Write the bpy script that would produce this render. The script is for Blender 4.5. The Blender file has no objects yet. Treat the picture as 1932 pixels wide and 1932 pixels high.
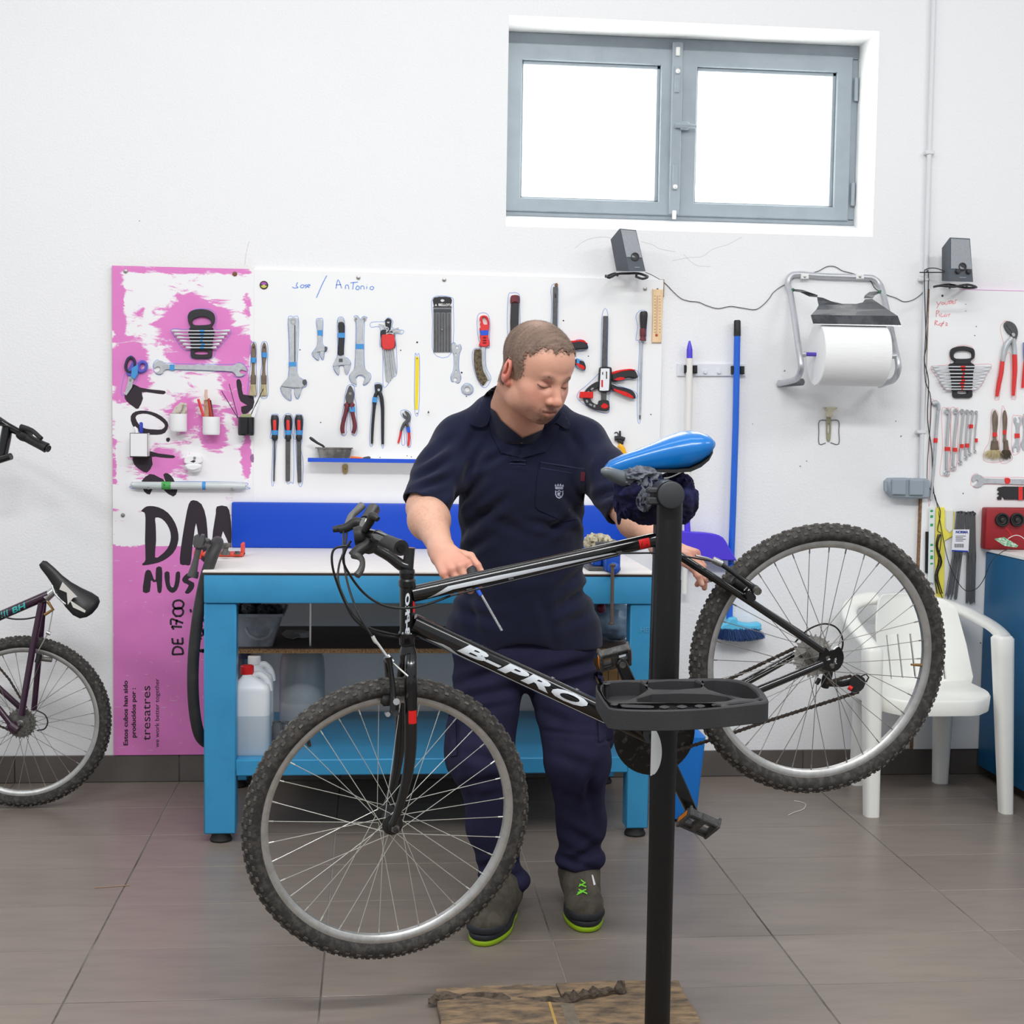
import bpy, bmesh, math, random
import numpy as np
from mathutils import Vector, Matrix
from mathutils.geometry import tessellate_polygon
for _c in (bpy.data.objects, bpy.data.meshes, bpy.data.materials, bpy.data.lights, bpy.data.cameras):
    for _o in list(_c): _c.remove(_o)
S = bpy.context.scene
COL = S.collection
random.seed(7)
# ---------------------------------------------------------------- camera
FPX = 2660.0
CAM = Vector((0.0, -5.318, 1.395))
_p, _y, _r = .069, .0988, .0157
FWD = Vector((math.sin(_y)*math.cos(_p), math.cos(_y)*math.cos(_p), -math.sin(_p)))
_R = Vector((math.cos(_y), -math.sin(_y), 0)); _U = _R.cross(FWD)
RGT = math.cos(_r)*_R + math.sin(_r)*_U
UPV = -math.sin(_r)*_R + math.cos(_r)*_U
cd = bpy.data.cameras.new('camera'); cam = bpy.data.objects.new('camera', cd); COL.objects.link(cam)
cd.sensor_fit = 'HORIZONTAL'; cd.sensor_width = 36; cd.lens = FPX/1932*36; cd.clip_start = .05
M4 = Matrix((RGT, UPV, -FWD)).transposed().to_4x4(); M4.translation = CAM
cam.matrix_world = M4
S.camera = cam
cd.dof.use_dof = False
# ---------------------------------------------------------------- world, lamps, exposure
S.view_settings.view_transform = 'Standard'; S.view_settings.look = 'None'
S.view_settings.gamma = 1; S.view_settings.use_curve_mapping = False
S.view_settings.exposure = -0.08
S.render.film_transparent = False
w = bpy.data.worlds.new('World'); S.world = w; w.use_nodes = True
bg = w.node_tree.nodes['Background']; bg.inputs[0].default_value = (.94, .97, 1, 1); bg.inputs[1].default_value = 0.6
def area(name, loc, size, power, tgt, col=(1, 1, 1)):
    l = bpy.data.lights.new(name, 'AREA'); l.shape = 'RECTANGLE'; l.size, l.size_y = size
    l.energy = power; l.color = col
    o = bpy.data.objects.new(name, l); COL.objects.link(o); o.location = loc
    o.rotation_euler = (Vector(tgt)-Vector(loc)).to_track_quat('-Z', 'Y').to_euler(); return o
# ceiling strip lamps of the workshop (above the frame) and the daylight outside the window
area('ceiling_lamp', (0.3, -1.9, 3.75), (2.6, .35), 18, (0.3, -1.5, 0))
area('ceiling_lamp', (0.3, -4.3, 3.75), (2.6, .35), 105, (0.3, -2.6, 0))
area('ceiling_lamp', (-3.0, -3.2, 3.75), (2.0, .35), 40, (-1.6, -1.4, 0))
area('ceiling_lamp', (3.6, -3.2, 3.75), (2.0, .35), 38, (2.2, -1.4, 0))
area('window_daylight', (1.2, 1.3, 2.35), (2.4, 1.6), 200, (1.2, 0, 2.5), (.99, 1, .96))
# ---------------------------------------------------------------- helpers
def ray(px, py): return FWD + RGT*((px-966)/FPX) - UPV*((py-966)/FPX)
def W(px, py, Y=0.0):
    d = ray(px, py); t = (Y-CAM.y)/d.y; return CAM+d*t
def FL(px, py, z=0.0):
    d = ray(px, py); t = (z-CAM.z)/d.z; return CAM+d*t
def PL(px, py, o, n):
    d = ray(px, py); t = (o-CAM).dot(n)/d.dot(n); return CAM+d*t
def V(*a): return Vector(a)
def lin(c):
    c = c/255.; return c/12.92 if c <= .04045 else ((c+.055)/1.055)**2.4
def rgb(r, g, b): return (lin(r), lin(g), lin(b), 1)
MATS = {}
def mat(name, col, rough=.5, metal=0, var=0, vs=20, vcol=None, bump=0, bs=200, coat=0, trans=0, spec=.5, sheen=0, stretch=None, alpha=1, attr=None, lo=.45, hi=.6, ior=1.45, objrand=0, sss=0):
    if name in MATS: return MATS[name]
    m = bpy.data.materials.new(name); m.use_nodes = True; nt = m.node_tree; N = nt.nodes; L = nt.links
    b = N['Principled BSDF']; c = rgb(*col); b.inputs['Base Color'].default_value = c
    b.inputs['Roughness'].default_value = rough; b.inputs['Metallic'].default_value = metal
    b.inputs['Specular IOR Level'].default_value = spec; b.inputs['IOR'].default_value = ior
    b.inputs['Coat Weight'].default_value = coat; b.inputs['Transmission Weight'].default_value = trans
    b.inputs['Sheen Weight'].default_value = sheen; b.inputs['Alpha'].default_value = alpha
    if sss:
        b.inputs['Subsurface Weight'].default_value = sss; b.inputs['Subsurface Radius'].default_value = (.012, .005, .003); b.inputs['Subsurface Scale'].default_value = .6
    tc = N.new('ShaderNodeTexCoord'); vec = tc.outputs['Object']
    if stretch:
        mp = N.new('ShaderNodeMapping'); mp.inputs['Scale'].default_value = stretch; L.new(vec, mp.inputs[0]); vec = mp.outputs[0]
    out = None
    if attr:
        a = N.new('ShaderNodeAttribute'); a.attribute_name = attr; out = a.outputs['Color']
    if var:
        n = N.new('ShaderNodeTexNoise'); n.inputs['Scale'].default_value = vs; n.inputs['Detail'].default_value = 6; n.inputs['Roughness'].default_value = .62
        L.new(vec, n.inputs['Vector'])
        r = N.new('ShaderNodeMapRange'); r.inputs[1].default_value = lo; r.inputs[2].default_value = hi; r.inputs[4].default_value = var
        L.new(n.outputs['Fac'], r.inputs[0])
        x = N.new('ShaderNodeMix'); x.data_type = 'RGBA'; L.new(r.outputs[0], x.inputs[0])
        if out: L.new(out, x.inputs[6])
        else: x.inputs[6].default_value = c
        x.inputs[7].default_value = rgb(*vcol) if vcol else tuple(v*.6 for v in c[:3])+(1,)
        out = x.outputs[2]
    if objrand:
        oi = N.new('ShaderNodeObjectInfo'); mr = N.new('ShaderNodeMapRange'); mr.inputs[3].default_value = 1-objrand; mr.inputs[4].default_value = 1+objrand
        L.new(oi.outputs['Random'], mr.inputs[0]); hs = N.new('ShaderNodeHueSaturation'); L.new(mr.outputs[0], hs.inputs['Value'])
        if out: L.new(out, hs.inputs['Color'])
        else: hs.inputs['Color'].default_value = c
        out = hs.outputs[0]
    if out: L.new(out, b.inputs['Base Color'])
    if bump:
        n2 = N.new('ShaderNodeTexNoise'); n2.inputs['Scale'].default_value = bs; n2.inputs['Detail'].default_value = 4
        L.new(vec, n2.inputs['Vector']); bp = N.new('ShaderNodeBump'); bp.inputs['Strength'].default_value = bump; bp.inputs['Distance'].default_value = .003
        L.new(n2.outputs['Fac'], bp.inputs['Height']); L.new(bp.outputs[0], b.inputs['Normal'])
    MATS[name] = m; return m
ORG = {}
class MB:
    """collects geometry in world coordinates"""
    def __init__(s): s.v = []; s.f = []; s.c = None
    def add(s, vs, fs):
        k = len(s.v); s.v += [tuple(v) for v in vs]; s.f += [tuple(i+k for i in f) for f in fs]; return s
    def bm(s, b):
        b.verts.index_update(); s.add([v.co for v in b.verts], [[v.index for v in f.verts] for f in b.faces]); b.free(); return s
    def box(s, a, b, bev=0, M=None, seg=1):
        a = Vector(a); b = Vector(b); bm_ = bmesh.new(); bmesh.ops.create_cube(bm_, size=1)
        for v in bm_.verts: v.co = Vector([(a[i]+b[i])/2+v.co[i]*(b[i]-a[i]) for i in range(3)])
        if bev: bmesh.ops.bevel(bm_, geom=bm_.edges[:], offset=bev, segments=seg, affect='EDGES', profile=.5)
        if M is not None: bmesh.ops.transform(bm_, matrix=M, verts=bm_.verts[:])
        return s.bm(bm_)
    def obox(s, c, ax, ay, az, hx, hy, hz, bev=0, seg=1):
        """oriented box: centre, three unit axes, half sizes"""
        M = Matrix((ax, ay, az)).transposed().to_4x4(); M.translation = Vector(c)
        return s.box((-hx, -hy, -hz), (hx, hy, hz), bev, M, seg)
    def tube(s, pts, r, n=10, closed=False, cap=True, flat=None, up=None):
        pts = [Vector(p) for p in pts]; m = len(pts)
        rr = r if isinstance(r, (list, tuple)) else [r]*m
        T = []
        for i in range(m):
            if closed: t = pts[(i+1) % m]-pts[i-1]
            else: t = pts[min(i+1, m-1)]-pts[max(i-1, 0)]
            T.append(t.normalized() if t.length > 1e-9 else Vector((0, 0, 1)))
        a = Vector(up) if up else (Vector((0, 0, 1)) if abs(T[0].z) < .9 else Vector((0, 1, 0)))
        nrm = (a-T[0]*a.dot(T[0])).normalized(); vs = []
        for i in range(m):
            if up: nrm = Vector(up)
            nrm = (nrm-T[i]*nrm.dot(T[i])).normalized(); bn = T[i].cross(nrm)
            fl = flat if flat else 1
            for k in range(n):
                an = 2*math.pi*k/n; vs.append(pts[i]+nrm*(rr[i]*math.cos(an))*fl+bn*(rr[i]*math.sin(an)))
        fs = [(i*n+k, i*n+(k+1) % n, ((i+1) % m)*n+(k+1) % n, ((i+1) % m)*n+k) for i in range(m if closed else m-1) for k in range(n)]
        if cap and not closed: fs += [tuple(range(n-1, -1, -1)), tuple((m-1)*n+k for k in range(n))]
        return s.add(vs, fs)
    def lathe(s, prof, o, ax, n=24):
        """prof: (radius, distance along axis)"""
        ax = Vector(ax).normalized(); a = Vector((0, 0, 1)) if abs(ax.z) < .9 else Vector((1, 0, 0))
        e1 = (a-ax*a.dot(ax)).normalized(); e2 = ax.cross(e1); o = Vector(o); vs = []; m = len(prof)
        for r, h in prof:
            for k in range(n):
                an = 2*math.pi*k/n; vs.append(o+ax*h+(e1*math.cos(an)+e2*math.sin(an))*max(r, 1e-5))
        fs = [(i*n+k, i*n+(k+1) % n, (i+1)*n+(k+1) % n, (i+1)*n+k) for i in range(m-1) for k in range(n)]
        if prof[0][0] > 1e-4: fs.append(tuple(range(n-1, -1, -1)))
        if prof[-1][0] > 1e-4: fs.append(tuple((m-1)*n+k for k in range(n)))
        return s.add(vs, fs)
    def ell(s, c, r, nu=16, nv=10, M=None):
        vs = []; c = Vector(c)
        for j in range(nv+1):
            ph = math.pi*j/nv
            for i in range(nu):
                th = 2*math.pi*i/nu; p = Vector((r[0]*math.sin(ph)*math.cos(th), r[1]*math.sin(ph)*math.sin(th), r[2]*math.cos(ph)))
                if M is not None: p = M @ p
                vs.append(c+p)
        return s.add(vs, [(j*nu+i, (j+1)*nu+i, (j+1)*nu+(i+1) % nu, j*nu+(i+1) % nu) for j in range(nv) for i in range(nu)])
    def loft(s, rings, closed=True, cap=True):
        n = len(rings[0]); vs = [p for r in rings for p in r]; m = len(rings)
        K = n if closed else n-1
        fs = [(i*n+k, i*n+(k+1) % n, (i+1)*n+(k+1) % n, (i+1)*n+k) for i in range(m-1) for k in range(K)]
        if cap and closed: fs += [tuple(range(n-1, -1, -1)), tuple((m-1)*n+k for k in range(n))]
        return s.add(vs, fs)
    def prism(s, poly, o, ex, ey, ez, h, bev=0, holes=()):
        """2-D polygon (in ex,ey) extruded along ez by h, front edge chamfered"""
        o = Vector(o); ex = Vector(ex); ey = Vector(ey); ez = Vector(ez)
        loops = [list(poly)]+[list(q) for q in holes]
        def area2(q): return sum(q[i-1][0]*q[i][1]-q[i][0]*q[i-1][1] for i in range(len(q)))
        if area2(loops[0]) < 0: loops[0].reverse()
        for q in loops[1:]:
            if area2(q) > 0: q.reverse()
        def inset(q, d):
            out = []; n = len(q)
            for i in range(n):
                p0 = Vector(q[i-1]); p1 = Vector(q[i]); p2 = Vector(q[(i+1) % n])
                a = (p1-p0); b = (p2-p1)
                if a.length < 1e-9: a = b
                if b.length < 1e-9: b = a
                a.normalize(); b.normalize(); na = Vector((-a.y, a.x)); nb = Vector((-b.y, b.x)); m_ = na+nb
                if m_.length < .3: m_ = na
                else: m_ = m_/max(m_.length_squared/2, .5)
                out.append(p1+m_*d)
            return out
        lv = [(loops, 0.0)]
        if bev: lv += [(loops, h-bev), ([inset(q, bev) for q in loops], h)]
        else: lv += [(loops, h)]
        P3 = lambda q, z: o+ex*q[0]+ey*q[1]+ez*z
        vs = []; idx = []
        for lo_, z in lv:
            row = []
            for q in lo_:
                row.append(list(range(len(vs), len(vs)+len(q)))); vs += [P3(p, z) for p in q]
            idx.append(row)
        fs = []
        for a in range(len(lv)-1):
            for j in range(len(loops)):
                A = idx[a][j]; Bq = idx[a+1][j]; n = len(A)
                fs += [(A[k], A[(k+1) % n], Bq[(k+1) % n], Bq[k]) for k in range(n)]
        flat = [i for r_ in idx[-1] for i in r_]; flat0 = [i for r_ in idx[0] for i in r_]
        tr = tessellate_polygon([[Vector((p[0], p[1], 0)) for p in q] for q in lv[-1][0]])
        pts = [p for q in lv[-1][0] for p in q]
        for t in tr:
            a, b_, c = [pts[i] for i in t]
            sgn = (b_[0]-a[0])*(c[1]-a[1])-(b_[1]-a[1])*(c[0]-a[0])
            if sgn < 0: t = (t[0], t[2], t[1])
            fs.append(tuple(flat[i] for i in t)); fs.append(tuple(flat0[i] for i in reversed(t)))
        return s.add(vs, fs)
def cr(pts, n=4, closed=False):
    """Catmull-Rom through points of any dimension"""
    P = [np.array(p, float) for p in pts]; m = len(P); out = []
    for i in range(m if closed else m-1):
        if closed: a, b, c, d = P[i-1], P[i], P[(i+1) % m], P[(i+2) % m]
        else: a, b, c, d = P[max(i-1, 0)], P[i], P[i+1], P[min(i+2, m-1)]
        for k in range(n):
            t = k/n; out.append(tuple(.5*((2*b)+(c-a)*t+(2*a-5*b+4*c-d)*t*t+(3*b-a-3*c+d)*t**3)))
    if not closed: out.append(tuple(P[-1]))
    return out
def mk(name, b, m, origin, smooth=40):
    me = bpy.data.meshes.new(name); o = Vector(origin)
    me.from_pydata([(v[0]-o.x, v[1]-o.y, v[2]-o.z) for v in b.v], [], b.f)
    if b.c is not None:
        ca = me.color_attributes.new('col', 'FLOAT_COLOR', 'POINT')
        a = np.ones((len(b.v), 4), 'f'); a[:, :3] = b.c; ca.data.foreach_set('color', a.ravel())
    for x in (m if isinstance(m, (list, tuple)) else [m]): me.materials.append(x)
    me.update(); me.validate()
    if smooth:
        me.polygons.foreach_set('use_smooth', [True]*len(me.polygons))
        if smooth < 180: me.set_sharp_from_angle(angle=math.radians(smooth))
    ob = bpy.data.objects.new(name, me); COL.objects.link(ob); return ob
def root(name, label, cat, loc, group=None):
    o = bpy.data.objects.new(name, None); COL.objects.link(o); o.location = loc; o.empty_display_size = .05
    ORG[o.name] = Vector(loc); o['label'] = label; o['category'] = cat
    if group: o['group'] = group
    return o
def part(name, b, m, parent, smooth=40, label=None, kind=None):
    og = ORG[parent.name]; o = mk(name, b, m, og, smooth); o.parent = parent; ORG[o.name] = og
    if label: o['label'] = label
    if kind: o['kind'] = kind
    return o
def thing(name, b, m, label, cat, group=None, smooth=40, kind=None):
    a = np.array(b.v); lo = a.min(0); hi = a.max(0); og = Vector(((lo[0]+hi[0])/2, (lo[1]+hi[1])/2, lo[2]))
    o = mk(name, b, m, og, smooth); o.location = og; ORG[o.name] = og; o['label'] = label; o['category'] = cat
    if group: o['group'] = group
    if kind: o['kind'] = kind
    return o
def struct(name, b, m, smooth=0, label=None):
    o = mk(name, b, m, (0, 0, 0), smooth); o['kind'] = 'structure'; ORG[o.name] = Vector((0, 0, 0)); 
    if label: o['label'] = label
    return o
def epart(name, parent, label=None):
    """an Empty part that groups its sub-parts"""
    o = bpy.data.objects.new(name, None); COL.objects.link(o); o.parent = parent; ORG[o.name] = ORG[parent.name]; o.empty_display_size = .02
    if label: o['label'] = label
    return o
EX, EY, EZ = Vector((1, 0, 0)), Vector((0, 1, 0)), Vector((0, 0, 1))
def wp(pts, Y):
    """pixel outline -> (X, Z) on the plane y = Y"""
    return [(lambda q: (q.x, q.z))(W(p[0], p[1], Y)) for p in pts]
def flat(b, pts, Y, h, bev=0, holes=(), sm=0):
    """object lying on a wall plane: outline in picture pixels, real thickness h towards the room"""
    if sm: pts = cr(pts, sm, True); 
    return b.prism(wp(pts, Y), (0, Y, 0), EX, EZ, -EY, h, bev, [wp(q, Y) for q in holes])
def ribbon(b, pts, Y, w, h=.0006):
    """pen stroke on a wall plane; pts in pixels"""
    q = wp(pts, Y); L_, R_ = [], []
    for i in range(len(q)):
        a = Vector(q[max(i-1, 0)]); c = Vector(q[min(i+1, len(q)-1)]); t = (c-a)
        t = t.normalized() if t.length > 1e-9 else Vector((1, 0)); n = Vector((-t.y, t.x))*w/2
        L_.append(Vector(q[i])+n); R_.append(Vector(q[i])-n)
    vs = [(p.x, Y-h, p.y) for p in L_]+[(p.x, Y-h, p.y) for p in R_]; n = len(q)
    return b.add(vs, [(i, i+1, n+i+1, n+i) for i in range(n-1)])
def ico(c, r=1, sub=1):
    b = bmesh.new(); bmesh.ops.create_icosphere(b, subdivisions=sub, radius=r); m = MB(); m.bm(b)
    m.v = [(v[0]+c[0], v[1]+c[1], v[2]+c[2]) for v in m.v]; return m
# ================================================================ ROOM
m_wall = mat('white_plaster', (240, 240, 241), .85, var=.10, vs=1.3, vcol=(214, 216, 220), bump=.55, bs=120, lo=.5, hi=.75, spec=.2)
m_tile = mat('floor_tile', (132, 121, 112), .33, var=.35, vs=7, vcol=(110, 101, 94), bump=.12, bs=90, objrand=.05, stretch=(.5, 3, 1), spec=.45)
m_grout = mat('grout', (138, 133, 128), .95, var=.9, vs=1.7, vcol=(72, 67, 63), lo=.42, hi=.6, spec=.1)
m_base = mat('baseboard_tile', (98, 92, 88), .4, var=.3, vs=6, bump=.1, bs=80, objrand=.04)
WX0, WX1, WZ0, WZ1, WD = .487, 1.903, 2.168, 2.872, .22
b = MB()
b.box((-3.4, 0, 0), (WX0, .32, 4.0)); b.box((WX1, 0, 0), (4.6, .32, 4.0)); b.box((WX0, 0, 0), (WX1, .32, 2.098)); b.box((WX0, 0, WZ1), (WX1, .32, 4.0))
b.add([(WX0, 0, 2.098), (WX1, 0, 2.098), (WX1, WD, WZ0), (WX0, WD, WZ0), (WX0, .32, WZ0), (WX1, .32, WZ0)], [(0, 1, 2, 3), (3, 2, 5, 4)])
struct('wall_back', b, m_wall)
b = MB(); b.box((-3.4, -6.2, -.03), (4.6, 0.0, -.0015)); fl_ = struct('floor', b, m_grout)
TX0, TW, TD = -.7131, .6, .3305
ys = [0.0]+[-.357-TD*k for k in range(14)]
tmesh = {}
for k in range(len(ys)-1):
    y1, y0 = ys[k], ys[k+1]
    for i in range(-4, 8):
        x0 = TX0+TW*i; d = y1-y0
        key = round(d, 3)
        # keep the tiles the lens and a step to the side can see
        if abs((x0+.3)-((y0+5.318)*.1)) > .5+(y0+5.318)*.50: continue
        if key not in tmesh:
            t = MB(); t.box((.0018, .0018, -.008), (TW-.0018, d-.0018, 0), .0012); o = part('tile', t, m_tile, fl_, smooth=30); tmesh[key] = o.data
        else:
            o = bpy.data.objects.new('tile', tmesh[key]); COL.objects.link(o); o.parent = fl_
        o.location = (x0, y0, random.uniform(-.0003, .0003))
BH = .102
b = MB(); b.box((-3.4, -.006, 0), (4.6, 0, BH-.001)); bb = struct('baseboard_back', b, m_grout)
q = None
for i in range(-4, 8):
    x0 = TX0+TW*i
    if q is None:
        t = MB(); t.box((.0018, -.012, .0015), (TW-.0018, -.005, BH), .0015); o = part('tile', t, m_base, bb, smooth=30); q = o.data
    else: o = bpy.data.objects.new('tile', q); COL.objects.link(o); o.parent = bb
    o.location.x = x0
# ---- window
m_frame = mat('window_frame_grey', (152, 162, 170), .45, var=.25, vs=9, vcol=(132, 142, 150), bump=.05)
m_steel = mat('bright_steel', (200, 200, 200), .3, 1.0, var=.2, vs=60)
m_chrome = mat('chrome', (225, 226, 228), .16, 1.0)
mg = bpy.data.materials.new('frosted_pane'); mg.use_nodes = True; nt = mg.node_tree; nt.nodes.remove(nt.nodes['Principled BSDF'])
tl = nt.nodes.new('ShaderNodeBsdfTranslucent'); tl.inputs[0].default_value = (.97, .98, .96, 1); tp = nt.nodes.new('ShaderNodeBsdfTransparent'); mx = nt.nodes.new('ShaderNodeMixShader'); mx.inputs[0].default_value = .55
nt.links.new(tp.outputs[0], mx.inputs[1]); nt.links.new(tl.outputs[0], mx.inputs[2]); nt.links.new(mx.outputs[0], nt.nodes['Material Output'].inputs[0])
b = MB(); y = WD
def wbar(b, x0, x1, z0, z1, ya, yb, bev=.003): b.box((x0, ya, z0), (x1, yb, z1), bev)
fw = .035
wbar(b, WX0, WX1, WZ1-.052, WZ1, y, y+.06); wbar(b, WX0, WX1, WZ0, WZ0+.022, y, y+.06); wbar(b, WX0, WX0+.02, WZ0+.024, WZ1-.054, y, y+.06); wbar(b, WX1-.032, WX1, WZ0+.024, WZ1-.054, y, y+.06)
win = struct('window_1', b, m_frame, 30)
xm = 1.176
def sash(x0, x1):
    z0, z1 = WZ0+.018, WZ1-.045; s_ = .062
    b = MB(); xa, xb, za, zb = x0+s_, x1-s_, z0+s_-.01, z1-s_
    b.prism([(x0, z0), (x1, z0), (x1, z1), (x0, z1)], (0, y+.035, 0), EX, EZ, -EY, .047, .003, [[(xa, za), (xb, za), (xb, zb), (xa, zb)]])
    sa = part('sash', b, m_frame, win, 30)
    b = MB(); g = .014
    for r in ((xa, xb, zb-g, zb), (xa, xb, za, za+g*.5), (xa, xa+g*.5, za, zb), (xb-g, xb, za, zb)): wbar(b, r[0], r[1], r[2], r[3], y+.004, y+.022, .002)
    part('glazing_bead', b, m_frame, sa, 30)
    b = MB(); b.box((xa-.005, y+.014, za-.005), (xb+.005, y+.018, zb+.005)); part('pane', b, mg, sa, 0)
sash(WX0+.012, xm-.008); sash(xm+.012, WX1-.028)
b = MB(); wbar(b, xm-.03, xm+.012, WZ0+.02, WZ1-.02, y-.028, y-.008); part('mullion_cover', b, m_frame, win, 30)
b = MB()
for zz in (WZ1-.165, WZ0+.165): b.box((xm-.020, y-.034, zz-.05), (xm, y-.027, zz+.05), .002)
part('bolt_plate', b, m_frame, win); b = MB()
b.box((xm-.018, y-.037, WZ1-.075), (xm-.002, y-.027, WZ1-.042), .002); b.box((xm-.018, y-.037, WZ0+.0), (xm-.002, y-.027, WZ0+.035), .002)
b.ell((xm-.01, y-.042, WZ1-.135), (.009, .008, .009)); b.ell((xm-.01, y-.042, WZ0+.125), (.009, .008, .009))
part('bolt_latch', b, mat('latch_white', (225, 225, 222), .4), win)
b = MB(); b.tube([(xm-.015, y-.04, 2.53), (xm+.03, y-.05, 2.528), (xm+.065, y-.045, 2.527)], [.010, .009, .006], 10); b.box((xm+.005, y-.045, 2.515), (xm+.04, y-.012, 2.545), .004); part('window_handle', b, m_frame, win)
b = MB()
for zz in (2.70, 2.29):
    b.tube([(WX1-.012, y-.012, zz-.045), (WX1-.012, y-.012, zz+.045)], .009, 10); b.tube([(WX0+.006, y-.012, zz-.02), (WX0+.006, y-.012, zz+.03)], .006, 8)
part('hinge', b, m_frame, win)
# ---- conduit pipe on the wall
m_pvc = mat('pvc_pipe', (222, 223, 226), .45)
b = MB(); pp = [W(1760, -40), W(1752, 230), W(1745, 480), W(1740, 690), W(1735, 902)]; pp = [V(p.x, -.016, p.z) for p in pp]
b.tube(cr(pp, 4), .0095, 12)
ci = thing('conduit_pipe', b, m_pvc, 'thin white plastic conduit pipe running down the wall above the double wall socket', 'pipe')
for (px, py) in ((1752, 290), (1741, 528), (1736, 815)):
    c = W(px, py); b = MB(); b.box((c.x-.022, -.028, c.z-.007), (c.x+.014, 0, c.z+.007), .003); part('pipe_clip', b, m_pvc, ci)
# fine cracks in the plaster under the window
b = MB(); m_crack = mat('plaster_crack', (196, 194, 190), .9)
for pts in ([(1268, 492), (1300, 486), (1325, 484), (1345, 470), (1372, 462), (1400, 447)], [(1210, 456), (1232, 462), (1246, 470), (1275, 475)], [(1085, 468), (1108, 452), (1140, 447), (1160, 452)], [(470, 455), (464, 480), (462, 500)], [(1290, 480), (1312, 500), (1340, 503)]):
    ribbon(b, cr(pts, 3), 0, .0012, .0004)
wc = struct('trim_1', b, m_crack); wc.name = 'plaster_crack'; wc['category'] = 'crack'; wc['kind'] = 'structure'; wc['label'] = 'hairline cracks in the plaster under the window'
b = MB(); random.seed(11)
for (px, py, r) in ((263, 417, 3), (1480, 700, 5), (1700, 823, 5), (1522, 870, 4), (1510, 880, 5), (1640, 1005, 3), (1690, 795, 4), (1420, 800, 3)):
    c = W(px, py); ring = [(c.x+r*.0009*random.uniform(.5, 1.1)*math.cos(t*.9), -.0005, c.z+r*.0009*random.uniform(.5, 1.1)*math.sin(t*.9)) for t in range(7)]
    b.add(ring, [tuple(range(7))])
ws = struct('wall_stain', b, mat('stain', (150, 148, 140), .9)); 
# ================================================================ WORKBENCH
m_bblue = mat('bench_blue_paint', (54, 146, 194), .38, var=.35, vs=5, vcol=(44, 126, 172), bump=.08, bs=220, coat=.15)
m_btop = mat('worn_white_top', (236, 231, 226), .5, var=.35, vs=8, vcol=(206, 198, 190), stretch=(1, 6, 1), lo=.5, hi=.7)
m_dark = mat('dark_edge', (60, 44, 38), .7)
m_chip = mat('particle_board', (176, 140, 98), .85, var=.9, vs=160, vcol=(110, 78, 48), bump=.3, bs=300)
m_brown = mat('brown_laminate', (82, 62, 54), .5, var=.5, vs=6, stretch=(.6, 5, 1))
m_rub = mat('black_rubber', (28, 28, 29), .65, var=.3, vs=40, vcol=(46, 45, 44))
m_royal = mat('royal_blue_laminate', (0, 68, 190), .4, var=.5, vs=95, vcol=(70, 130, 225), lo=.68, hi=.76)
BY = -.785; BX0, BX1, BZ = -.532, .920, .886
rt = root('workbench', 'steel-blue workbench with a worn white top, behind the man', 'workbench', (.19, -.40, 0))
b = MB(); b.box((BX0-.003, BY-.012, BZ-.007), (BX1+.004, -.022, BZ), .0012); part('worktop', b, m_btop, rt, 30)
b = MB(); b.box((BX0, BY-.010, BZ-.012), (BX1, -.024, BZ-.007)); part('edge_band', b, m_dark, rt, 0)
AZ0 = BZ-.105
b = MB(); b.box((BX0, BY-.008, AZ0), (BX1, BY+.035, BZ-.013), .005, seg=2); part('apron', b, m_bblue, rt)
for xa in (BX0, BX1-.04):
    b = MB(); b.box((xa, BY+.036, AZ0), (xa+.04, -.03, BZ-.013), .003); part('side_rail', b, m_bblue, rt)
for (x0, x1, y0, y1) in ((BX0, BX0+.102, BY, BY+.07), (BX1-.075, BX1, BY, BY+.07), (BX0, BX0+.08, -.12, -.04), (BX1-.075, BX1, -.12, -.04)):
    b = MB(); b.box((x0, y0, .03), (x1, y1, AZ0), .004); lg = part('leg', b, m_bblue, rt)
    b = MB(); c = ((x0+x1)/2, (y0+y1)/2, 0); b.lathe([(.0, .0), (.034, 0), (.036, .006), (.03, .018), (.03, .03)], c, EZ, 20); part('rubber_foot', b, m_rub, lg)
zl = W(700, 1432, BY).z
b = MB(); b.box((BX0+.1, BY+.002, zl-.054), (BX1-.07, -.05, zl), .004); part('lower_shelf', b, m_bblue, rt)
YS = -.55
zs = W(700, 1224, YS).z
b = MB(); b.box((BX0+.01, YS, zs-.016), (BX1-.01, -.05, zs), .001); sh = part('middle_shelf', b, m_chip, rt, 0)
b = MB(); b.box((BX0+.01, YS+.0005, zs), (BX1-.01, -.05, zs+.0015)); part('laminate', b, m_brown, sh, 0)
b = MB(); p0 = W(437, 947, -.035); p1 = W(1203, 1026, -.035); b.box((p0.x, -.038, BZ), (p1.x, -.02, p0.z), .006, seg=2); part('backboard', b, m_royal, rt, label='royal blue backboard')
b = MB(); b.box((W(586, 1100, -.5).x-.003, -.5, zs), (W(586, 1100, -.5).x+.003, -.494, AZ0+.05)); part('support_rod', b, m_steel, rt)
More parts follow.
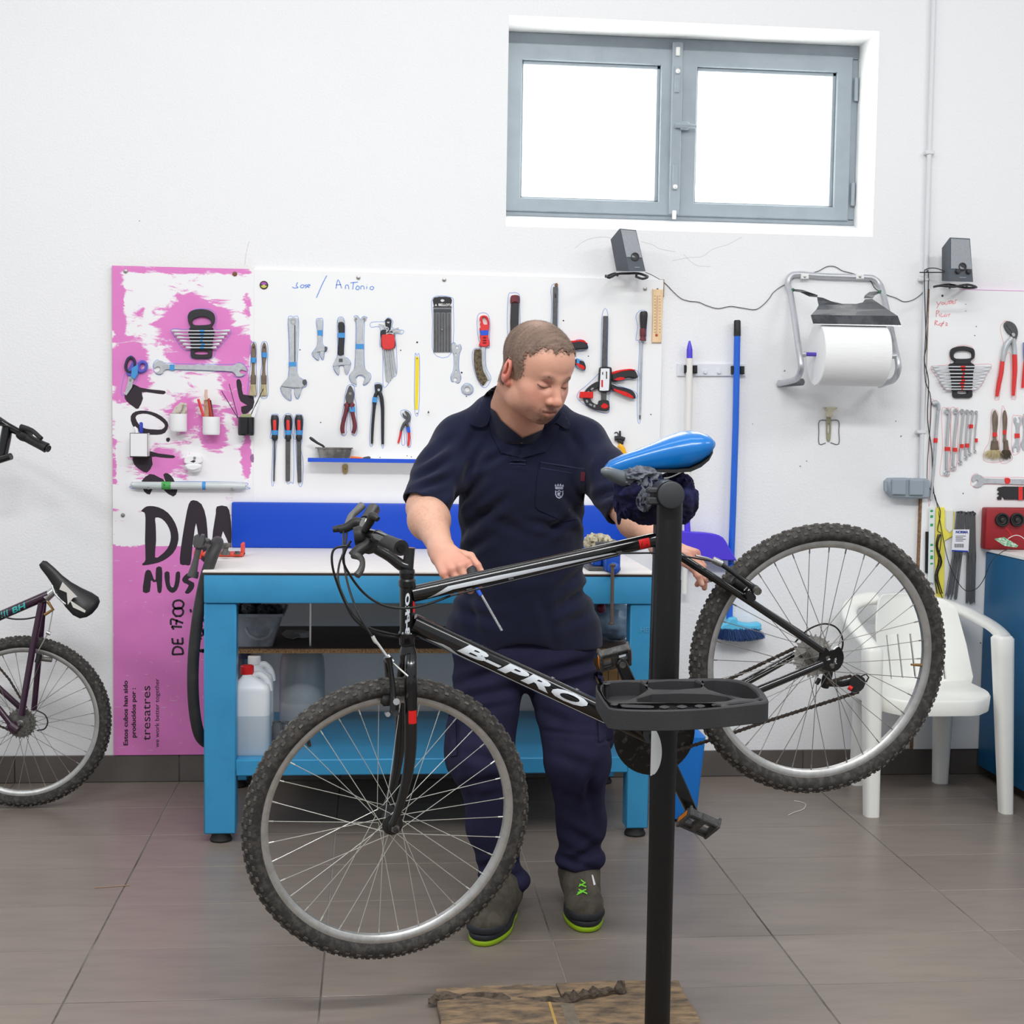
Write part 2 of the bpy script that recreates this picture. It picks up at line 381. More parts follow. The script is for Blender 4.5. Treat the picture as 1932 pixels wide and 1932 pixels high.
# embossed maker letters on the right leg
def text(name, body, size, m, parent, o, ex, ey, ez, extr=.0006, shear=0, bold=0, align='LEFT', space=1.0, sx=1.0):
    cu = bpy.data.curves.new(name, 'FONT'); cu.body = body; cu.size = size; cu.shear = shear; cu.offset = bold; cu.align_x = align; cu.extrude = extr; cu.resolution_u = 3; cu.space_character = space
    t = bpy.data.objects.new(name, cu); COL.objects.link(t); dg = bpy.context.evaluated_depsgraph_get(); dg.update()
    me = bpy.data.meshes.new_from_object(t.evaluated_get(dg)); COL.objects.unlink(t); bpy.data.objects.remove(t)
    o = Vector(o); ex = Vector(ex); ey = Vector(ey); ez = Vector(ez); b = MB()
    b.add([o+ex*(v.co.x*sx)+ey*v.co.y+ez*(v.co.z+extr) for v in me.vertices], [tuple(p.vertices) for p in me.polygons]); bpy.data.meshes.remove(me)
    return part(name, b, m, parent, 0) if parent else b
p = W(1207, 1193, BY); text('embossed_lettering', 'HE', .024, mat('embossed_blue', (88, 160, 195), .4), rt, p+V(0, -.0002, 0), EX, EZ, -EY, .0008)
# ================================================================ BOARDS ON THE WALL
YB = -.016
C1 = (200, 480, 3.8625); C2 = (460, 500, 4.6); C3 = (780, 500, 3.864); C4 = (200, 900, 3.33); C5 = (1440, 430, 3.644); C6 = (1120, 420, 3.864); C7 = (1700, 440, 3.7155); C8 = (1700, 900, 2.927); C9 = (1100, 800, 4.829); C0 = (0, 0, 1.0)
def cc(c, pts): return [(c[0]+p[0]/c[2], c[1]+p[1]/c[2]) for p in pts]
m_osb = mat('chipboard_edge', (150, 118, 90), .9, var=.8, vs=90, vcol=(104, 76, 54))
m_wboard = mat('white_board', (243, 243, 243), .38, var=.1, vs=3, vcol=(226, 227, 230))
# pink poster board: coverage of old pink paint under white brush strokes
mp_ = bpy.data.materials.new('pink_painted_board'); mp_.use_nodes = True; nt = mp_.node_tree; N = nt.nodes; L = nt.links; pb = N['Principled BSDF']; pb.inputs['Roughness'].default_value = .5
at = N.new('ShaderNodeAttribute'); at.attribute_name = 'col'; tc = N.new('ShaderNodeTexCoord'); mpn = N.new('ShaderNodeMapping'); mpn.inputs['Scale'].default_value = (4, 1, 11); mpn.inputs['Rotation'].default_value = (0, .5, 0)
L.new(tc.outputs['Object'], mpn.inputs[0]); n1 = N.new('ShaderNodeTexNoise'); n1.inputs['Scale'].default_value = 2.3; n1.inputs['Detail'].default_value = 9; n1.inputs['Roughness'].default_value = .68; n1.inputs['Distortion'].default_value = .6; L.new(mpn.outputs[0], n1.inputs['Vector'])
sp = N.new('ShaderNodeSeparateColor'); L.new(at.outputs['Color'], sp.inputs[0])
ma = N.new('ShaderNodeMath'); ma.operation = 'MULTIPLY_ADD'; ma.inputs[1].default_value = 2.1; L.new(n1.outputs['Fac'], ma.inputs[0]); 
mb_ = N.new('ShaderNodeMath'); mb_.operation = 'SUBTRACT'; mb_.inputs[1].default_value = 1.05; L.new(sp.outputs[0], mb_.inputs[0]); L.new(mb_.outputs[0], ma.inputs[2])
mr = N.new('ShaderNodeMapRange'); mr.inputs[1].default_value = .44; mr.inputs[2].default_value = .60; L.new(ma.outputs[0], mr.inputs[0])
n2 = N.new('ShaderNodeTexNoise'); n2.inputs['Scale'].default_value = 9; n2.inputs['Detail'].default_value = 5; L.new(tc.outputs['Object'], n2.inputs['Vector'])
pk = N.new('ShaderNodeMix'); pk.data_type = 'RGBA'; pk.inputs[6].default_value = rgb(232, 136, 204); pk.inputs[7].default_value = rgb(218, 118, 190); L.new(n2.outputs['Fac'], pk.inputs[0])
pm = N.new('ShaderNodeMix'); pm.data_type = 'RGBA'; pm.inputs[6].default_value = rgb(242, 240, 242); L.new(pk.outputs[2], pm.inputs[7]); L.new(mr.outputs[0], pm.inputs[0]); L.new(pm.outputs[2], pb.inputs['Base Color'])
def zx(px, py): return W(px, py, YB)
a0 = zx(211, 501); a1 = zx(479, 1424)
pr = root('poster_board', 'pink board with white brush marks and black lettering, left of the blue workbench', 'board', (a0.x+.13, 0, .102), 'boards on the wall')
X0, X1, Z0, Z1 = a0.x, zx(478, 900).x, .104, a0.z
b = MB(); b.box((X0, YB+.001, Z0), (X1, -.0005, Z1)); part('board_body', b, m_osb, pr, 0)
b = MB(); nx, nz = 56, 176; vs = []; cs = []
BL = [(218, 560, 14, 60, .9), (330, 505, 150, 7, .75), (240, 690, 38, 55, .85), (225, 620, 12, 50, .7), (372, 620, 62, 60, 1.0), (440, 660, 42, 50, .8), (466, 570, 10, 20, .6), (350, 780, 42, 45, .65), (400, 800, 26, 40, .75), (300, 868, 55, 28, .75), (470, 850, 14, 60, .75), (450, 730, 30, 60, .75), (213, 900, 6, 130, .55), (445, 945, 20, 25, .5), (300, 540, 60, 10, .42), (260, 600, 20, 40, .36), (380, 560, 60, 14, .35), (335, 720, 80, 12, .3)]
for j in range(nz+1):
    for i in range(nx+1):
        x = X0+(X1-X0)*i/nx; z = Z0+(Z1-Z0)*j/nz
        px = 211+(x-X0)/(X1-X0)*267; py = 1424-(z-Z0)/(Z1-Z0)*923
        m_ = 0.16
        for (cx, cy, rx, ry, s_) in BL: m_ = max(m_, s_*1.12*math.exp(-.6*(((px-cx)/rx/1.12)**2+((py-cy)/ry/1.12)**2)**1.4))
        if py > 1022: m_ = max(m_, min(1.25, .5+(py-1022)/14))
        elif py > 905: m_ = min(m_, .30)
        if px > 470 and py < 1000: m_ *= max(0, (478-px)/8)
        vs.append((x, YB, z)); cs.append((m_, m_, m_))
b.add(vs, [(j*(nx+1)+i, j*(nx+1)+i+1, (j+1)*(nx+1)+i+1, (j+1)*(nx+1)+i) for j in range(nz) for i in range(nx)]); b.c = cs
pf = part('painted_face', b, mp_, pr, 0)
m_ink = mat('black_ink', (46, 36, 46), .6, var=.5, vs=120, vcol=(70, 60, 70), lo=.62, hi=.7)
def ink(parent, name, c, polys, m=m_ink, Y=YB, sm=3, h=.0005, label=None, kind=None):
    for q in polys:
        hs = ()
        if isinstance(q, tuple): q, hs = q[0], [cr(cc(c, x), sm, True) for x in q[1]]
        b = MB(); flat(b, cr(cc(c, q), sm, True), Y, h, 0, hs); part(name, b, m, parent, 0, kind=kind)
ink(pr, 'painted_letter', C4, [
 ([(220,215),(245,190),(275,182),(330,190),(390,225),(435,290),(455,360),(450,420),(420,480),(360,525),(300,545),(232,555),(232,540),(248,520),(245,400),(248,260),(240,222)], [[(310,255),(350,262),(385,300),(405,350),(405,400),(385,450),(345,490),(308,505),(315,400),(312,300)]]),
 [(465,545),(500,552),(530,550),(540,470),(552,370),(566,290),(580,370),(598,430),(598,520),(640,530),(640,400),(630,260),(600,170),(548,145),(520,170),(500,260),(480,380),(468,470)],
 [(665,430),(672,340),(690,230),(697,185),(760,185),(780,240),(788,330),(787,420),(778,440),(735,340),(720,420),(700,450),(665,440)],
 [(232,722),(238,650),(250,590),(280,588),(300,640),(312,640),(315,570),(350,568),(353,640),(348,722),(325,722),(318,660),(300,662),(282,650),(275,720)],
 [(368,600),(398,598),(400,660),(410,690),(425,690),(435,650),(440,600),(465,598),(462,660),(445,710),(415,728),(385,705),(372,660)],
 [(580,595),(545,600),(510,605),(478,640),(490,665),(520,680),(495,725),(520,732),(550,700),(553,665),(515,645),(540,630),(575,640),(582,610)]], sm=2)
ink(pr, 'painted_letter', C1, [
 [(195,945),(250,970),(340,985),(430,995),(420,1020),(340,1010),(262,1005),(270,1050),(235,1125),(200,1110),(150,1070),(135,1030),(165,1000)],
 ([(180,1180),(215,1145),(290,1138),(370,1160),(430,1200),(455,1245),(430,1300),(370,1315),(290,1310),(230,1290),(190,1240)], [[(215,1190),(240,1165),(300,1162),(360,1185),(410,1220),(430,1250),(405,1275),(350,1275),(290,1270),(245,1245)]]),
 [(440,1340),(460,1335),(468,1350),(455,1367),(440,1360)],
 [(300,1430),(380,1450),(495,1465),(490,1485),(400,1480),(335,1475),(340,1530),(300,1590),(250,1570),(205,1530),(195,1480),(240,1470),(300,1478)],
 [(260,1650),(320,1600),(380,1620),(430,1655),(350,1690),(320,1750),(280,1730),(270,1700)], [(418,1605),(450,1595),(480,1620),(500,1655),(520,1720),(490,1765),(420,1715),(440,1680)],
 [(950,920),(975,910),(990,950),(1000,1020),(1075,1035),(1070,1120),(1000,1170),(985,1110),(1030,1100),(980,1070),(960,1000)]], sm=2)
ink(pr, 'painted_letter', C1, [[(1050,1470),(1075,1455),(1076,1515),(1055,1505)]], mat('faded_purple', (150, 110, 150), .6), sm=2)
b = MB()
def st(c, pts, w, sm=4, Y=YB, h=.0006, bb=None): ribbon(bb or b, cr(cc(c, pts), sm) if sm else cc(c, pts), Y, w, h)
for q in ([(485,1112),(418,1115)], [(418,1115),(425,1078),(450,1066),(478,1080),(485,1112)], [(483,1048),(420,1046)], [(483,1048),(480,1008)], [(452,1046),(450,1018)], [(420,1046),(416,1012)], [(478,942),(412,938)], [(412,938),(426,958)], [(408,930),(410,893),(450,905),(485,918)], [(440,928),(446,895)], [(440,880),(441,873)], [(465,880),(466,873)],
          [(420,850),(430,828),(465,822),(485,842),(475,868),(440,872),(420,850)], [(420,808),(430,782),(465,775),(488,795),(475,822),(440,828),(420,808)],
          [(600,1098),(585,1090),(615,1085),(600,1100)], [(612,1085),(612,1105)], [(605,930),(600,950),(612,985),(590,1005),(600,1020)], [(615,780),(620,812)], [(614,838),(622,862)], [(612,890),(621,915)], [(640,940),(618,955),(612,975),(625,1000)], [(530,830),(535,850)]):
    st(C4, q, .0075)
part('hand_lettering', b, m_ink, pr, 0, kind='stuff')
def vtext(name, body, xb, y0, y1, hpx, bold=0):
    p = W(xb, y0, YB); p2 = W(xb, y1, YB); L0 = abs(p2.z-p.z); sz = hpx*.00204/.70
    t = text('t', body, sz, m_ink, None, (0, 0, 0), EX, EY, EZ, .0003, 0, bold); w_ = max(v[0] for v in t.v)
    part(name, text('t', body, sz, m_ink, None, p, EZ, -EX, -EY, .0004, 0, bold, sx=L0/w_), m_ink, pr, 0)
vtext('printed_text', 'Estos cubos han sido', 241, 1407, 1284, 7.6, .0006); vtext('printed_text', 'producidos por :', 256, 1392, 1298, 7.6, .0006)
vtext('printed_text', 'tresatres', 283.5, 1397, 1294, 15, 0); vtext('printed_text', 'we work better together', 300, 1410, 1280, 7.5, 0)
# white scratches on the pink paint
b = MB(); random.seed(5)
for k in range(46):
    px = random.uniform(214, 386); py = random.uniform(1040, 1420); a = random.choice([0, 0, 1.57, .6]); l = random.uniform(3, 14)
    ribbon(b, [(px, py), (px+l*math.cos(a), py+l*.6*math.sin(a))], YB, random.uniform(.0008, .002), .0003)
part('scratches', b, mat('scratch', (232, 190, 216), .6), pr, 0, kind='stuff')
# ---- white tool board
Zb = .104; A0 = zx(479, 508); A1 = zx(1252, 530)
wr = root('tool_board', 'large white board screwed to the wall, full of outlined hand tools, behind the man', 'board', ((A0.x+A1.x)/2, 0, Zb), 'boards on the wall')
b = MB(); b.box((A0.x, YB, Zb), (A1.x, -.0005, A0.z), .0008); part('board_panel', b, m_wboard, wr, 0)
b = MB(); b.box((A1.x, YB+.001, A1.z-.06), (A1.x+.003, -.003, A1.z-.002)); b.box((A1.x-.015, YB+.001, A1.z), (A1.x+.003, -.004, A1.z+.006)); part('broken_edge', b, m_osb, wr, 0)
m_blue_pen = mat('blue_marker', (92, 142, 226), .6); m_red_pen = mat('red_marker', (238, 140, 150), .6)
b = MB()
for q in ([(468,150),(455,180),(470,195),(440,200),(420,190)], [(505,170),(490,190),(510,198),(525,180),(508,170)], [(550,170),(532,178),(548,190),(530,200)], [(555,185),(575,178),(565,168),(552,185),(570,198)], [(720,92),(680,170),(630,285)], [(800,205),(818,128),(850,203)], [(800,172),(845,170)],
          [(882,208),(884,178),(905,176),(912,210)], [(925,155),(990,148)], [(952,152),(945,213)], [(985,180),(972,205),(992,215),(1003,192),(985,180)], [(1015,212),(1018,185),(1040,185),(1045,212)], [(1068,185),(1066,208)], [(1068,168),(1070,171)], [(1105,185),(1095,205),(1115,215),(1128,195),(1108,184)]):
    st(C2, q, .0028, 5)
part('handwriting', b, m_blue_pen, wr, 0)
m_screw = mat('zinc_screw', (170, 168, 165), .35, .9, var=.3, vs=80)
def screw(parent, px, py, r=.008, m=m_screw, Y=YB, nm='screw'):
    c = W(px, py, Y); b = MB(); b.lathe([(r*.95, 0), (r, .001), (r*.9, .003), (r*.45, .0035), (r*.42, .006), (.0, .0065)], (c.x, Y, c.z), -EY, 14); part(nm, b, m, parent)
for (px, py) in ((237, 512), (232, 972)): screw(pr, px, py)
screw(pr, 443, 517, .009, mat('rusty_screw', (128, 92, 66), .7, var=.6, vs=200))
for (px, py) in ((676, 524), (838, 528), (1217, 545)): screw(wr, px, py)
b = MB()
for (px, py, r) in ((787, 646, 3), (756, 661, 2), (605, 797, 2), (717, 863, 1.6), (724, 866, 1.6), (768, 860, 1.6), (776, 862, 1.6), (1063, 605, 2.5), (1110, 672, 2), (1228, 782, 2), (880, 748, 2), (871, 703, 3), (787, 780, 2), (566, 660, 2)):
    c = W(px, py, YB); b.lathe([(r*.0012, 0), (r*.0012, .0006), (0, .0006)], (c.x, YB, c.z), -EY, 8)
part('screw_holes', b, m_dark, wr, 0, kind='stuff')
b = MB(); c = W(498, 538, YB); b.lathe([(.0135, 0), (.014, .003), (.0, .0045)], (c.x, YB, c.z), -EY, 24)
bd = thing('pin_badge', b, mat('badge_cream', (214, 208, 170), .3), 'small round purple and yellow pin badge on the white board, left of the blue handwriting', 'badge')
for s_, m_ in ((1, mat('badge_purple', (170, 90, 180), .3)), (-1, mat('badge_yellow', (205, 205, 90), .3))):
    b = MB(); b.prism([(.011*math.cos(a), s_*(.002+.009*math.sin(a))) for a in [math.pi*k/8 for k in range(9)]], (c.x, YB-.0035, c.z), EX, EZ, -EY, .002); part('badge_print', b, m_, bd, 0)
b = MB(); b.lathe([(.0138, .001), (.0155, .002), (.0138, .004)], (c.x, YB, c.z), -EY, 24); part('badge_rim', b, m_dark, bd)
# ---- right-hand tool board
B0 = zx(1753, 545)
rr_ = root('tool_board', 'white board with red-outlined tools at the right edge of the picture', 'board', (2.6, 0, .104), 'boards on the wall')
b = MB(); b.box((B0.x, YB-.006, .104), (3.05, -.0005, B0.z), .0008); part('board_panel', b, m_wboard, rr_, 0)
b = MB(); b.box((B0.x-.006, YB-.0055, .104), (B0.x, -.0008, B0.z-.001), 0); part('board_edge', b, m_osb, rr_, 0, label='rough brown chipboard edge')
b = MB(); b.box((B0.x+.12, YB-.0065, B0.z-.0006), (3.05, YB+.008, B0.z+.0014)); part('paint_line', b, mat('magenta_line', (212, 120, 196), .6), rr_, 0)
YR = YB-.006; b = MB()
for q in ([(248,478),(262,500),(280,478)], [(264,500),(250,526)], [(292,484),(282,492),(292,500),(302,492),(292,484)], [(310,480),(308,496),(320,498),(328,480)], [(344,476),(332,478),(342,488),(330,496)], [(358,474),(346,476),(356,486),(344,494)], [(362,472),(362,494),(374,492)], [(363,482),(372,480)], [(380,470),(380,494)], [(380,470),(392,467)],
          [(248,542),(246,588)], [(248,542),(268,548),(250,565)], [(268,565),(268,582)], [(284,560),(278,584),(300,582)], [(312,566),(302,580),(318,582),(322,566)], [(334,566),(334,584)], [(336,570),(346,566)],
          [(240,612),(236,646)], [(240,612),(256,618),(240,630),(260,646)], [(276,630),(264,642),(282,646),(282,628)], [(300,616),(290,640),(278,658)], [(286,632),(302,632)], [(312,628),(324,632),(312,646),(328,646)]):
    st(C7, q, .0026, 5, YR)
part('handwriting', b, m_red_pen, rr_, 0)
b = MB()
for (px, py, r) in ((1778, 558, 4), (1822, 574, 1.5), (1822, 587, 1.5), (1842, 616, 2), (1839, 633, 2), (1817, 931, 2.5), (1850, 1213, 2.5)):
    c = W(px, py, YR); b.lathe([(r*.0011, 0), (r*.0011, .0006), (0, .0006)], (c.x, YR, c.z), -EY, 8)
part('screw_holes', b, m_dark, rr_, 0, kind='stuff')
# ================================================================ BICYCLES
from mathutils import noise as NZ
m_blk = mat('black_gloss_paint', (16, 16, 17), .22, coat=.5, var=.4, vs=40, vcol=(40, 39, 38), lo=.6, hi=.75)
m_pblk = mat('black_plastic', (32, 32, 33), .5, var=.3, vs=60, vcol=(52, 51, 50))
m_tire = mat('dusty_tire_rubber', (48, 46, 45), .8, var=.6, vs=70, vcol=(84, 80, 75), bump=.2, bs=300)
m_knob = mat('dusty_knob', (78, 75, 71), .85, var=.7, vs=60, vcol=(116, 110, 102), lo=.48, hi=.66)
m_rim = mat('brushed_rim', (190, 190, 188), .38, .75, var=.3, vs=40, vcol=(140, 140, 138))
m_spoke = mat('spoke_steel', (214, 216, 208), .3, .55)
m_spoked = mat('spoke_dull', (140, 138, 134), .45, .5)
m_gray = mat('greasy_grey_metal', (120, 118, 114), .45, .6, var=.5, vs=80, vcol=(60, 56, 52))
m_decw = mat('silver_white_decal', (222, 228, 234), .3, var=.4, vs=90, vcol=(120, 122, 126), lo=.62, hi=.7)
m_red = mat('red_sticker', (222, 30, 30), .4, var=.8, vs=160, vcol=(40, 12, 12), lo=.6, hi=.64)
m_orange = mat('orange_reflector', (236, 140, 40), .25)
def wheel(parent, nm, c, n, Ro, m_t, nsp=36, rot=0., valve=None, msp=None, knobs=74, seen=None, hubm=None, label=None, frz=1.0):
    c = Vector(c); n = Vector(n).normalized(); u = EZ.cross(n); u = -u.normalized(); v = n.cross(u)
    if v.z < 0: v = -v
    e = epart(nm, parent, label); rt_, R0 = .0235, Ro-.004-.0235
    def pt(a, r, o=0): return c+(u*math.cos(a)+v*math.sin(a))*r+n*o
    b = MB(); N_, K = 96, 16; vs = []
    for i in range(N_):
        a = 2*math.pi*i/N_
        for k in range(K):
            t = 2*math.pi*k/K; ra = R0+rt_*math.cos(t)*(.95 if math.cos(t) > 0 else .82); vs.append(pt(a, ra, rt_*math.sin(t)*1.04))
    b.add(vs, [(i*K+k, i*K+(k+1) % K, ((i+1) % N_)*K+(k+1) % K, ((i+1) % N_)*K+k) for i in range(N_) for k in range(K)]); part('tire', b, m_t, e, 180)
    b = MB()
    for i in range(knobs):
        a = 2*math.pi*i/knobs
        for (t, da, l, w_) in ((.26, 0, .0052, .0034), (-.26, .5, .0052, .0034), (.72, .5, .0045, .0036), (-.72, 0, .0045, .0036), (1.16, 0, .0058, .0032), (-1.16, .5, .0058, .0032)):
            if abs(t) < 1.0 and i % 2 and abs(t) > .5: l *= .8
            aa = a+da*2*math.pi/knobs; er = (u*math.cos(aa)+v*math.sin(aa)); et = (-u*math.sin(aa)+v*math.cos(aa))
            nn = er*math.cos(t)+n*math.sin(t); tt = -er*math.sin(t)+n*math.cos(t)
            ctr = c+er*R0+nn*(rt_*.96+.0014)
            h = .0032; P = [ctr+et*(sx*l*(1 if sz < 0 else .82))+tt*(sy*w_*(1 if sz < 0 else .82))+nn*(sz*h*.5) for sz in (-1, 1) for sy in (-1, 1) for sx in (-1, 1)]
            b.add(P, [(4, 5, 7, 6), (0, 1, 5, 4), (1, 3, 7, 5), (3, 2, 6, 7), (2, 0, 4, 6)])
    part('tread_knobs', b, m_knob, e, 0, kind='stuff')
    b = MB(); r1 = R0-.0165; prof = [(r1+.004, -.0125), (r1+.004, .0125), (r1-.004, .0135), (r1-.0105, .0125), (r1-.0165, .006), (r1-.0165, -.006), (r1-.0105, -.0125), (r1-.004, -.0135)]
    vs = []; K = len(prof)
    for i in range(N_):
        a = 2*math.pi*i/N_
        for r, o in prof: vs.append(pt(a, r, o))
    b.add(vs, [(i*K+k, i*K+(k+1) % K, ((i+1) % N_)*K+(k+1) % K, ((i+1) % N_)*K+k) for i in range(N_) for k in range(K)]); part('rim', b, m_rim, e, 40)
    hm = hubm or m_pblk; b = MB(); b.lathe([(.006, -.072), (.006, -.055), (.013, -.052), (.014, -.036), (.024, -.034), (.024, -.030), (.014, -.027), (.0125, 0), (.014, .027), (.024, .030), (.024, .034), (.014, .036), (.013, .052), (.006, .055), (.006, .066), (.004, .072)], c, n, 20); part('hub', b, hm, e, 35)
    b = MB(); b.lathe([(.0095, .054), (.0095, .062), (.0, .063)], c, n, 6); part('axle_nut', b, m_gray, e, 30)
    for k in range(nsp):
        side = 1 if k % 2 else -1; tr = 1 if (k//2) % 2 else -1
        ar = rot+2*math.pi*k/nsp; ah = ar+tr*1.12
        p0 = pt(ah, .0215, side*.032); p1 = pt(ar, r1-.017, side*.003); pm_ = p1+(p0-p1)*.045
        b = MB(); b.tube([p0, pm_], .0009, 6); b.tube([pm_, p1], .0017, 6)
        part('spoke', b, msp or m_spoke, e, 60)
    if valve is not None:
        b = MB(); b.tube([pt(valve, r1-.015), pt(valve, r1-.034), pt(valve, r1-.036)], [.0038, .0034, .001], 8); b.tube([pt(valve, r1-.034), pt(valve, r1-.045)], .0026, 8); part('valve', b, mat('brass', (150, 116, 70), .4, .6), e)
    return e, pt, r1
def decal(name, polys, A, d, r, n, m, parent, lift=.0008, label=None):
    """polygons in (distance along tube, distance round tube) wrapped on a tube's surface"""
    d = d.normalized(); v = d.cross(n); v = v if v.z > 0 or (abs(v.z) < .3 and v.x < 0) else -v; b = MB(); R_ = r+lift
    for q in polys:
        if isinstance(q, MB): bm_ = bmesh.new(); vv = [bm_.verts.new(p) for p in q.v]; [bm_.faces.new([vv[i] for i in f]) for f in q.f if len(set(f)) == len(f)]
        else:
            bm_ = bmesh.new(); vv = [bm_.verts.new((p[0], p[1], 0)) for p in q]
            for t in tessellate_polygon([[Vector((p[0], p[1], 0)) for p in q]]): bm_.faces.new([vv[i] for i in t])
        t = -r*1.5
        while t < r*1.5:
            bmesh.ops.bisect_plane(bm_, geom=bm_.verts[:]+bm_.edges[:]+bm_.faces[:], plane_co=(0, t, 0), plane_no=(0, 1, 0)); t += r*.22
        for w_ in bm_.verts:
            s_, t_ = w_.co.x, w_.co.y; w_.co = A+d*s_+n*(R_*math.cos(t_/R_))+v*(R_*math.sin(t_/R_))
        b.bm(bm_)
    return part(name, b, m, parent, 60, label)
bk = root('bicycle', 'black and silver mountain bike hanging in the repair stand, in front of the man', 'bicycle', (.55, -2.1, .13))
ya, le = math.radians(7), math.radians(4)
BN = V(math.sin(ya)*math.cos(le), -math.cos(ya)*math.cos(le), -math.sin(le))
RC = V(1.075, -2.042, .8178); FC = V(.0435, -2.168, .4755)
yf, lf = math.radians(13), math.radians(5); FN = V(math.sin(yf)*math.cos(lf), -math.cos(yf)*math.cos(lf), -math.sin(lf))
y2, l2 = math.radians(8), math.radians(4); RN = V(math.sin(y2)*math.cos(l2), -math.cos(y2)*math.cos(l2), -math.sin(l2))
def BP(px, py, off=0.): return PL(px, py, RC+BN*off, BN)
def FP(px, py, off=0.): return PL(px, py, FC+FN*off, FN)
PX = 1/800.
_, fpt, r1 = wheel(bk, 'wheel', FC, FN, .335, m_tire, 36, .06, None, m_spoke, label='front wheel')
rw, rpt, r1 = wheel(bk, 'wheel', RC, RN, .335, m_tire, 36, .02, 3.22, m_spoked, hubm=m_gray, label='rear wheel')
# cassette on the far side of the rear wheel
cs_ = epart('cassette', rw) if False else None
for k, (rs, of) in enumerate(((.052, -.036), (.046, -.040), (.040, -.0435), (.034, -.047), (.028, -.0505))):
    nt_ = int(rs*2*math.pi/.0127); q = []
    for i in range(nt_):
        for (da, rr2) in ((0, -.003), (.28, -.003), (.42, .0025), (.58, .0025), (.72, -.003)): a = 2*math.pi*(i+da)/nt_; q.append(((rs+rr2)*math.cos(a), (rs+rr2)*math.sin(a)))
    hs = [[(rs*.62*math.cos(a0)+.008*math.cos(t), rs*.62*math.sin(a0)+.006*math.sin(t)) for t in [j*.785 for j in range(8)]] for a0 in [j*1.257 for j in range(5)]] if rs > .038 else []
    u_ = -EZ.cross(RN).normalized(); v_ = EZ
    b = MB(); b.prism(q, RC+RN*of, u_, RN.cross(u_), RN, .0018, 0, hs); part('sprocket', b, mat('sprocket_steel', (176, 174, 170), .4, .3, var=.4, vs=60, vcol=(110, 106, 100)), rw, 30)
# ---- frame
fr = epart('frame', bk)
def btube(name, pts, wpx, off=0, m=m_blk, n=14, parent=None, F_=BP, flat_=None, sm=0):
    P = [F_(p[0], p[1], off if len(p) < 3 else p[2]) for p in pts]
    rr2 = [w_*PX/2 for w_ in wpx] if isinstance(wpx, (list, tuple)) else [wpx*PX/2]*len(P)
    if sm:
        Q = cr([tuple(P[i])+(rr2[i],) for i in range(len(P))], sm); P = [V(*q[:3]) for q in Q]; rr2 = [q[3] for q in Q]
    b = MB(); b.tube(P, rr2, n, flat=flat_); return part(name, b, m, parent or fr, 60)
btube('head_tube', [(768, 1098), (768, 1200)], 27)
b = MB(); d_ = (BP(768, 1200)-BP(768, 1098)).normalized(); A_ = BP(768, 1098)
b.lathe([(.0165, -.028), (.0175, -.026), (.0175, -.018), (.0165, -.016), (.0165, -.008), (.0195, -.004), (.0195, .008), (.017, .012)], A_, d_, 20); part('headset_cup', b, m_blk, fr, 30)
b = MB(); b.lathe([(.017, -.012), (.0195, -.008), (.0195, .004), (.0175, .008), (.0175, .018), (.015, .021)], BP(768, 1200), d_, 20); part('headset_cup', b, m_blk, fr, 30)
TT = [(778, 1121), (1236, 1018)]; btube('top_tube', TT, [30, 26])
DT = [(778, 1176), (1226, 1386)]; btube('down_tube', DT, [37, 37])
btube('seat_tube', [(1247, 975), (1234, 1385)], 27)
btube('seat_collar', [(1248, 975), (1247, 988)], 32)
btube('seat_stay', [(1252, 1020, .012), (1282, 1048, .03), (1420, 1138, .055), (1552, 1228, .062)], [16, 15, 14, 13], sm=3)
btube('seat_stay', [(1252, 1020, -.012), (1270, 1040, -.03), (1400, 1125, -.05), (1530, 1208, -.06)], [16, 15, 14, 13], sm=3)
btube('chain_stay', [(1240, 1382, .02), (1330, 1342, .035), (1440, 1298, .055), (1552, 1252, .062)], [18, 17, 16, 14], sm=3)
btube('chain_stay', [(1236, 1374, -.02), (1330, 1325, -.035), (1410, 1285, -.05), (1500, 1235, -.06)], [18, 17, 16, 14], sm=3)
btube('bottom_bracket', [(1234, 1384, -.035), (1234, 1384, .035)], 42)
btube('brake_bridge', [(1338, 1094, -.045), (1342, 1092, .045)], 12)
b = MB()
q = [(1548,1222),(1556,1220),(1562,1226),(1572,1224),(1580,1218),(1588,1228),(1590,1242),(1584,1258),(1572,1266),(1556,1264),(1546,1256),(1545,1240)]
P0 = BP(1565, 1243, .062); u_ = V(math.cos(ya), math.sin(ya), 0); v_ = BN.cross(u_); v_ = v_ if v_.z > 0 else -v_
def bprism(b, pts, off, th, bev=0, holes=(), F_=BP, N_=None):
    N_ = N_ or BN; o = F_(pts[0][0], pts[0][1], off); uu = -EZ.cross(N_).normalized(); vv = N_.cross(uu); vv = vv if vv.z > 0 else -vv
    T = lambda p: ((F_(p[0], p[1], off)-o).dot(uu), (F_(p[0], p[1], off)-o).dot(vv))
    return b.prism([T(p) for p in pts], o, uu, vv, N_, th, bev, [[T(p) for p in h] for h in holes])
bprism(b, cr(q, 2, True), .056, .007, .001, [cr([(1556,1238),(1564,1236),(1565,1242),(1558,1245)], 2, True), cr([(1572,1242),(1578,1240),(1577,1250),(1570,1252)], 2, True)]); part('dropout', b, m_blk, fr, 30)
b = MB(); bprism(b, cr([(x-28, y-14) for x, y in q], 2, True), -.066, .007, .001); part('dropout', b, m_blk, fr, 30)
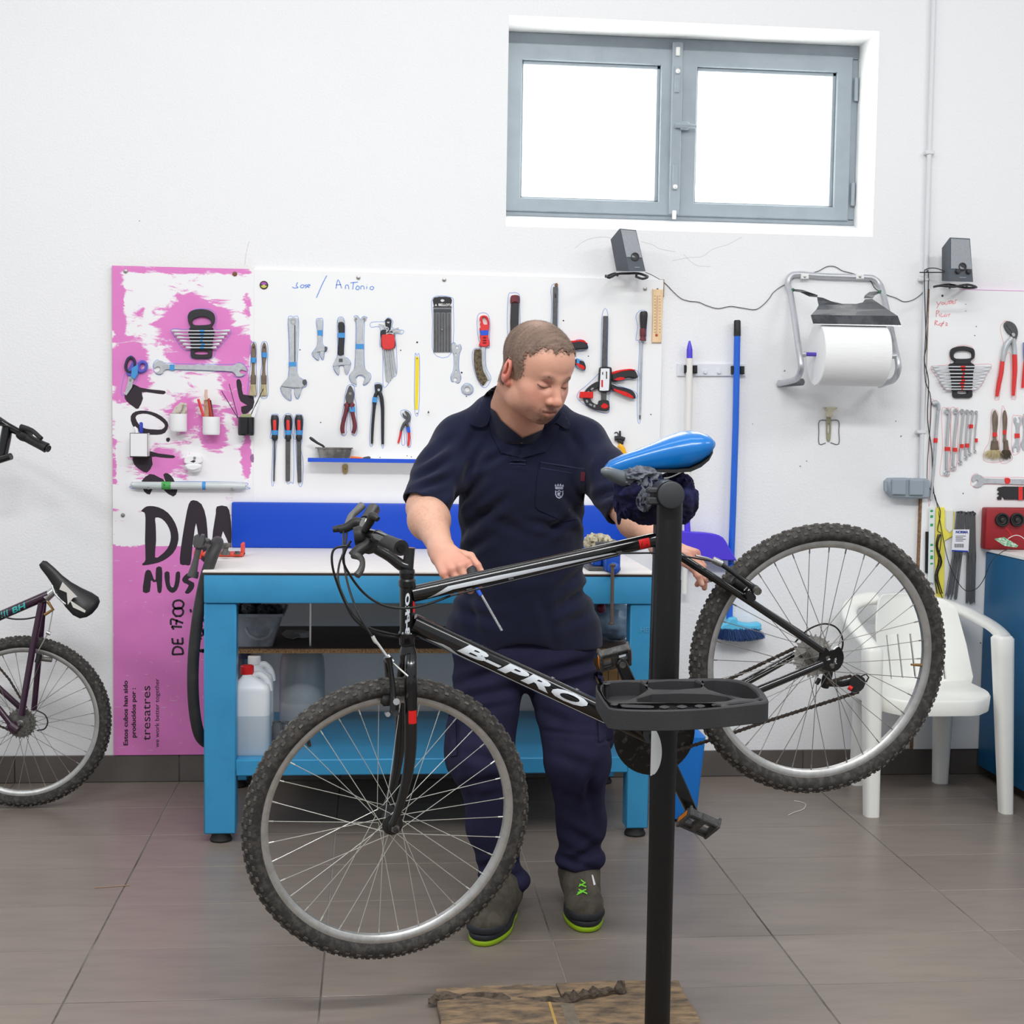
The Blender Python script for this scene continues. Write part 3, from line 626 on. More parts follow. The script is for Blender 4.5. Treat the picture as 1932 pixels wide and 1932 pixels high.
# decals
def sdir(T_, off=0): A = BP(T_[0][0], T_[0][1], off); B_ = BP(T_[1][0], T_[1][1], off); return A, (B_-A).normalized(), (B_-A).length
A, d, L_ = sdir(DT); sp_ = L_/math.hypot(DT[1][0]-DT[0][0], DT[1][1]-DT[0][1])
t = text('t', 'B-PRO', .036, m_decw, None, (0, 0, 0), EX, EY, EZ, 0, .25, .0016, space=1.05); w_ = max(v[0] for v in t.v); s0, s1 = 88*sp_, 352*sp_
t.v = [(s0+v[0]/w_*(s1-s0), -.0055+v[1]*.95-.004, 0) for v in t.v]; decal('logo_lettering', [t], A, d, .0232, BN, m_decw, fr)
decal('silver_stripe', [[(30*sp_, -.0175), (62*sp_, -.0105), (76*sp_, -.0115), (96*sp_, -.0195), (400*sp_, -.0195), (400*sp_, -.0225), (90*sp_, -.0235), (64*sp_, -.0175)]], A, d, .0232, BN, m_decw, fr)
A, d, L_ = sdir(TT)
decal('silver_stripe', [[(22*sp_, -.016), (62*sp_, .004), (150*sp_, .003), (360*sp_, -.004), (375*sp_, -.008), (150*sp_, -.008), (70*sp_, -.006), (40*sp_, -.013)]], A, d, .018, BN, m_decw, fr)
decal('red_sticker', [[(415*sp_, -.013), (435*sp_, -.013), (435*sp_, .012), (415*sp_, .012)]], A, d, .0168, BN, m_red, fr)
A, d = BP(768, 1205), (BP(768, 1100)-BP(768, 1205)).normalized()
t = text('t', 'B-PRO', .012, m_decw, None, (0, 0, 0), EX, EY, EZ, 0, .2, .0006); w_ = max(v[0] for v in t.v); t.v = [(.008+v[0]/w_*.10, v[1]*1.1-.006, 0) for v in t.v]; decal('logo_lettering', [t], A, d, .017, BN, m_decw, fr)
decal('red_sticker', [[(.062, .012), (.088, .012), (.088, .024), (.062, .024)]], A, d, .017, BN, m_red, fr)
A, d = BP(1282, 1048, .03), (BP(1552, 1228, .062)-BP(1282, 1048, .03)).normalized()
decal('red_sticker', [[(.158, -.006), (.178, -.006), (.178, .008), (.158, .008)]], A+BN*.003, d, .0088, BN, m_red, fr)
# ---- fork
fk = epart('fork', bk)
btube('fork_crown', [(769, 1218, 0), (770, 1232, 0), (772, 1248, 0)], [24, 32, 30], parent=fk, F_=FP, sm=3)
nb = [(776, 1240, .03), (775, 1270, .052), (775, 1330, .056), (775, 1400, .056), (771, 1450, .056), (760, 1500, .056), (747, 1540, .056), (739, 1556, .056)]
btube('fork_blade', nb, [22, 23, 23, 22, 20, 17, 14, 13], parent=fk, F_=FP, sm=4)
fb = [(766, 1240, -.03), (759, 1270, -.052), (756, 1330, -.056), (755, 1400, -.056), (749, 1450, -.056), (737, 1500, -.056), (724, 1530, -.056), (716, 1541, -.056)]
btube('fork_blade', fb, [20, 20, 20, 19, 17, 15, 12, 11], parent=fk, F_=FP, sm=4)
A, d = FP(775, 1400, .056), (FP(775, 1330, .056)-FP(775, 1400, .056)).normalized()
decal('red_sticker', [[(.046, -.009), (.076, -.009), (.076, .011), (.046, .011)]], A, d, .0145, FN, m_red, fk)
# ---- stem, handlebar, levers
hb = epart('handlebar', bk)
def wt(name, pts, r, m, parent, sm=4, n=12, flat_=None, lab=None):
    P = [tuple(W(p[0], p[1], p[2])) for p in pts]; rr2 = list(r) if isinstance(r, (list, tuple)) else [r]*len(P)
    Q = cr([P[i]+(rr2[i],) for i in range(len(P))], sm) if sm else [P[i]+(rr2[i],) for i in range(len(P))]
    b = MB(); b.tube([V(*q[:3]) for q in Q], [q[3] for q in Q], n, flat=flat_); return part(name, b, m, parent, 60, lab)
YH = -2.155
wt('steerer', [(773, 1033, YH), (768, 1092, YH)], .0125, m_blk, hb, 0)
wt('stem', [(770, 1070, YH), (757, 1066, YH), (735, 1050, YH), (708, 1034, YH), (694, 1022, YH-.005)], [.014, .0135, .012, .012, .0135], m_blk, hb)
wt('stem_clamp', [(697, 1032, YH-.03), (690, 1008, YH+.02)], .019, m_blk, hb, 0)
wt('bar', [(757, 1033, -2.47), (708, 1011, -2.34), (690, 1010, -2.26), (689, 1014, -2.17), (687, 1006, -2.08), (685, 992, -2.02), (694, 975, -1.95), (703, 960, -1.84)], .0125, m_blk, hb)
wt('grip', [(712, 1013, -2.345), (722, 1018, -2.37), (740, 1026, -2.43), (751, 1031, -2.455), (757, 1034, -2.47)], [.0155, .0145, .0148, .016, .0165], m_pblk, hb, 3, 18)
c = W(757, 1034, -2.471); ax = (W(757, 1034, -2.47)-W(740, 1026, -2.43)).normalized(); b = MB(); b.lathe([(.0085, 0), (.0085, .0015), (0, .0016)], c, ax, 16); part('grip_hole', b, mat('deep_black', (8, 8, 8), .8), hb)
wt('grip', [(690, 985, -1.99), (696, 975, -1.95), (704, 962, -1.87)], [.016, .0155, .0165], m_pblk, hb, 3, 16)
wt('shifter_body', [(668, 1012, -2.30), (682, 1010, -2.30), (697, 1006, -2.30)], [.019, .021, .013], m_pblk, hb, 3, 16)
wt('shifter_lever', [(688, 1000, -2.32), (698, 985, -2.33), (703, 974, -2.34), (713, 980, -2.35)], [.008, .009, .010, .006], m_pblk, hb, 3)
wt('lever_bracket', [(702, 1012, -2.31), (696, 1026, -2.32), (678, 1038, -2.33), (668, 1050, -2.335)], [.014, .012, .013, .014], m_pblk, hb, 3)
wt('brake_lever', [(668, 1046, -2.335), (680, 1052, -2.35), (684, 1062, -2.37), (681, 1075, -2.39), (673, 1086, -2.40)], [.010, .007, .006, .007, .008], mat('worn_lever_metal', (84, 84, 82), .4, .6, var=.4, vs=60), hb, 4)
wt('lever_bracket', [(688, 992, -2.0), (672, 985, -2.0), (655, 995, -2.0), (640, 999, -2.0)], [.014, .012, .011, .010], m_pblk, hb, 3)
wt('brake_lever', [(655, 995, -2.0), (662, 975, -1.95), (672, 965, -1.92), (683, 954, -1.9)], [.009, .008, .009, .010], mat('lever_grey', (112, 112, 110), .45, .4), hb, 4)
wt('lever_tip', [(644, 996, -2.0), (636, 998, -2.0), (628, 999, -2.0)], [.009, .008, .007], m_pblk, hb, 0)
wt('barrel_adjuster', [(647, 1000, -2.0), (648, 994, -2.0)], .007, mat('white_plastic', (232, 232, 230), .4), hb, 0)
m_cab = mat('cable_housing', (30, 30, 32), .35)
for pts, r in (([(648, 998, -2.0), (648, 1020, -2.05), (649, 1060, -2.12), (657, 1105, -2.18), (675, 1155, -2.22), (695, 1190, -2.23), (704, 1202, -2.23)], .0026),
               ([(662, 1030, -2.30), (645, 1031, -2.30), (630, 1037, -2.30), (626, 1056, -2.30), (632, 1088, -2.28), (650, 1135, -2.24), (672, 1172, -2.22), (712, 1196, -2.19), (757, 1203, -2.17), (800, 1204, -2.15)], .0026),
               ([(655, 1000, -2.0), (650, 1035, -2.05), (640, 1065, -2.1), (638, 1095, -2.14), (648, 1125, -2.18), (668, 1160, -2.2), (700, 1186, -2.2), (757, 1200, -2.17)], .0026),
               ([(662, 1020, -2.3), (651, 1040, -2.3), (648, 1060, -2.28), (659, 1083, -2.26), (680, 1112, -2.24), (705, 1133, -2.23), (735, 1145, -2.22), (775, 1147, -2.21), (815, 1137, -2.19), (850, 1124, -2.16)], .0028)):
    wt('cable', pts, r, m_cab, bk, 6, 8)
btube('cable', [(850, 1124, .022), (1000, 1088, .022), (1165, 1048, .022), (1172, 1044, .022), (1250, 1043, .02), (1300, 1051, .06), (1340, 1058, .05), (1360, 1062, .02)], 3.4, 0, m_cab, 8, bk)
for q in ((885, 1116), (964, 1096), (1168, 1046)): btube('cable_guide', [(q[0]-5, q[1]-2, .018), (q[0]+5, q[1]-4, .018)], 7, 0, m_pblk, 8, bk)
for q in ((1044, 1279), (1090, 1301)): btube('bottle_boss', [(q[0], q[1]-1), (q[0]-3, q[1]+5)], 7, 0, m_steel, 10, bk)
# ---- front V-brake
fbk = epart('brake', bk, 'front brake')
wt('noodle', [(703, 1200, -2.23), (708, 1210, -2.23), (714, 1216, -2.23), (730, 1238, -2.23)], [.0042, .0045, .003, .0026], mat('silver_tube', (215, 215, 212), .3, .4), fbk, 2)
btube('brake_arm', [(733, 1240, .045), (737, 1262, .05), (741, 1300, .055), (742, 1345, .06)], [14, 10, 11, 14], 0, m_blk, 10, fbk, FP, sm=3)
btube('brake_arm', [(730, 1246, -.02), (731, 1260, -.03), (732, 1276, -.045)], [13, 11, 11], 0, m_blk, 10, fbk, FP, sm=3)
btube('cable_clamp', [(729, 1238, .03), (739, 1250, .035)], 15, 0, m_steel, 10, fbk, FP)
btube('brake_cable', [(738, 1248, .035), (770, 1276, .075)], 3.5, 0, m_spoke, 8, fbk, FP)
btube('brake_pad', [(720, 1319, .028), (728, 1322, .03), (736, 1324, .03)], [14, 22, 16], 0, m_rub, 10, fbk, FP)
btube('pivot_bolt', [(748, 1324, .055), (748, 1324, .078)], 12, 0, m_steel, 10, fbk, FP)
btube('pivot_bolt', [(747, 1346, .05), (747, 1346, .07)], 12, 0, m_pblk, 10, fbk, FP)
btube('spring_nut', [(730, 1346, .055), (732, 1348, .07)], 9, 0, m_steel, 10, fbk, FP)
# ---- rear V-brake
rbk = epart('brake', bk, 'rear brake')
btube('brake_arm', [(1352, 1058, .045), (1380, 1078, .06), (1410, 1100, .075), (1425, 1112, .075)], [10, 9, 11, 15], 0, m_blk, 10, rbk, sm=3)
btube('brake_arm', [(1362, 1064, -.03), (1385, 1085, -.045), (1402, 1098, -.05)], [9, 9, 12], 0, m_blk, 10, rbk, sm=3)
btube('cable_clamp', [(1345, 1056, .045), (1362, 1064, .05)], 13, 0, m_steel, 10, rbk)
btube('noodle', [(1312, 1048, .075), (1336, 1054, .07), (1350, 1060, .055)], [4, 5, 4], 0, m_steel, 8, rbk)
btube('brake_pad', [(1384, 1096, .035), (1396, 1104, .035), (1408, 1112, .035)], [16, 22, 18], 0, m_rub, 10, rbk)
btube('pivot_bolt', [(1424, 1110, .07), (1430, 1116, .095)], 15, 0, m_gray, 10, rbk)
btube('pivot_bolt', [(1414, 1122, .06), (1418, 1128, .085)], 17, 0, m_pblk, 10, rbk)
btube('spring', [(1404, 1114, .07), (1413, 1104, .075), (1416, 1116, .075)], 3, 0, m_steel, 6, rbk)
# ---- cranks, chainring guard, chain, derailleur
ck = epart('crankset', bk)
b = MB(); c = BP(1234, 1384, -.062); b.lathe([(.02, -.004), (.098, -.004), (.102, 0), (.102, .004), (.098, .006), (.05, .008), (.02, .009)], c, BN, 48); part('chain_guard', b, mat('greasy_black', (24, 23, 22), .5, var=.9, vs=60, vcol=(96, 90, 84), lo=.55, hi=.68, bump=.4, bs=120), ck, 40)
def crank(nm, a, c_, wa, wb, oa, ob):
    P0, P1 = BP(*a, oa), BP(*c_, ob); d = (P1-P0).normalized(); s_ = d.cross(BN).normalized(); nn = s_.cross(d); h = .0075
    b = MB(); prof = []; L2 = (P1-P0).length
    for k in range(9): an = math.pi/2+math.pi*k/8; prof.append((wa*math.cos(an), wa*math.sin(an)))
    for k in range(9): an = -math.pi/2+math.pi*k/8; prof.append((L2+wb*math.cos(an), wb*math.sin(an)))
    b.prism(prof, P0-BN*h, d, s_, BN, 2*h, .003); part(nm, b, m_blk, ck, 40)
    b = MB(); b.lathe([(.008, 0), (.008, .002), (.0, .0022)], P1+BN*h, BN, 14); part('spindle_end', b, m_gray, ck)
crank('crank_arm', (1240, 1392), (1304, 1528), .017, .0135, .062, .085)
crank('crank_arm', (1226, 1372), (1173, 1253), .017, .0135, -.075, -.085)
def pedal(c_, off, w_, tilt, roll, label=None):
    e = epart('pedal', bk, label); P = BP(c_[0], c_[1], off)
    a = math.radians(tilt); ax = (V(math.cos(a), 0, -math.sin(a))); nn = BN.copy(); nn = (nn-ax*nn.dot(ax)).normalized(); up = ax.cross(nn).normalized()
    if up.z < 0: up = -up
    a2 = math.radians(roll); nn, up = nn*math.cos(a2)+up*math.sin(a2), -nn*math.sin(a2)+up*math.cos(a2)
    hx, hy, hz = w_/2, .036, .012; mpd = mat('dusty_pedal', (74, 74, 74), .55, var=.7, vs=70, vcol=(128, 126, 122), lo=.5, hi=.7)
    b = MB(); b.obox(P, nn, ax, up, hy, .009, .009, .003); part('pedal_axle', b, mpd, e)
    for s_ in (-1, 1):
        b = MB(); b.obox(P+ax*s_*(hx-.004), nn, ax, up, hy, .004, hz, .002)
        for k in range(5): b.obox(P+ax*s_*(hx-.003)+nn*(-.032+.016*k)+up*hz, nn, ax, up, .003, .003, .003, .001)
        part('pedal_cage', b, mpd, e)
        b = MB(); b.obox(P+nn*s_*(hy-.005), ax, nn, up, hx-.002, .004, hz*.8, .002); b.obox(P+nn*s_*(hy-.02), ax, nn, up, hx-.004, .003, hz*.55, .002); part('pedal_rib', b, mpd, e)
        b = MB(); b.obox(P+ax*s_*(hx+.001), nn, ax, up, .022, .0012, .0065, .001); part('reflector', b, m_orange, e)
pedal((1318, 1553), .135, .080, 24, 42)
pedal((1160, 1241), -.135, .078, -14, 50)
b = MB()
def chain(pts, off):
    P = [BP(p[0], p[1], p[2] if len(p) > 2 else off) for p in pts]; L_ = [0]
    for i in range(1, len(P)): L_.append(L_[-1]+(P[i]-P[i-1]).length)
    def at(s_):
        for i in range(1, len(P)):
            if s_ <= L_[i]: return P[i-1].lerp(P[i], (s_-L_[i-1])/max(L_[i]-L_[i-1], 1e-6))
        return P[-1]
    k = 0; s_ = 0
    while s_ < L_[-1]-.0127:
        a, c = at(s_), at(s_+.0127); d = (c-a).normalized(); sd = d.cross(BN).normalized(); w_ = .0042
        for o_ in ((-.0035, -.0025) if k % 2 else (-.0028, -.0018)), ((.0025, .0035) if k % 2 else (.0018, .0028)):
            q = [(-.0035, 0), (-.001, .0042), (.004, .0028), (.0087, .0028), (.0137, .0042), (.016, 0), (.0137, -.0042), (.0087, -.0028), (.004, -.0028), (-.001, -.0042)]
            b.prism(q, a+BN*o_[0], d, sd, BN, .001)
        b.tube([a-BN*.003, a+BN*.003], .0036, 6)
        s_ += .0127; k += 1
chain([(1502, 1222), (1440, 1251), (1381, 1279), (1300, 1312), (1225, 1332)], -.048)
chain([(1618, 1306), (1560, 1325), (1500, 1344), (1440, 1363), (1385, 1382), (1300, 1409), (1235, 1426)], -.048)
chain([(1560, 1288, -.045), (1590, 1279, -.045), (1612, 1274, -.045)], -.045)
part('chain', b, mat('oily_chain', (78, 68, 62), .5, .5, var=.5, vs=200, vcol=(40, 34, 30)), bk, 30, kind='stuff')
dr = epart('derailleur', bk)
btube('hanger', [(1566, 1262, -.05), (1560, 1280, -.055), (1556, 1296, -.06)], [14, 20, 16], 0, m_pblk, 12, dr, sm=2)
btube('hanger_bolt', [(1541, 1284, -.05), (1546, 1287, -.045)], 14, 0, m_pblk, 12, dr)
btube('linkage', [(1560, 1288, -.06), (1590, 1290, -.06), (1612, 1284, -.055)], [15, 13, 14], 0, m_pblk, 12, dr, sm=2)
b = MB(); bprism(b, cr([(1602,1282),(1614,1272),(1626,1276),(1632,1284),(1628,1298),(1616,1306),(1604,1300)], 2, True), -.056, .004, .001); bprism(b, cr([(1602,1282),(1614,1272),(1626,1276),(1632,1284),(1628,1298),(1616,1306),(1604,1300)], 2, True), -.040, .003, .001); part('cage', b, m_pblk, dr, 30)
for q in ((1617, 1280), (1612, 1300)): btube('pulley', [(q[0], q[1], -.052), (q[0], q[1], -.042)], 17, 0, m_gray, 14, dr)
btube('red_cap', [(1601, 1296, -.04), (1607, 1300, -.036)], 10, 0, m_red, 10, dr)
btube('cage_spring', [(1624, 1276, -.04), (1634, 1272, -.04), (1639, 1278, -.04), (1634, 1287, -.04)], 3, 0, m_pblk, 8, dr)
btube('cable', [(1500, 1212, -.05), (1513, 1198, -.045), (1530, 1185, -.04), (1554, 1177, -.03), (1575, 1182, -.03), (1587, 1197, -.035), (1590, 1218, -.04), (1582, 1240, -.05)], 3.4, 0, m_cab, 8, bk, sm=5)
# ---- seat post and saddle
btube('seat_post', [(1247, 978), (1252, 900)], 22, 0, m_steel, 14, bk)
sd = epart('saddle', bk)
def saddle(parent, st, m, F_=None, NN=None, shell=None):
    F_ = F_ or BP; NN = NN or BN; rings = []; base = []
    for (x, yt, yb, hw, xo) in st:
        T_ = F_(x, yt, 0); B_ = F_(x+xo, yb, 0); mid = (T_+B_)/2; up = (T_-B_)/2; r_ = []
        for k in range(24):
            a = 2*math.pi*k/24; cx, sy = math.cos(a), math.sin(a)
            cx = math.copysign(abs(cx)**.75, cx); sy = math.copysign(abs(sy)**(.8 if sy > 0 else .5), sy)
            r_.append(mid+NN*(hw*cx*(1 if sy > -.2 else .93))+up*sy)
        rings.append(r_); base.append((B_, hw))
    b = MB(); b.loft(rings); part('seat_cover', b, m, parent, 50)
    b = MB(); L2 = [[p[0]+NN*(p[1]*s_*.92)+V(0, 0, z) for s_, z in ((-1, .004), (-1, -.003), (1, -.003), (1, .004))] for p in base[1:]]; b.loft(L2); part('seat_base', b, m_pblk, parent, 40)
m_sad = mat('blue_vinyl', (8, 112, 190), .28, coat=.3, var=.15, vs=12, vcol=(4, 92, 165))
saddle(sd, [(1140, 888, 891, .006, 0), (1143, 879, 894, .016, 0), (1152, 869, 897, .022, 2), (1175, 858, 896, .026, 2), (1205, 848, 889, .029, 0), (1235, 836, 886, .038, 0), (1262, 824, 885, .054, 0), (1288, 815, 882, .068, -2), (1310, 813, 873, .073, -6), (1328, 818, 861, .068, -8), (1338, 827, 849, .05, -6), (1341, 835, 841, .025, -3)], m_sad)
for o_ in (-.02, .02): btube('rail', [(1168, 893, o_), (1200, 898, o_), (1250, 902, o_), (1275, 895, o_), (1300, 880, o_)], 6, 0, m_chrome, 8, sd, sm=3)
btube('rail_clamp', [(1240, 903, -.028), (1240, 903, .028)], 16, 0, m_gray, 12, sd)
# ================================================================ REPAIR STAND
rs = root('repair_stand', 'black bicycle repair stand with a tool tray, holding the bike by its seat post', 'repair stand', (.65, -2.30, 0))
YP = -2.30; T_ = W(1264, 930, YP); B_ = W(1240, 1925, YP); m_pole = mat('stand_pole_black', (13, 13, 14), .45, var=.5, vs=30, vcol=(34, 33, 32), lo=.6, hi=.72, stretch=(3, 3, .6), bump=.05)
dd = (B_-T_).normalized(); BB_ = T_+dd*((T_.z-.02)/-dd.z)
b = MB(); b.tube([T_, BB_], .0282, 28); part('pole', b, m_pole, rs)
b = MB(); b.tube([T_-dd*.0+dd*.19, T_+dd*.62], .0292, 28); part('sleeve', b, m_pole, rs)
b = MB(); b.box((BB_.x-.06, YP-.38, 0), (BB_.x+.06, YP+.03, .018), .004); part('base_plate', b, m_pole, rs)
b = MB(); c = W(1265, 934, YP-.036); b.lathe([(.022, .0), (.0285, .0), (.0295, .006), (.0285, .012), (.025, .014), (.0, .0145)], c, (.0, -1, 0), 36); part('end_cap', b, mat('cap_dark_grey', (52, 54, 57), .6), rs, 35)
b = MB(); c = W(1265, 934, YP-.036); b.lathe([(.031, -.0), (.031, .07), (.02, .074)], c+V(0, .0, 0), (0, 1, 0), 32); part('head_joint', b, m_pole, rs, 35)
b = MB(); c = W(1236, 934, YP-.02); b.box((c.x-.018, YP-.034, c.z-.02), (c.x+.02, YP-.004, c.z-.004), .003); b.box((c.x-.018, YP-.034, c.z+.004), (c.x+.02, YP-.004, c.z+.016), .003); part('clamp_lug', b, mat('cap_dark_grey', (52, 54, 57), .6), rs)
b = MB(); b.box((T_.x-.02, YP+.03, T_.z-.03), (T_.x+.02, YP+.27, T_.z+.012), .006); part('clamp_arm', b, m_pole, rs)
P = [W(1134, 889, -2.20), W(1143, 890, -2.20), W(1160, 897, -2.18), W(1182, 905, -2.16), W(1200, 910, -2.14)]; b = MB(); b.tube(cr([tuple(p)+(r_,) for p, r_ in zip(P, (.006, .0115, .0155, .018, .018))], 3) and [V(*q[:3]) for q in cr([tuple(p) for p in P], 3)], [q[0] for q in cr([(r_,) for r_ in (.005, .0115, .0155, .018, .018)], 3)], 18); part('clamp_handle', b, mat('handle_grey', (104, 112, 116), .35), rs)
# sticker on the pole
c = W(1229, 1423, YP).z; z0, z1 = W(1232, 1470, YP-.03).z, W(1232, 1372, YP-.03).z; b = MB(); vs = []; K = 14
for k in range(K+1):
    z = z0+(z1-z0)*k/K; h_ = math.sqrt(max(0, 1-((k/K-.5)/.5)**2)); cz = T_+dd*((T_.z-z)/-dd.z)
    for j in range(7):
        a = math.pi+.25+(1.1*h_)*(j/6)-.12; vs.append((cz.x+.0298*math.cos(a), cz.y+.0298*math.sin(a), z))
b.add(vs, [(k*7+j, k*7+j+1, (k+1)*7+j+1, (k+1)*7+j) for k in range(K) for j in range(6)]); part('sticker', b, mat('pale_sticker', (226, 230, 232), .4), rs, 60)
# tray
m_tray = mat('tray_plastic', (48, 48, 50), .62, var=.25, vs=9, vcol=(66, 64, 62), bump=.25, bs=420)
zr = W(1285, 1279, YP-.035).z; K6 = (1080, 1180, 4.39)
def tp_(c, pts, sm=3): return [(lambda q: (q.x, q.y))(FL(p[0], p[1], zr)) for p in cr(cc(c, pts), sm, True)]
out_ = [(195,520),(205,480),(300,455),(560,448),(780,443),(1080,436),(1300,440),(1450,465),(1560,520),(1618,600),(1612,632),(1500,648),(1100,688),(700,702),(345,690),(275,650),(215,560)]
cav = [[(245,500),(330,466),(560,461),(612,535),(430,628),(320,640),(260,570)], [(635,461),(1008,452),(1058,515),(672,528)], [(1085,452),(1290,452),(1450,492),(1548,590),(1400,600),(1130,528)], [(660,560),(1130,558),(1340,606),(1100,638),(540,632)]]
hol = [[(x-33, y), (x, y-11), (x+33, y), (x, y+11)] for x, y in ((762, 675), (907, 672), (1055, 667), (1195, 658))]+[[(425,655),(640,665),(660,675),(640,682),(440,676),(418,664)], [(1300,642),(1490,622),(1500,632),(1310,658),(1290,655)]]+[[(x-22, y), (x, y-9), (x+22, y), (x, y+9)] for x, y in ((282, 480), (348, 652), (1552, 612))]
b = MB(); H_ = .040
b.prism(tp_(K6, out_), (0, 0, zr-H_), EX, EY, EZ, H_, .003, [tp_(K6, q, 2) for q in cav+hol]); tr_ = part('tool_tray', b, m_tray, rs, 35)
b = MB(); o2 = tp_(K6, out_); cx_ = sum(p[0] for p in o2)/len(o2); cy_ = sum(p[1] for p in o2)/len(o2)
b.prism([(cx_+(p[0]-cx_)*.985, cy_+(p[1]-cy_)*.97) for p in o2], (0, 0, zr-H_-.002), EX, EY, EZ, .010, 0); part('tray_floor', b, m_tray, tr_, 35)
b = MB(); b.tube([(T_.x, YP, zr-.06), (T_.x, YP, zr-.03)], .036, 24); b.box((T_.x-.03, YP-.09, zr-.055), (T_.x+.03, YP-.02, zr-.043), .003); part('tray_bracket', b, m_pole, rs)
# ---- rag over the clamp
def blob(c, r, amp, fr_, seed, sub=4, M=None, ridg=True):
    bm_ = bmesh.new(); bmesh.ops.create_icosphere(bm_, subdivisions=sub, radius=1)
    for v in bm_.verts:
        p = v.co.copy(); q = p*fr_+V(seed, seed*1.7, 0)
        n_ = NZ.noise(q)+.5*NZ.noise(q*2.1)+.25*NZ.noise(q*4.3)
        if ridg: n_ = 1-2*abs(n_)
        f_ = 1+amp*n_; v.co = Vector((p.x*r[0], p.y*r[1], p.z*r[2]))*f_
        if M is not None: v.co = M @ v.co
        v.co += Vector(c)
    m = MB(); m.bm(bm_); return m
m_ragn = mat('navy_rag_cloth', (30, 30, 74), .95, var=.9, vs=22, vcol=(14, 14, 30), bump=.5, bs=700, sheen=.0)
m_ragg = mat('grey_rag_cloth', (112, 116, 124), .95, var=.7, vs=55, vcol=(58, 62, 76), bump=.5, bs=600)
c0 = W(1205, 935, -2.13); rg = root('cloth', 'crumpled navy and grey rag wrapped around the stand clamp, under the blue saddle', 'rag', (c0.x, c0.y, c0.z-.05))
def rag(cs, m, lab=None):
    b = MB()
    for c_, r_, a_, f_, sd2 in cs: b2 = blob(c_, r_, a_, f_, sd2, 5); b.add(b2.v, b2.f)
    part('fold', b, m, rg, 60, lab)
rag([(W(1208, 922, -2.14), (.052, .045, .045), .20, 1.2, 3), (W(1180, 935, -2.12), (.020, .03, .045), .25, 1.3, 8), (W(1220, 958, -2.12), (.045, .035, .034), .22, 1.3, 12), (W(1163, 935, -2.12), (.006, .012, .035), .3, 1.3, 15), (W(1168, 965, -2.12), (.005, .01, .025), .3, 1.6, 16)], m_ragn)
rag([(W(1290, 942, -2.10), (.030, .05, .045), .18, 1.2, 21), (W(1280, 962, -2.09), (.030, .045, .032), .2, 1.3, 27), (W(1275, 912, -2.08), (.035, .04, .024), .25, 1.4, 31)], m_ragn)
rag([(W(1205, 900, -2.15), (.044, .04, .022), .3, 1.6, 41), (W(1216, 925, -2.17), (.018, .02, .040), .3, 1.6, 43)], m_ragg, 'grey side of the rag')
# ---- torn cardboard under the stand
m_card = mat('torn_wood_board', (158, 132, 102), .9, var=1, vs=9, vcol=(96, 84, 72), stretch=(1.6, 5, 1), lo=.38, hi=.62, bump=.8, bs=60)
cb = root('worn_board', 'worn and torn brown board lying on the floor under the repair stand', 'board', (.45, -2.25, 0))
random.seed(3)
def ragged(x0, x1, y1, y0, n_=26):
    q = []
    for k in range(n_): t_ = k/(n_-1); q.append((x0+(x1-x0)*t_, y1(t_)+random.uniform(-.006, .006)))
    for k in range(8): q.append((x1+random.uniform(-.004, .004), y1(1)-(y1(1)-y0)*(k+1)/9))
    for k in range(8): q.append((x0+random.uniform(-.004, .004), y0+(y1(0)-y0)*k/8))
    return q
xa = FL(822, 1878).x; xb = FL(1052, 1880).x; xc = FL(1297, 1895).x; ytop = FL(930, 1872).y; yt2 = FL(1200, 1864).y
for (x0, x1, f1) in ((xa, xb-.001, lambda t_: ytop-.012*(1-t_)-.01*(t_ > .8)), (xb+.001, xc, lambda t_: yt2-.002-.03*max(0, t_-.75))):
    b = MB(); b.prism(ragged(x0, x1, f1, -2.75), (0, 0, .001), EX, EY, EZ, .018, .002); part('plank', b, m_card, cb, 30)
b = MB(); pts = [FL(808, 1885, .02), FL(830, 1878, .026), FL(870, 1880, .02), (FL(930, 1880, .022)), FL(1000, 1886, .02), FL(1045, 1884, .024), FL(1075, 1880, .03), FL(1110, 1872, .034), FL(1150, 1866, .032), FL(1180, 1862, .03)]
P = cr([tuple(p) for p in pts], 4); L1, L2 = [], []
for k, p in enumerate(P): r_ = random.uniform(.006, .016); L1.append(V(*p)+V(0, r_, random.uniform(-.004, .012))); L2.append(V(*p)+V(0, -r_, random.uniform(-.012, .0)))
n_ = len(P); b.add(L1+L2+[p-V(0, 0, .004) for p in L1+L2], [(i, i+1, n_+i+1, n_+i) for i in range(n_-1)]+[(2*n_+i, 3*n_+i, 3*n_+i+1, 2*n_+i+1) for i in range(n_-1)]+[(i, 2*n_+i, 2*n_+i+1, i+1) for i in range(n_-1)]+[(n_+i, n_+i+1, 3*n_+i+1, 3*n_+i) for i in range(n_-1)])
part('torn_edge', b, mat('dark_torn_edge', (96, 84, 72), .95, var=.8, vs=60, vcol=(52, 44, 38)), cb, 0)
b = MB(); p0 = FL(1034, 1890, .0195); b.box((p0.x, -2.75, .019), (p0.x+.006, p0.y, .0196)); part('yellow_strip', b, mat('yellow_tape', (196, 158, 84), .7), cb, 0)
b = MB(); p0 = FL(1053, 1880, .0195); b.box((p0.x, -2.75, .019), (p0.x+.03, p0.y-.002, .0197)); part('grey_tape', b, mat('grey_tape', (128, 116, 100), .7, var=.5, vs=40), cb, 0)
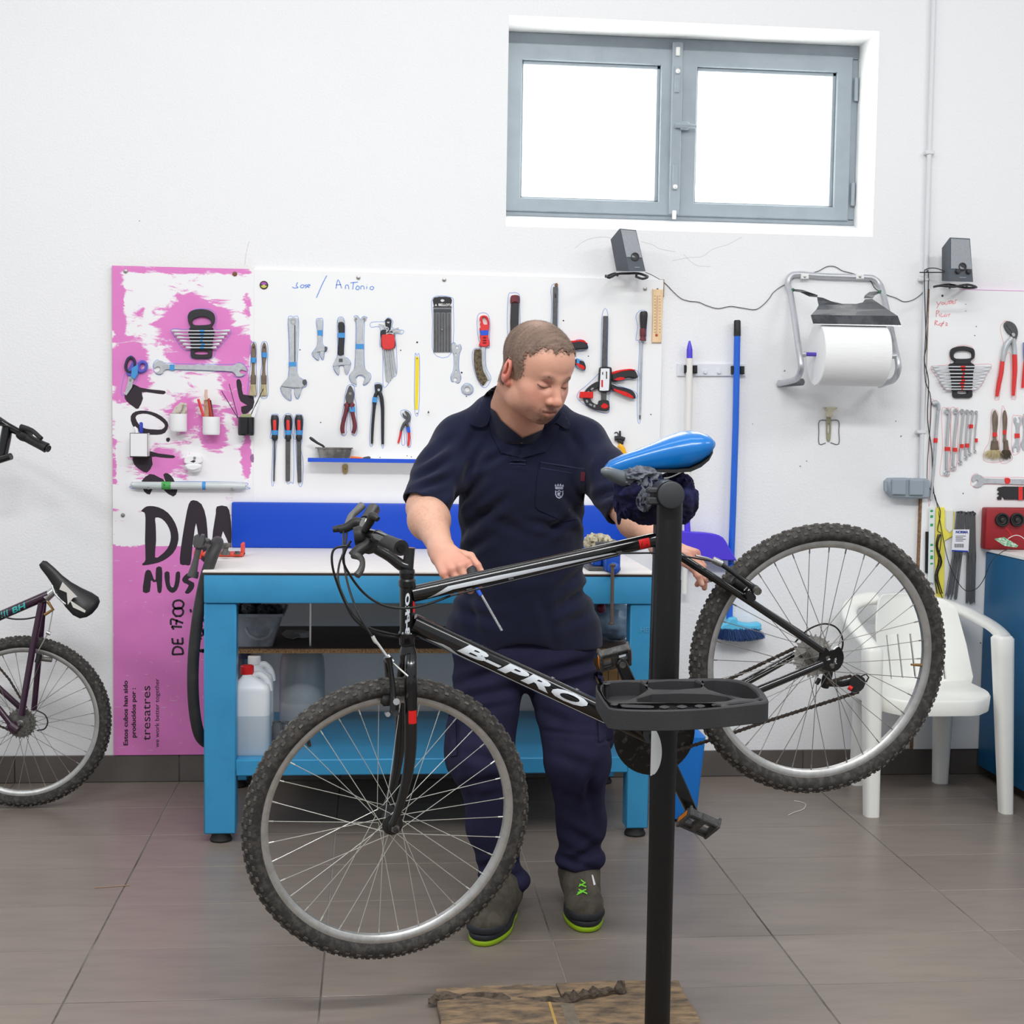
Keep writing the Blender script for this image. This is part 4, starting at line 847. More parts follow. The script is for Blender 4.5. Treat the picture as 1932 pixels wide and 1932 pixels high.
# ================================================================ PURPLE BIKE AT THE WALL (left edge of the picture)
m_purp = mat('dark_purple_paint', (52, 24, 46), .3, coat=.4, var=.4, vs=50, vcol=(84, 44, 74), lo=.6, hi=.72)
pb_ = root('bicycle', 'dark purple mountain bike leaning at the wall, cut off by the left edge', 'bicycle', (-1.2, -.3, 0))
l3 = math.radians(3); PN = V(0, -math.cos(l3), math.sin(l3)); PC = W(45, 1364, -.33); PC.z = .303
def PP(px, py, off=0.): return PL(px, py, PC+PN*off, PN)
PX = 1/528.
we, ppt, _r1 = wheel(pb_, 'wheel', PC, PN, .302, m_tire, 32, .08, None, m_spoked, 62, hubm=m_gray, label='rear wheel')
for k, (rs_, of) in enumerate(((.052, .036), (.044, .041), (.036, .046))):
    nt_ = int(rs_*2*math.pi/.0127); q = []
    for i in range(nt_):
        for (da, rr2) in ((0, -.003), (.28, -.003), (.42, .0025), (.58, .0025), (.72, -.003)): a = 2*math.pi*(i+da)/nt_; q.append(((rs_+rr2)*math.cos(a), (rs_+rr2)*math.sin(a)))
    b = MB(); b.prism(q, PC+PN*of, EX, PN.cross(EX)*-1, PN, .0018); part('sprocket', b, m_gray, we, 30)
pf_ = epart('frame', pb_)
btube('top_tube', [(-120, 1215), (0, 1162), (92, 1122)], 17, 0, m_purp, 14, pf_, PP)
btube('seat_tube', [(90, 1122), (60, 1200), (-10, 1400)], 0.1, 0, m_purp, 6, pf_, PP) if False else None
btube('seat_stay', [(78, 1138, .03), (62, 1220, .05), (40, 1350, .06)], 12, 0, m_purp, 12, pf_, PP)
btube('seat_stay', [(83, 1130, -.03), (75, 1220, -.05), (64, 1340, -.06)], 11, 0, m_purp, 12, pf_, PP)
btube('chain_stay', [(-60, 1270, .04), (0, 1340, .055), (26, 1373, .06)], 11, 0, m_purp, 12, pf_, PP)
btube('chain_stay', [(-60, 1240, -.04), (0, 1300, -.05), (55, 1350, -.06)], 11, 0, m_purp, 12, pf_, PP)
btube('dropout', [(20, 1368, .058), (34, 1378, .062)], 20, 0, m_purp, 12, pf_, PP)
btube('seat_lug', [(86, 1128), (98, 1118), (110, 1108)], [18, 16, 13], 0, m_steel, 12, pf_, PP)
A, d = PP(0, 1162), (PP(92, 1122)-PP(0, 1162)).normalized(); t = text('t', 'BH', .034, m_decw, None, (0, 0, 0), EX, EY, EZ, 0, .25, .001); w_ = max(v[0] for v in t.v); t.v = [(.045+v[0]/w_*.055, v[1]*.85-.011, 0) for v in t.v]
m_teal = mat('teal_decal', (60, 176, 170), .4); decal('logo_lettering', [t]+[[(.006+k*.010, -.010), (.010+k*.010, -.010), (.016+k*.010, .011), (.012+k*.010, .011)] for k in range(3)], A, d, .0162, PN, m_teal, pf_)
pk_ = epart('brake', pb_)
btube('brake_arm', [(75, 1235, .05), (70, 1250, .05)], 10, 0, m_pblk, 10, pk_, PP); btube('brake_pad', [(70, 1242, .03), (98, 1245, .03)], 9, 0, m_gray, 10, pk_, PP)
btube('brake_cable', [(100, 1150, .05), (92, 1192, .05), (72, 1228, .05)], 2.2, 0, m_spoke, 6, pk_, PP); btube('cable_hanger', [(84, 1160, .05), (100, 1150, .05), (90, 1135, .05)], 6, 0, mat('brass', (150, 116, 70), .4, .6), 8, pk_, PP)
btube('cable_clamp', [(88, 1193, .05), (95, 1196, .05)], 7, 0, m_steel, 8, pk_, PP)
ps = epart('saddle', pb_)
def PPs(px, py, off=0.): return PP(px, py, .0)
rings = []
for (x, y, ht, hw) in ((77, 1062, 5, .010), (82, 1066, 8, .017), (95, 1080, 10, .020), (108, 1096, 12, .024), (122, 1113, 15, .036), (138, 1128, 17, .050), (155, 1140, 17, .062), (168, 1147, 14, .062), (176, 1150, 9, .045), (179, 1152, 4, .02)):
    c = PP(x, y, .03); dn = V(.72, 0, .69); r_ = []
    for k in range(20):
        a = 2*math.pi*k/20; r_.append(c+(V(-.45, -.62, -.60)).normalized()*(hw*math.cos(a))*.8+V(.58, -.30, .62).normalized()*(ht/528*math.sin(a)*(1 if math.sin(a) > 0 else .7)))
    rings.append(r_)
b = MB(); b.loft(rings); part('seat_cover', b, mat('black_saddle_vinyl', (30, 30, 31), .4), ps, 60)
b = MB(); bprism(b, [(118,1098),(146,1126),(138,1128),(128,1141),(126,1118),(112,1112)], .075, .001, 0, (), PP, PN); bprism(b, [(138,1146),(132,1132),(162,1152),(160,1156)], .075, .001, 0, (), PP, PN); part('white_marking', b, mat('white_vinyl', (215, 212, 205), .5), ps, 0)
btube('rail', [(98, 1102, .03), (104, 1120, .04), (118, 1135, .05), (128, 1142, .05)], 4, 0, m_chrome, 8, ps, PP, sm=3)
b = MB()
PXs = 1; 
_old = BN; 
def chain2(pts, off):
    P = [PP(p[0], p[1], off) for p in pts]
    for i in range(len(P)-1):
        n_ = int((P[i+1]-P[i]).length/.0127)
        for k in range(n_):
            a = P[i].lerp(P[i+1], k/n_); c = P[i].lerp(P[i+1], (k+1)/n_); d = (c-a).normalized(); s_ = d.cross(PN).normalized()
            b.prism([(-.003, 0), (0, .0042), (.0064, .0026), (.0127, .0042), (.016, 0), (.0127, -.0042), (.0064, -.0026), (0, -.0042)], a, d, s_, PN, .004)
            b.tube([a-PN*.002, a+PN*.006], .0036, 6)
chain2([(-30, 1225), (18, 1282), (50, 1335)], .04); chain2([(-60, 1345), (20, 1378)], .04)
part('chain', b, MATS['oily_chain'], pb_, 30, kind='stuff')
btube('cable', [(-20, 1150, .03), (15, 1166, .04), (45, 1168, .04), (68, 1164, .04), (80, 1160, .04)], 3, 0, m_cab, 8, pb_, PP, sm=4)
btube('cable', [(68, 1340, .05), (84, 1348, .05), (90, 1362, .05), (84, 1375, .05), (70, 1378, .05)], 2.6, 0, m_cab, 8, pb_, PP, sm=4)
# handlebar of another bicycle above it
hh = root('bicycle', 'black bicycle handlebar with grip and brake lever, high at the left edge of the picture', 'bicycle', (-1.33, -.3, 1.25))
wt('bar', [(-120, 730, -.32), (-40, 770, -.30), (0, 794, -.30), (20, 808, -.30), (40, 818, -.31), (60, 830, -.33), (92, 847, -.36)], .0125, m_blk, hh)
wt('grip', [(52, 826, -.325), (60, 831, -.33), (80, 841, -.35), (88, 845, -.355)], [.017, .016, .017, .018], m_pblk, hh, 3, 16)
wt('shifter_body', [(36, 816, -.31), (45, 820, -.315), (56, 826, -.32)], [.019, .024, .018], m_pblk, hh, 3, 14)
wt('brake_lever', [(40, 806, -.34), (60, 812, -.36), (78, 828, -.38)], [.011, .008, .008], m_pblk, hh, 3)
wt('stem', [(14, 806, -.30), (10, 830, -.30), (3, 866, -.30)], [.018, .019, .018], m_blk, hh, 3, 14, None)
wt('bar_end', [(-20, 874, -.32), (5, 866, -.33), (21, 861, -.34)], [.012, .012, .012], m_blk, hh, 3)
wt('cable', [(-60, 800, -.33), (-10, 792, -.34), (10, 796, -.34), (40, 812, -.34)], .0026, m_cab, hh)
wt('cable', [(-60, 820, -.33), (-20, 805, -.34), (10, 803, -.34), (36, 814, -.34)], .0026, m_cab, hh)
# ================================================================ TOOLS AND THINGS ON THE WALL
m_tst = mat('tool_steel', (196, 200, 204), .4, .35, var=.35, vs=50, vcol=(160, 164, 168))
m_sch = mat('spanner_chrome', (204, 206, 210), .35, .35)
m_tdk = mat('tool_dark_steel', (96, 96, 97), .45, .4, var=.4, vs=70, vcol=(66, 66, 66))
m_tape = mat('blue_masking_tape', (74, 152, 216), .7, var=.25, vs=80)
m_rtape = mat('red_tape', (226, 52, 48), .6, var=.3, vs=90, vcol=(190, 40, 40))
m_gtape = mat('green_tape', (82, 170, 88), .7, var=.8, vs=90, vcol=(30, 80, 50), lo=.55, hi=.65)
m_bh = mat('black_handle', (44, 44, 47), .5, var=.2, vs=60)
m_rh = mat('red_handle', (226, 58, 58), .4, var=.2, vs=40)
m_mh = mat('maroon_handle', (116, 46, 56), .5, var=.4, vs=60, vcol=(74, 44, 48))
m_wood = mat('grey_wood_handle', (128, 112, 98), .75, var=.6, vs=18, stretch=(6, 6, 1), vcol=(94, 82, 72))
m_brist = mat('bristles', (206, 194, 156), .9, var=.8, vs=60, stretch=(8, 8, .6), vcol=(140, 126, 94), bump=.6, bs=300)
m_ywood = mat('pale_wood', (238, 208, 166), .6, var=.4, vs=14, stretch=(5, 5, 1), vcol=(222, 186, 140))
m_wpl = mat('white_plastic', (236, 236, 234), .4)
m_yel = mat('yellow_paint', (246, 218, 44), .45)
m_orn = mat('orange_plastic', (238, 120, 50), .45)
YT = YB-.001
def T(name, label, cat, c, parts, group=None, Y=None, tapes=()):
    """one wall tool from its parts: (part name, material, kind, data, thickness, lift, bevel)"""
    Y = YT if Y is None else Y; px = [p for q in parts for p in (q[3][0] if q[2] in ('L', 'PH') else q[3])]
    pts = cc(c, [(p[0], p[1]) for p in px]); mx_ = sum(p[0] for p in pts)/len(pts); lo_ = max(p[1] for p in pts)
    o = W(mx_, lo_, Y); r = root(name, label, cat, (o.x, o.y, o.z), group); done = {}
    for q in parts:
        nm, m, kd, d = q[:4]; th = q[4] if len(q) > 4 else .005; li = q[5] if len(q) > 5 else .0; bv = q[6] if len(q) > 6 else min(.0012, th*.3)
        b = MB()
        if kd == 'P': flat(b, cc(c, d), Y-li, th, bv)
        elif kd == 'S': flat(b, cc(c, d), Y-li, th, bv, sm=3)
        elif kd == 'PH': flat(b, cr(cc(c, d[0]), 3, True), Y-li, th, bv, [cr(cc(c, x), 3, True) for x in d[1]])
        elif kd == 'L':
            P = [W(*p, Y-li) for p in cc(c, [(p[0], p[1]) for p in d[0]])]; ws_ = d[1] if isinstance(d[1], (list, tuple)) else [d[1]]*len(P)
            R_ = [w_/c[2]*.00204/2 for w_ in ws_]; fl_2 = d[2] if len(d) > 2 else 1
            Q = cr([tuple(p)+(rr_2,) for p, rr_2 in zip(P, R_)], 3); k = max(R_)*fl_2
            b.tube([V(q_[0], q_[1]-k, q_[2]) for q_ in Q], [q_[3] for q_ in Q], 12, flat=fl_2, up=(0, -1, 0))
        o = part(nm, b, m, r, 35)
    return r
def rect(x0, y0, x1, y1): return [(x0, y0), (x1, y0), (x1, y1), (x0, y1)]
GB = 'hand tools on the white board'; GP = 'things on the poster board'; GR = 'tools on the right-hand board'
# --- adjustable wrenches
T('adjustable_wrench', 'big chrome adjustable wrench hanging jaws-down, leftmost wrench on the white board', 'wrench', C2, [
 ('handle', m_tst, 'S', [(385,480),(400,462),(430,455),(462,462),(472,485),(465,600),(458,760),(455,900),(470,960),(395,960),(400,850),(392,600)], .006),
 ('jaw', m_tst, 'P', [(395,950),(468,950),(500,990),(540,1010),(530,1045),(500,1068),(320,1055),(345,1020),(375,990)], .009, 0, .002),
 ('fixed_jaw', m_tst, 'P', [(320,1055),(400,1070),(412,1110),(408,1175),(385,1160),(350,1130),(330,1100)], .008, 0, .001), ('moving_jaw', m_tst, 'P', [(440,1075),(505,1066),(495,1110),(465,1162),(448,1140),(440,1110)], .007, 0, .001),
 ('knurl', m_tdk, 'S', [(512,1000),(540,995),(545,1030),(528,1045),(510,1030)], .007, .003), ('groove', m_tdk, 'P', rect(438, 520, 448, 840), .0006, .0060, 0), ('hang_ring', m_chrome, 'PH', ([(408,472),(430,466),(450,474),(454,492),(445,512),(428,518),(410,508),(404,490)], [[(418,480),(440,480),(444,496),(430,506),(416,498)]]), .001, .006, 0),
 ('tape', m_tape, 'P', rect(391, 842, 455, 880), .0072, 0, .0002)], GB)
T('adjustable_wrench', 'small chrome adjustable wrench with blue tape, second from the left in its row', 'wrench', C2, [
 ('handle', m_tst, 'S', [(636,480),(655,468),(678,478),(682,520),(678,600),(674,680),(690,712),(630,725),(640,680),(638,600),(634,520)], .005),
 ('jaw', m_tst, 'P', [(635,712),(680,700),(715,715),(712,745),(640,755),(598,770),(597,758)], .007, 0, .001), ('knurl', m_tdk, 'S', [(702,712),(718,710),(722,735),(706,750)], .006, .003),
 ('fixed_jaw', m_tst, 'P', [(598,762),(640,755),(645,790),(648,828),(622,812),(604,790)], .006), ('moving_jaw', m_tst, 'P', [(662,752),(698,745),(695,790),(682,822),(668,800)], .006),
 ('tape', m_tape, 'P', rect(640, 565, 682, 612), .006, 0, .0002)], GB)
T('adjustable_wrench', 'adjustable wrench with black sleeve handle and wide jaws, beside the big open-end spanner', 'wrench', C2, [
 ('tip', m_tst, 'S', [(818,505),(820,475),(842,455),(865,472),(870,505)], .005), ('handle', m_bh, 'S', [(820,505),(870,505),(874,600),(870,700),(864,785),(818,785),(818,700),(822,600)], .009, 0, .003),
 ('jaw', m_tst, 'P', [(816,785),(865,782),(895,808),(928,850),(918,868),(850,868),(782,880),(776,868),(795,820)], .008, 0, .001), ('knurl', m_tdk, 'P', rect(825, 812, 858, 842), .002, .0075),
 ('fixed_jaw', m_tst, 'P', [(778,880),(820,872),(832,920),(822,955),(795,925),(780,900)], .007), ('moving_jaw', m_tst, 'P', [(868,870),(915,866),(908,910),(890,952),(875,920)], .007),
 ('tape', m_tape, 'P', rect(817, 590, 875, 632), .0098, 0, .0002)], GB)
T('open_end_spanner', 'large flat grey open-end spanner hanging from two screws by its forked top', 'spanner', C2, [
 ('spanner_body', m_tst, 'P', cr([(962,455),(985,445),(1000,470),(1022,470),(1040,447),(1062,458),(1060,480),(1040,495),(1035,600),(1038,750),(1045,880),(1080,930),(1097,975),(1085,1015),(1040,1040),(1040,1010),(1055,980),(1030,955),(1000,955),(975,975),(975,1010),(978,1035),(945,1020),(920,985),(925,940),(962,890),(970,750),(978,600),(975,495),(960,480)], 3, True), .006, 0, .001),
 ('screw', m_screw, 'S', [(966,462),(978,458),(984,468),(976,476),(966,472)], .004, .006), ('screw', m_screw, 'S', [(1036,462),(1048,458),(1054,468),(1046,476),(1036,472)], .004, .006),
 ('tape', m_tape, 'P', rect(972, 686, 1040, 730), .0068, 0, .0002)], GB)
hx = [('hanger', m_bh, 'PH', ([(1228,480),(1245,465),(1262,465),(1282,482),(1280,510),(1270,565),(1242,565),(1228,515)], [[(1240,488),(1268,488),(1262,505),(1246,505)]]), .006), ('holder', m_bh, 'S', [(1190,570),(1240,565),(1300,585),(1310,640),(1310,720),(1200,720),(1190,640)], .008), ('red_grip', m_rh, 'S', [(1196,620),(1215,605),(1290,605),(1308,630),(1310,700),(1290,728),(1250,736),(1210,728),(1196,690)], .012, .003, .003)]
for k, (x0, y0, x1, y1, w_) in enumerate(((1210,738,1240,1005,13), (1228,738,1252,1015,14), (1248,735,1275,1000,13), (1264,732,1290,980,12), (1280,728,1305,960,11), (1296,722,1322,940,10))): hx.append(('hex_key', m_tst, 'L', ([(x0, y0), (x1, y1)], w_), .004))
for d_ in ([(1262,578),(1290,560),(1318,553),(1345,545)], [(1290,600),(1300,585),(1330,574),(1365,572)], [(1240,570),(1225,535),(1205,520),(1170,515)], [(1235,585),(1255,555),(1235,540),(1215,540)], [(1235,600),(1260,592),(1290,596),(1300,605)]): hx.append(('hex_key', m_tst, 'L', (d_, 11), .004, .008))
T('hex_key_set', 'fan of silver hex keys in a black and red holder', 'hex keys', C2, hx, GB)
T('combination_pliers', 'combination pliers with maroon and black grips, hanging open on the white board', 'pliers', C2, [
 ('jaws', m_tdk, 'S', [(922,1048),(938,1060),(958,1110),(955,1160),(945,1200),(925,1210),(895,1195),(882,1150),(892,1110),(908,1062)], .010, 0, .002), ('pivot', m_screw, 'S', [(912,1108),(924,1102),(936,1110),(936,1124),(922,1130),(912,1122)], .002, .010),
 ('grip', m_mh, 'L', ([(880,1200),(895,1225),(882,1290),(862,1370),(855,1420),(862,1460)], [34, 40, 34, 34, 36, 30]), .01), ('grip', m_mh, 'L', ([(955,1200),(935,1225),(945,1290),(962,1370),(962,1420),(948,1460)], [34, 40, 34, 34, 36, 30]), .01), ('tape', m_tape, 'P', [(915,1232),(965,1232),(968,1275),(925,1275)], .017, 0, .0004)], GB)
T('pincers', 'black end-cutting pincers with long thin handles, right of the combination pliers', 'pincers', C2, [
 ('jaws', m_bh, 'S', [(1138,1040),(1165,1032),(1195,1040),(1200,1070),(1190,1105),(1165,1120),(1142,1105),(1140,1075)], .012, 0, .003), ('pivot', m_tst, 'S', [(1160,1078),(1172,1072),(1182,1080),(1178,1094),(1164,1094)], .002, .012),
 ('handle', m_bh, 'L', ([(1160,1100),(1140,1145),(1130,1250),(1118,1400),(1112,1550)], [30, 30, 26, 24, 20]), .008), ('handle', m_bh, 'L', ([(1175,1100),(1195,1150),(1205,1250),(1205,1400),(1206,1555)], [30, 32, 28, 26, 22]), .008), ('tape', m_tape, 'P', [(1118,1146),(1160,1150),(1155,1195),(1113,1190)], .0135, 0, .0004)], GB)
T('water_pump_pliers', 'small water pump pliers with red handles and blue tape, lowest tool left of the man', 'pliers', C2, [
 ('jaw', m_tdk, 'S', [(1395,1268),(1425,1275),(1445,1305),(1445,1345),(1425,1372),(1408,1360),(1418,1330),(1415,1305)], .008), ('jaw', m_tdk, 'S', [(1378,1282),(1392,1300),(1412,1312),(1420,1330),(1400,1330),(1382,1312)], .007),
 ('arm', m_tdk, 'L', ([(1425,1345),(1395,1375),(1375,1410),(1365,1440)], [26, 28, 24, 18]), .005), ('arm', m_tdk, 'L', ([(1412,1355),(1418,1385),(1428,1420)], [26, 26, 22]), .005), ('grip', m_rh, 'L', ([(1364,1438),(1355,1490),(1340,1545)], [18, 18, 16]), .006), ('grip', m_rh, 'L', ([(1430,1430),(1434,1490),(1428,1570)], [22, 22, 18]), .006), ('tape', mat('dark_blue_tape', (40, 90, 210), .6), 'P', [(1408,1412),(1440,1404),(1446,1450),(1420,1455)], .0115, 0, .0004)], GB)
T('saw_blade', 'yellow hacksaw blade hanging upright on the white board', 'saw blade', C2, [('blade', m_yel, 'P', [(1490,800),(1502,793),(1517,800),(1522,830),(1510,1256),(1484,1252),(1490,900)], .0015, 0, .0002), ('hole', m_dark, 'P', rect(1500, 806, 1508, 816), .0003, .0015, 0)], GB)
for k, (x, w_, xt, yb, lab) in enumerate(((268, 16, 262, 1878, 'round file with red and black handle, leftmost of the three files'), (384, 42, 382, 1878, 'wide flat file with red and black handle, middle of the three files'), (478, 38, 484, 1888, 'half-round file with red and black handle, rightmost of the three files'))):
    T('file', lab, 'file', C2, [('handle', m_bh, 'L', ([(x+2,1302),(x+2,1340),(x+3,1420),(x+3,1460),(x+2,1500),(x+1,1524)], [44, 66, 58, 44, 54, 30], .8), .01),
      ('red_insert', m_rh, 'L', ([(x+2,1318),(x+2,1350),(x+3,1420),(x+3,1440)], [34, 50, 46, 40], 1.08), .01), ('tape', m_tape, 'L', ([(x+3,1434),(x+3,1474)], [56, 50], .95), .01),
      ('file_blade', m_tdk, 'P', [(x-w_/2,1524),(x+w_/2,1524),(xt+w_/2*.9,yb-6),(xt+2,yb),(xt-w_/2*.9,yb-4)], .005 if w_ > 20 else .004, .004), ('hang_hole', m_dark, 'S', [(x-3,1322),(x+6,1322),(x+6,1340),(x-3,1340)], .0006, .0195)], 'three files on the white board')
for k, (x, tx, ty, lab) in enumerate(((86, 86, 830, 'paint brush with brown handle and blue tape around its middle'), (178, 180, 785, 'paint brush with blue tape near the top of its handle'))):
    T('paint_brush', lab+', beside the poster board', 'brush', C2, [('handle', m_wood, 'L', ([(x,672),(x,705),(x,780),(x-3,860),(x-4,930),(x-4,965)], [8, 34, 40, 24, 26, 38], .6), .01),
      ('ferrule', mat('ferrule', (122, 106, 92), .5, .5, var=.5, vs=60), 'P', rect(x-26, 958, x+20, 1035), .010, 0, .002), ('bristles', m_brist, 'P', [(x-26,1035),(x+20,1035),(x+26,1132),(x+6,1136),(x-38,1134)], .009, 0, .002), ('tape', m_tape, 'L', ([(tx,ty-25),(tx,ty+18)], [44, 42], .7), .01), ('hang_hole', m_dark, 'S', [(x-6,708),(x+4,708),(x+4,720),(x-6,720)], .0006, .0125)], 'paint brushes beside the poster board')
# --- small shelf with tub
p0 = W(583, 869, YB); p1 = W(860, 875, YB)
b = MB(); b.box((p0.x, YB-.075, p0.z-.001), (p1.x, YB-.0005, p0.z+.0125-.001), .001)
sh_ = root('wall_shelf', 'narrow wall shelf with a bright blue front edge on the white board', 'shelf', ((p0.x+p1.x)/2, YB, p0.z)); part('shelf_board', b, m_wpl, sh_)
pa = W(583, 869, YB-.076); pb2 = W(583, 876, YB-.076); b = MB(); b.box((p0.x-.001, YB-.0772, p0.z-.002), (p1.x, YB-.0752, p0.z+.0128), .0005); part('front_edge', b, mat('cobalt_edge', (36, 84, 206), .4), sh_, label='bright blue front edge')
zs_ = p0.z+.0118
x0, x1 = W(597, 843, YB-.04).x, W(663, 843, YB-.04).x; zt = W(600, 844, YB-.04).z; yc = YB-.04
def rring(x0, x1, y0, y1, z, r_, n=5):
    o = []
    for cx, cy, a0 in ((x1-r_, y1-r_, 0), (x0+r_, y1-r_, 90), (x0+r_, y0+r_, 180), (x1-r_, y0+r_, 270)):
        for k in range(n+1): a = math.radians(a0+90*k/n); o.append(V(cx+r_*math.cos(a), cy+r_*math.sin(a), z))
    return o
tb = root('plastic_tub', 'small grimy grey plastic tub with tapered sides on the blue-edged wall shelf', 'tub', ((x0+x1)/2, yc, zs_))
m_tub = mat('grimy_tub', (134, 134, 132), .6, var=1, vs=14, vcol=(84, 82, 80), lo=.42, hi=.6)
b = MB(); b.loft([rring(x0+.012, x1-.006, yc-.024, yc+.024, zs_, .008), rring(x0+.004, x1, yc-.03, yc+.03, zt-.004, .01), rring(x0-.004, x1+.006, yc-.034, yc+.034, zt-.003, .01), rring(x0-.004, x1+.006, yc-.034, yc+.034, zt, .01), rring(x0+.006, x1-.002, yc-.028, yc+.028, zt, .01), rring(x0+.014, x1-.008, yc-.022, yc+.022, zs_+.004, .008)]); part('tub_body', b, m_tub, tb, 40)
b = MB(); P = [W(*p, YB-.05) for p in cc(C2, [(572,1496),(590,1510),(640,1545),(685,1568),(700,1585)])]; b.tube(P, [.004, .006, .0045, .004, .004], 10); thing('scraper', b, m_bh, 'black tool sticking up out of the grimy grey tub', 'tool')
T('knife', 'orange handled knife lying on the blue-edged shelf beside the tub', 'knife', C2, [('handle', m_orn, 'L', ([(925,1668),(980,1670),(1035,1676)], [18, 16, 14]), .004), ('bolster', m_tdk, 'L', ([(1035,1674),(1085,1670),(1095,1678)], [12, 22, 14]), .004), ('blade', m_tst, 'L', ([(1095,1678),(1138,1684)], [10, 4]), .004)], None, YB-.045)
T('wooden_stick', 'wooden stick end with a hole hanging below the blue-edged shelf', 'stick', C2, [('stick', mat('tan_wood', (172, 148, 100), .7, var=.4, vs=20), 'S', [(858,1735),(900,1735),(902,1780),(895,1808),(880,1815),(862,1808),(856,1780)], .005), ('hole', m_dark, 'S', [(876,1768),(884,1768),(884,1776),(876,1776)], .0004, .005)], None, YB-.002)
for (px, py) in ((808, 778),): c = W(px, py, YB); b = MB(); b.tube([(c.x, YB, c.z), (c.x, YB-.018, c.z), (c.x, YB-.022, c.z+.004)], .0016, 8); b.lathe([(.0035, 0), (.0035, .001), (0, .0015)], (c.x, YB-.019, c.z), -EY, 10); part('hook', b, m_tdk, wr, 40)
# --- crop 3 tools
T('file_set', 'set of needle files in a clear pouch with a black card header', 'tool pouch', C3, [
 ('card', mat('black_card', (42, 42, 46), .4), 'PH', ([(150,238),(272,238),(272,300),(274,310),(148,310),(150,300)], [[(196,258),(205,248),(218,248),(228,260),(215,268),(205,268)]]), .003), ('pouch', mat('pouch_grey', (128, 130, 134), .2, coat=.4, var=.3, vs=30), 'P', rect(146, 310, 276, 636), .004)]
 +[('needle_file', m_tdk, 'P', rect(x, 345+(i % 2)*8, x+11, 630), .003, .004) for i, x in enumerate((152, 172, 192, 212, 234, 256))]+[('pouch_band', mat('pouch_dark', (70, 72, 76), .2, coat=.5), 'P', rect(146, 322, 276, 345), .0015, .004), ('pouch_screw', m_screw, 'S', [(203,465),(213,465),(213,477),(203,477)], .003, .007)], GB)
p = W(*cc(C3, [(158, 300)])[0], YT-.0032); text('card_lettering', 'BELLOTA', .0135, m_wpl, None, p, EX, EZ, -EY)
fs = bpy.data.objects['file_set']; p = W(*cc(C3, [(182, 298)])[0], YT-.0032); part('card_lettering', text('t', 'BELLOTA', .0125, m_wpl, None, p, EX, EZ, -EY, .0003, 0, .0004), m_wpl, fs, 0)
b = MB(); flat(b, cc(C3, [(156,298),(164,282),(172,298)]), YT-.0032, .0004); part('card_triangle', b, m_wpl, fs, 0)
T('cone_spanner', 'grey double-ended cone spanner with two jaws, right of the file pouch', 'spanner', C3, [('spanner_body', m_tst, 'PH', ([(278,580),(300,570),(312,585),(308,608),(330,608),(322,580),(345,590),(346,625),(330,655),(328,760),(345,805),(340,850),(318,862),(308,850),(320,835),(305,820),(290,835),(295,852),(280,845),(275,815),(298,765),(298,660),(280,630)], [[(306,645),(315,645),(315,662),(306,662)], [(306,768),(315,768),(315,785),(306,785)]]), .003)], GB)
T('hex_nut_ring', 'steel lock ring nut outlined in blue, below the cone spanner', 'nut', C3, [('ring', m_tst, 'PH', ([(362,880),(385,870),(412,872),(428,890),(430,920),(412,938),(385,942),(362,925),(355,900)], [[(378,890),(400,888),(412,905),(405,922),(382,924),(372,908)]]), .008)], GB)
T('wire_brush', 'curved wire brush with a bright red pierced handle', 'wire brush', C3, [
 ('handle', m_rh, 'PH', ([(488,375),(515,368),(540,380),(552,420),(550,470),(545,520),(552,590),(480,592),(488,550),(482,520),(490,490),(480,465),(492,450),(484,430),(492,415),(482,400)], [[(502,385),(525,385),(540,420),(535,435),(508,430)], [(508,530),(526,530),(526,538),(508,538)], [(508,548),(526,548),(526,556),(508,556)], [(508,566),(526,566),(526,574),(508,574)]]), .014, 0, .003),
 ('tape', mat('dark_blue_tape', (40, 90, 210), .6), 'P', [(482,480),(545,475),(545,512),(490,515)], .015, 0, .0004), ('back_strip', m_tst, 'PH', ([(495,595),(522,595),(522,700),(530,770),(556,825),(540,840),(515,800),(500,740),(495,680)], []), .008), ('wire_bristles', mat('wire_bristle', (128, 112, 88), .8, var=1, vs=90, vcol=(74, 66, 52), lo=.4, hi=.6, bump=1, bs=400), 'P', cr([(445,618),(470,615),(495,620),(496,700),(505,770),(538,830),(515,870),(505,878),(470,835),(445,750),(440,680)], 2, True), .012, 0, .003)], GB)
T('hammer', 'black and red handled hammer mostly hidden behind the man\'s head', 'hammer', C3, [('handle', mat('black_grip', (60, 60, 63), .7, bump=.5, bs=600), 'P', [(710,280),(768,280),(765,420),(758,620),(708,620),(705,420)], .016, 0, .004), ('red_tip', m_mh, 'S', [(708,285),(708,235),(722,222),(758,222),(772,238),(768,285),(740,272)], .016, 0, .004), ('head', m_chrome, 'L', ([(640,800),(660,800),(700,800),(760,800)], [40, 56, 40, 50]), .02)], GB)
def clamp_bits(hide=False): pass
mcl = m_bh
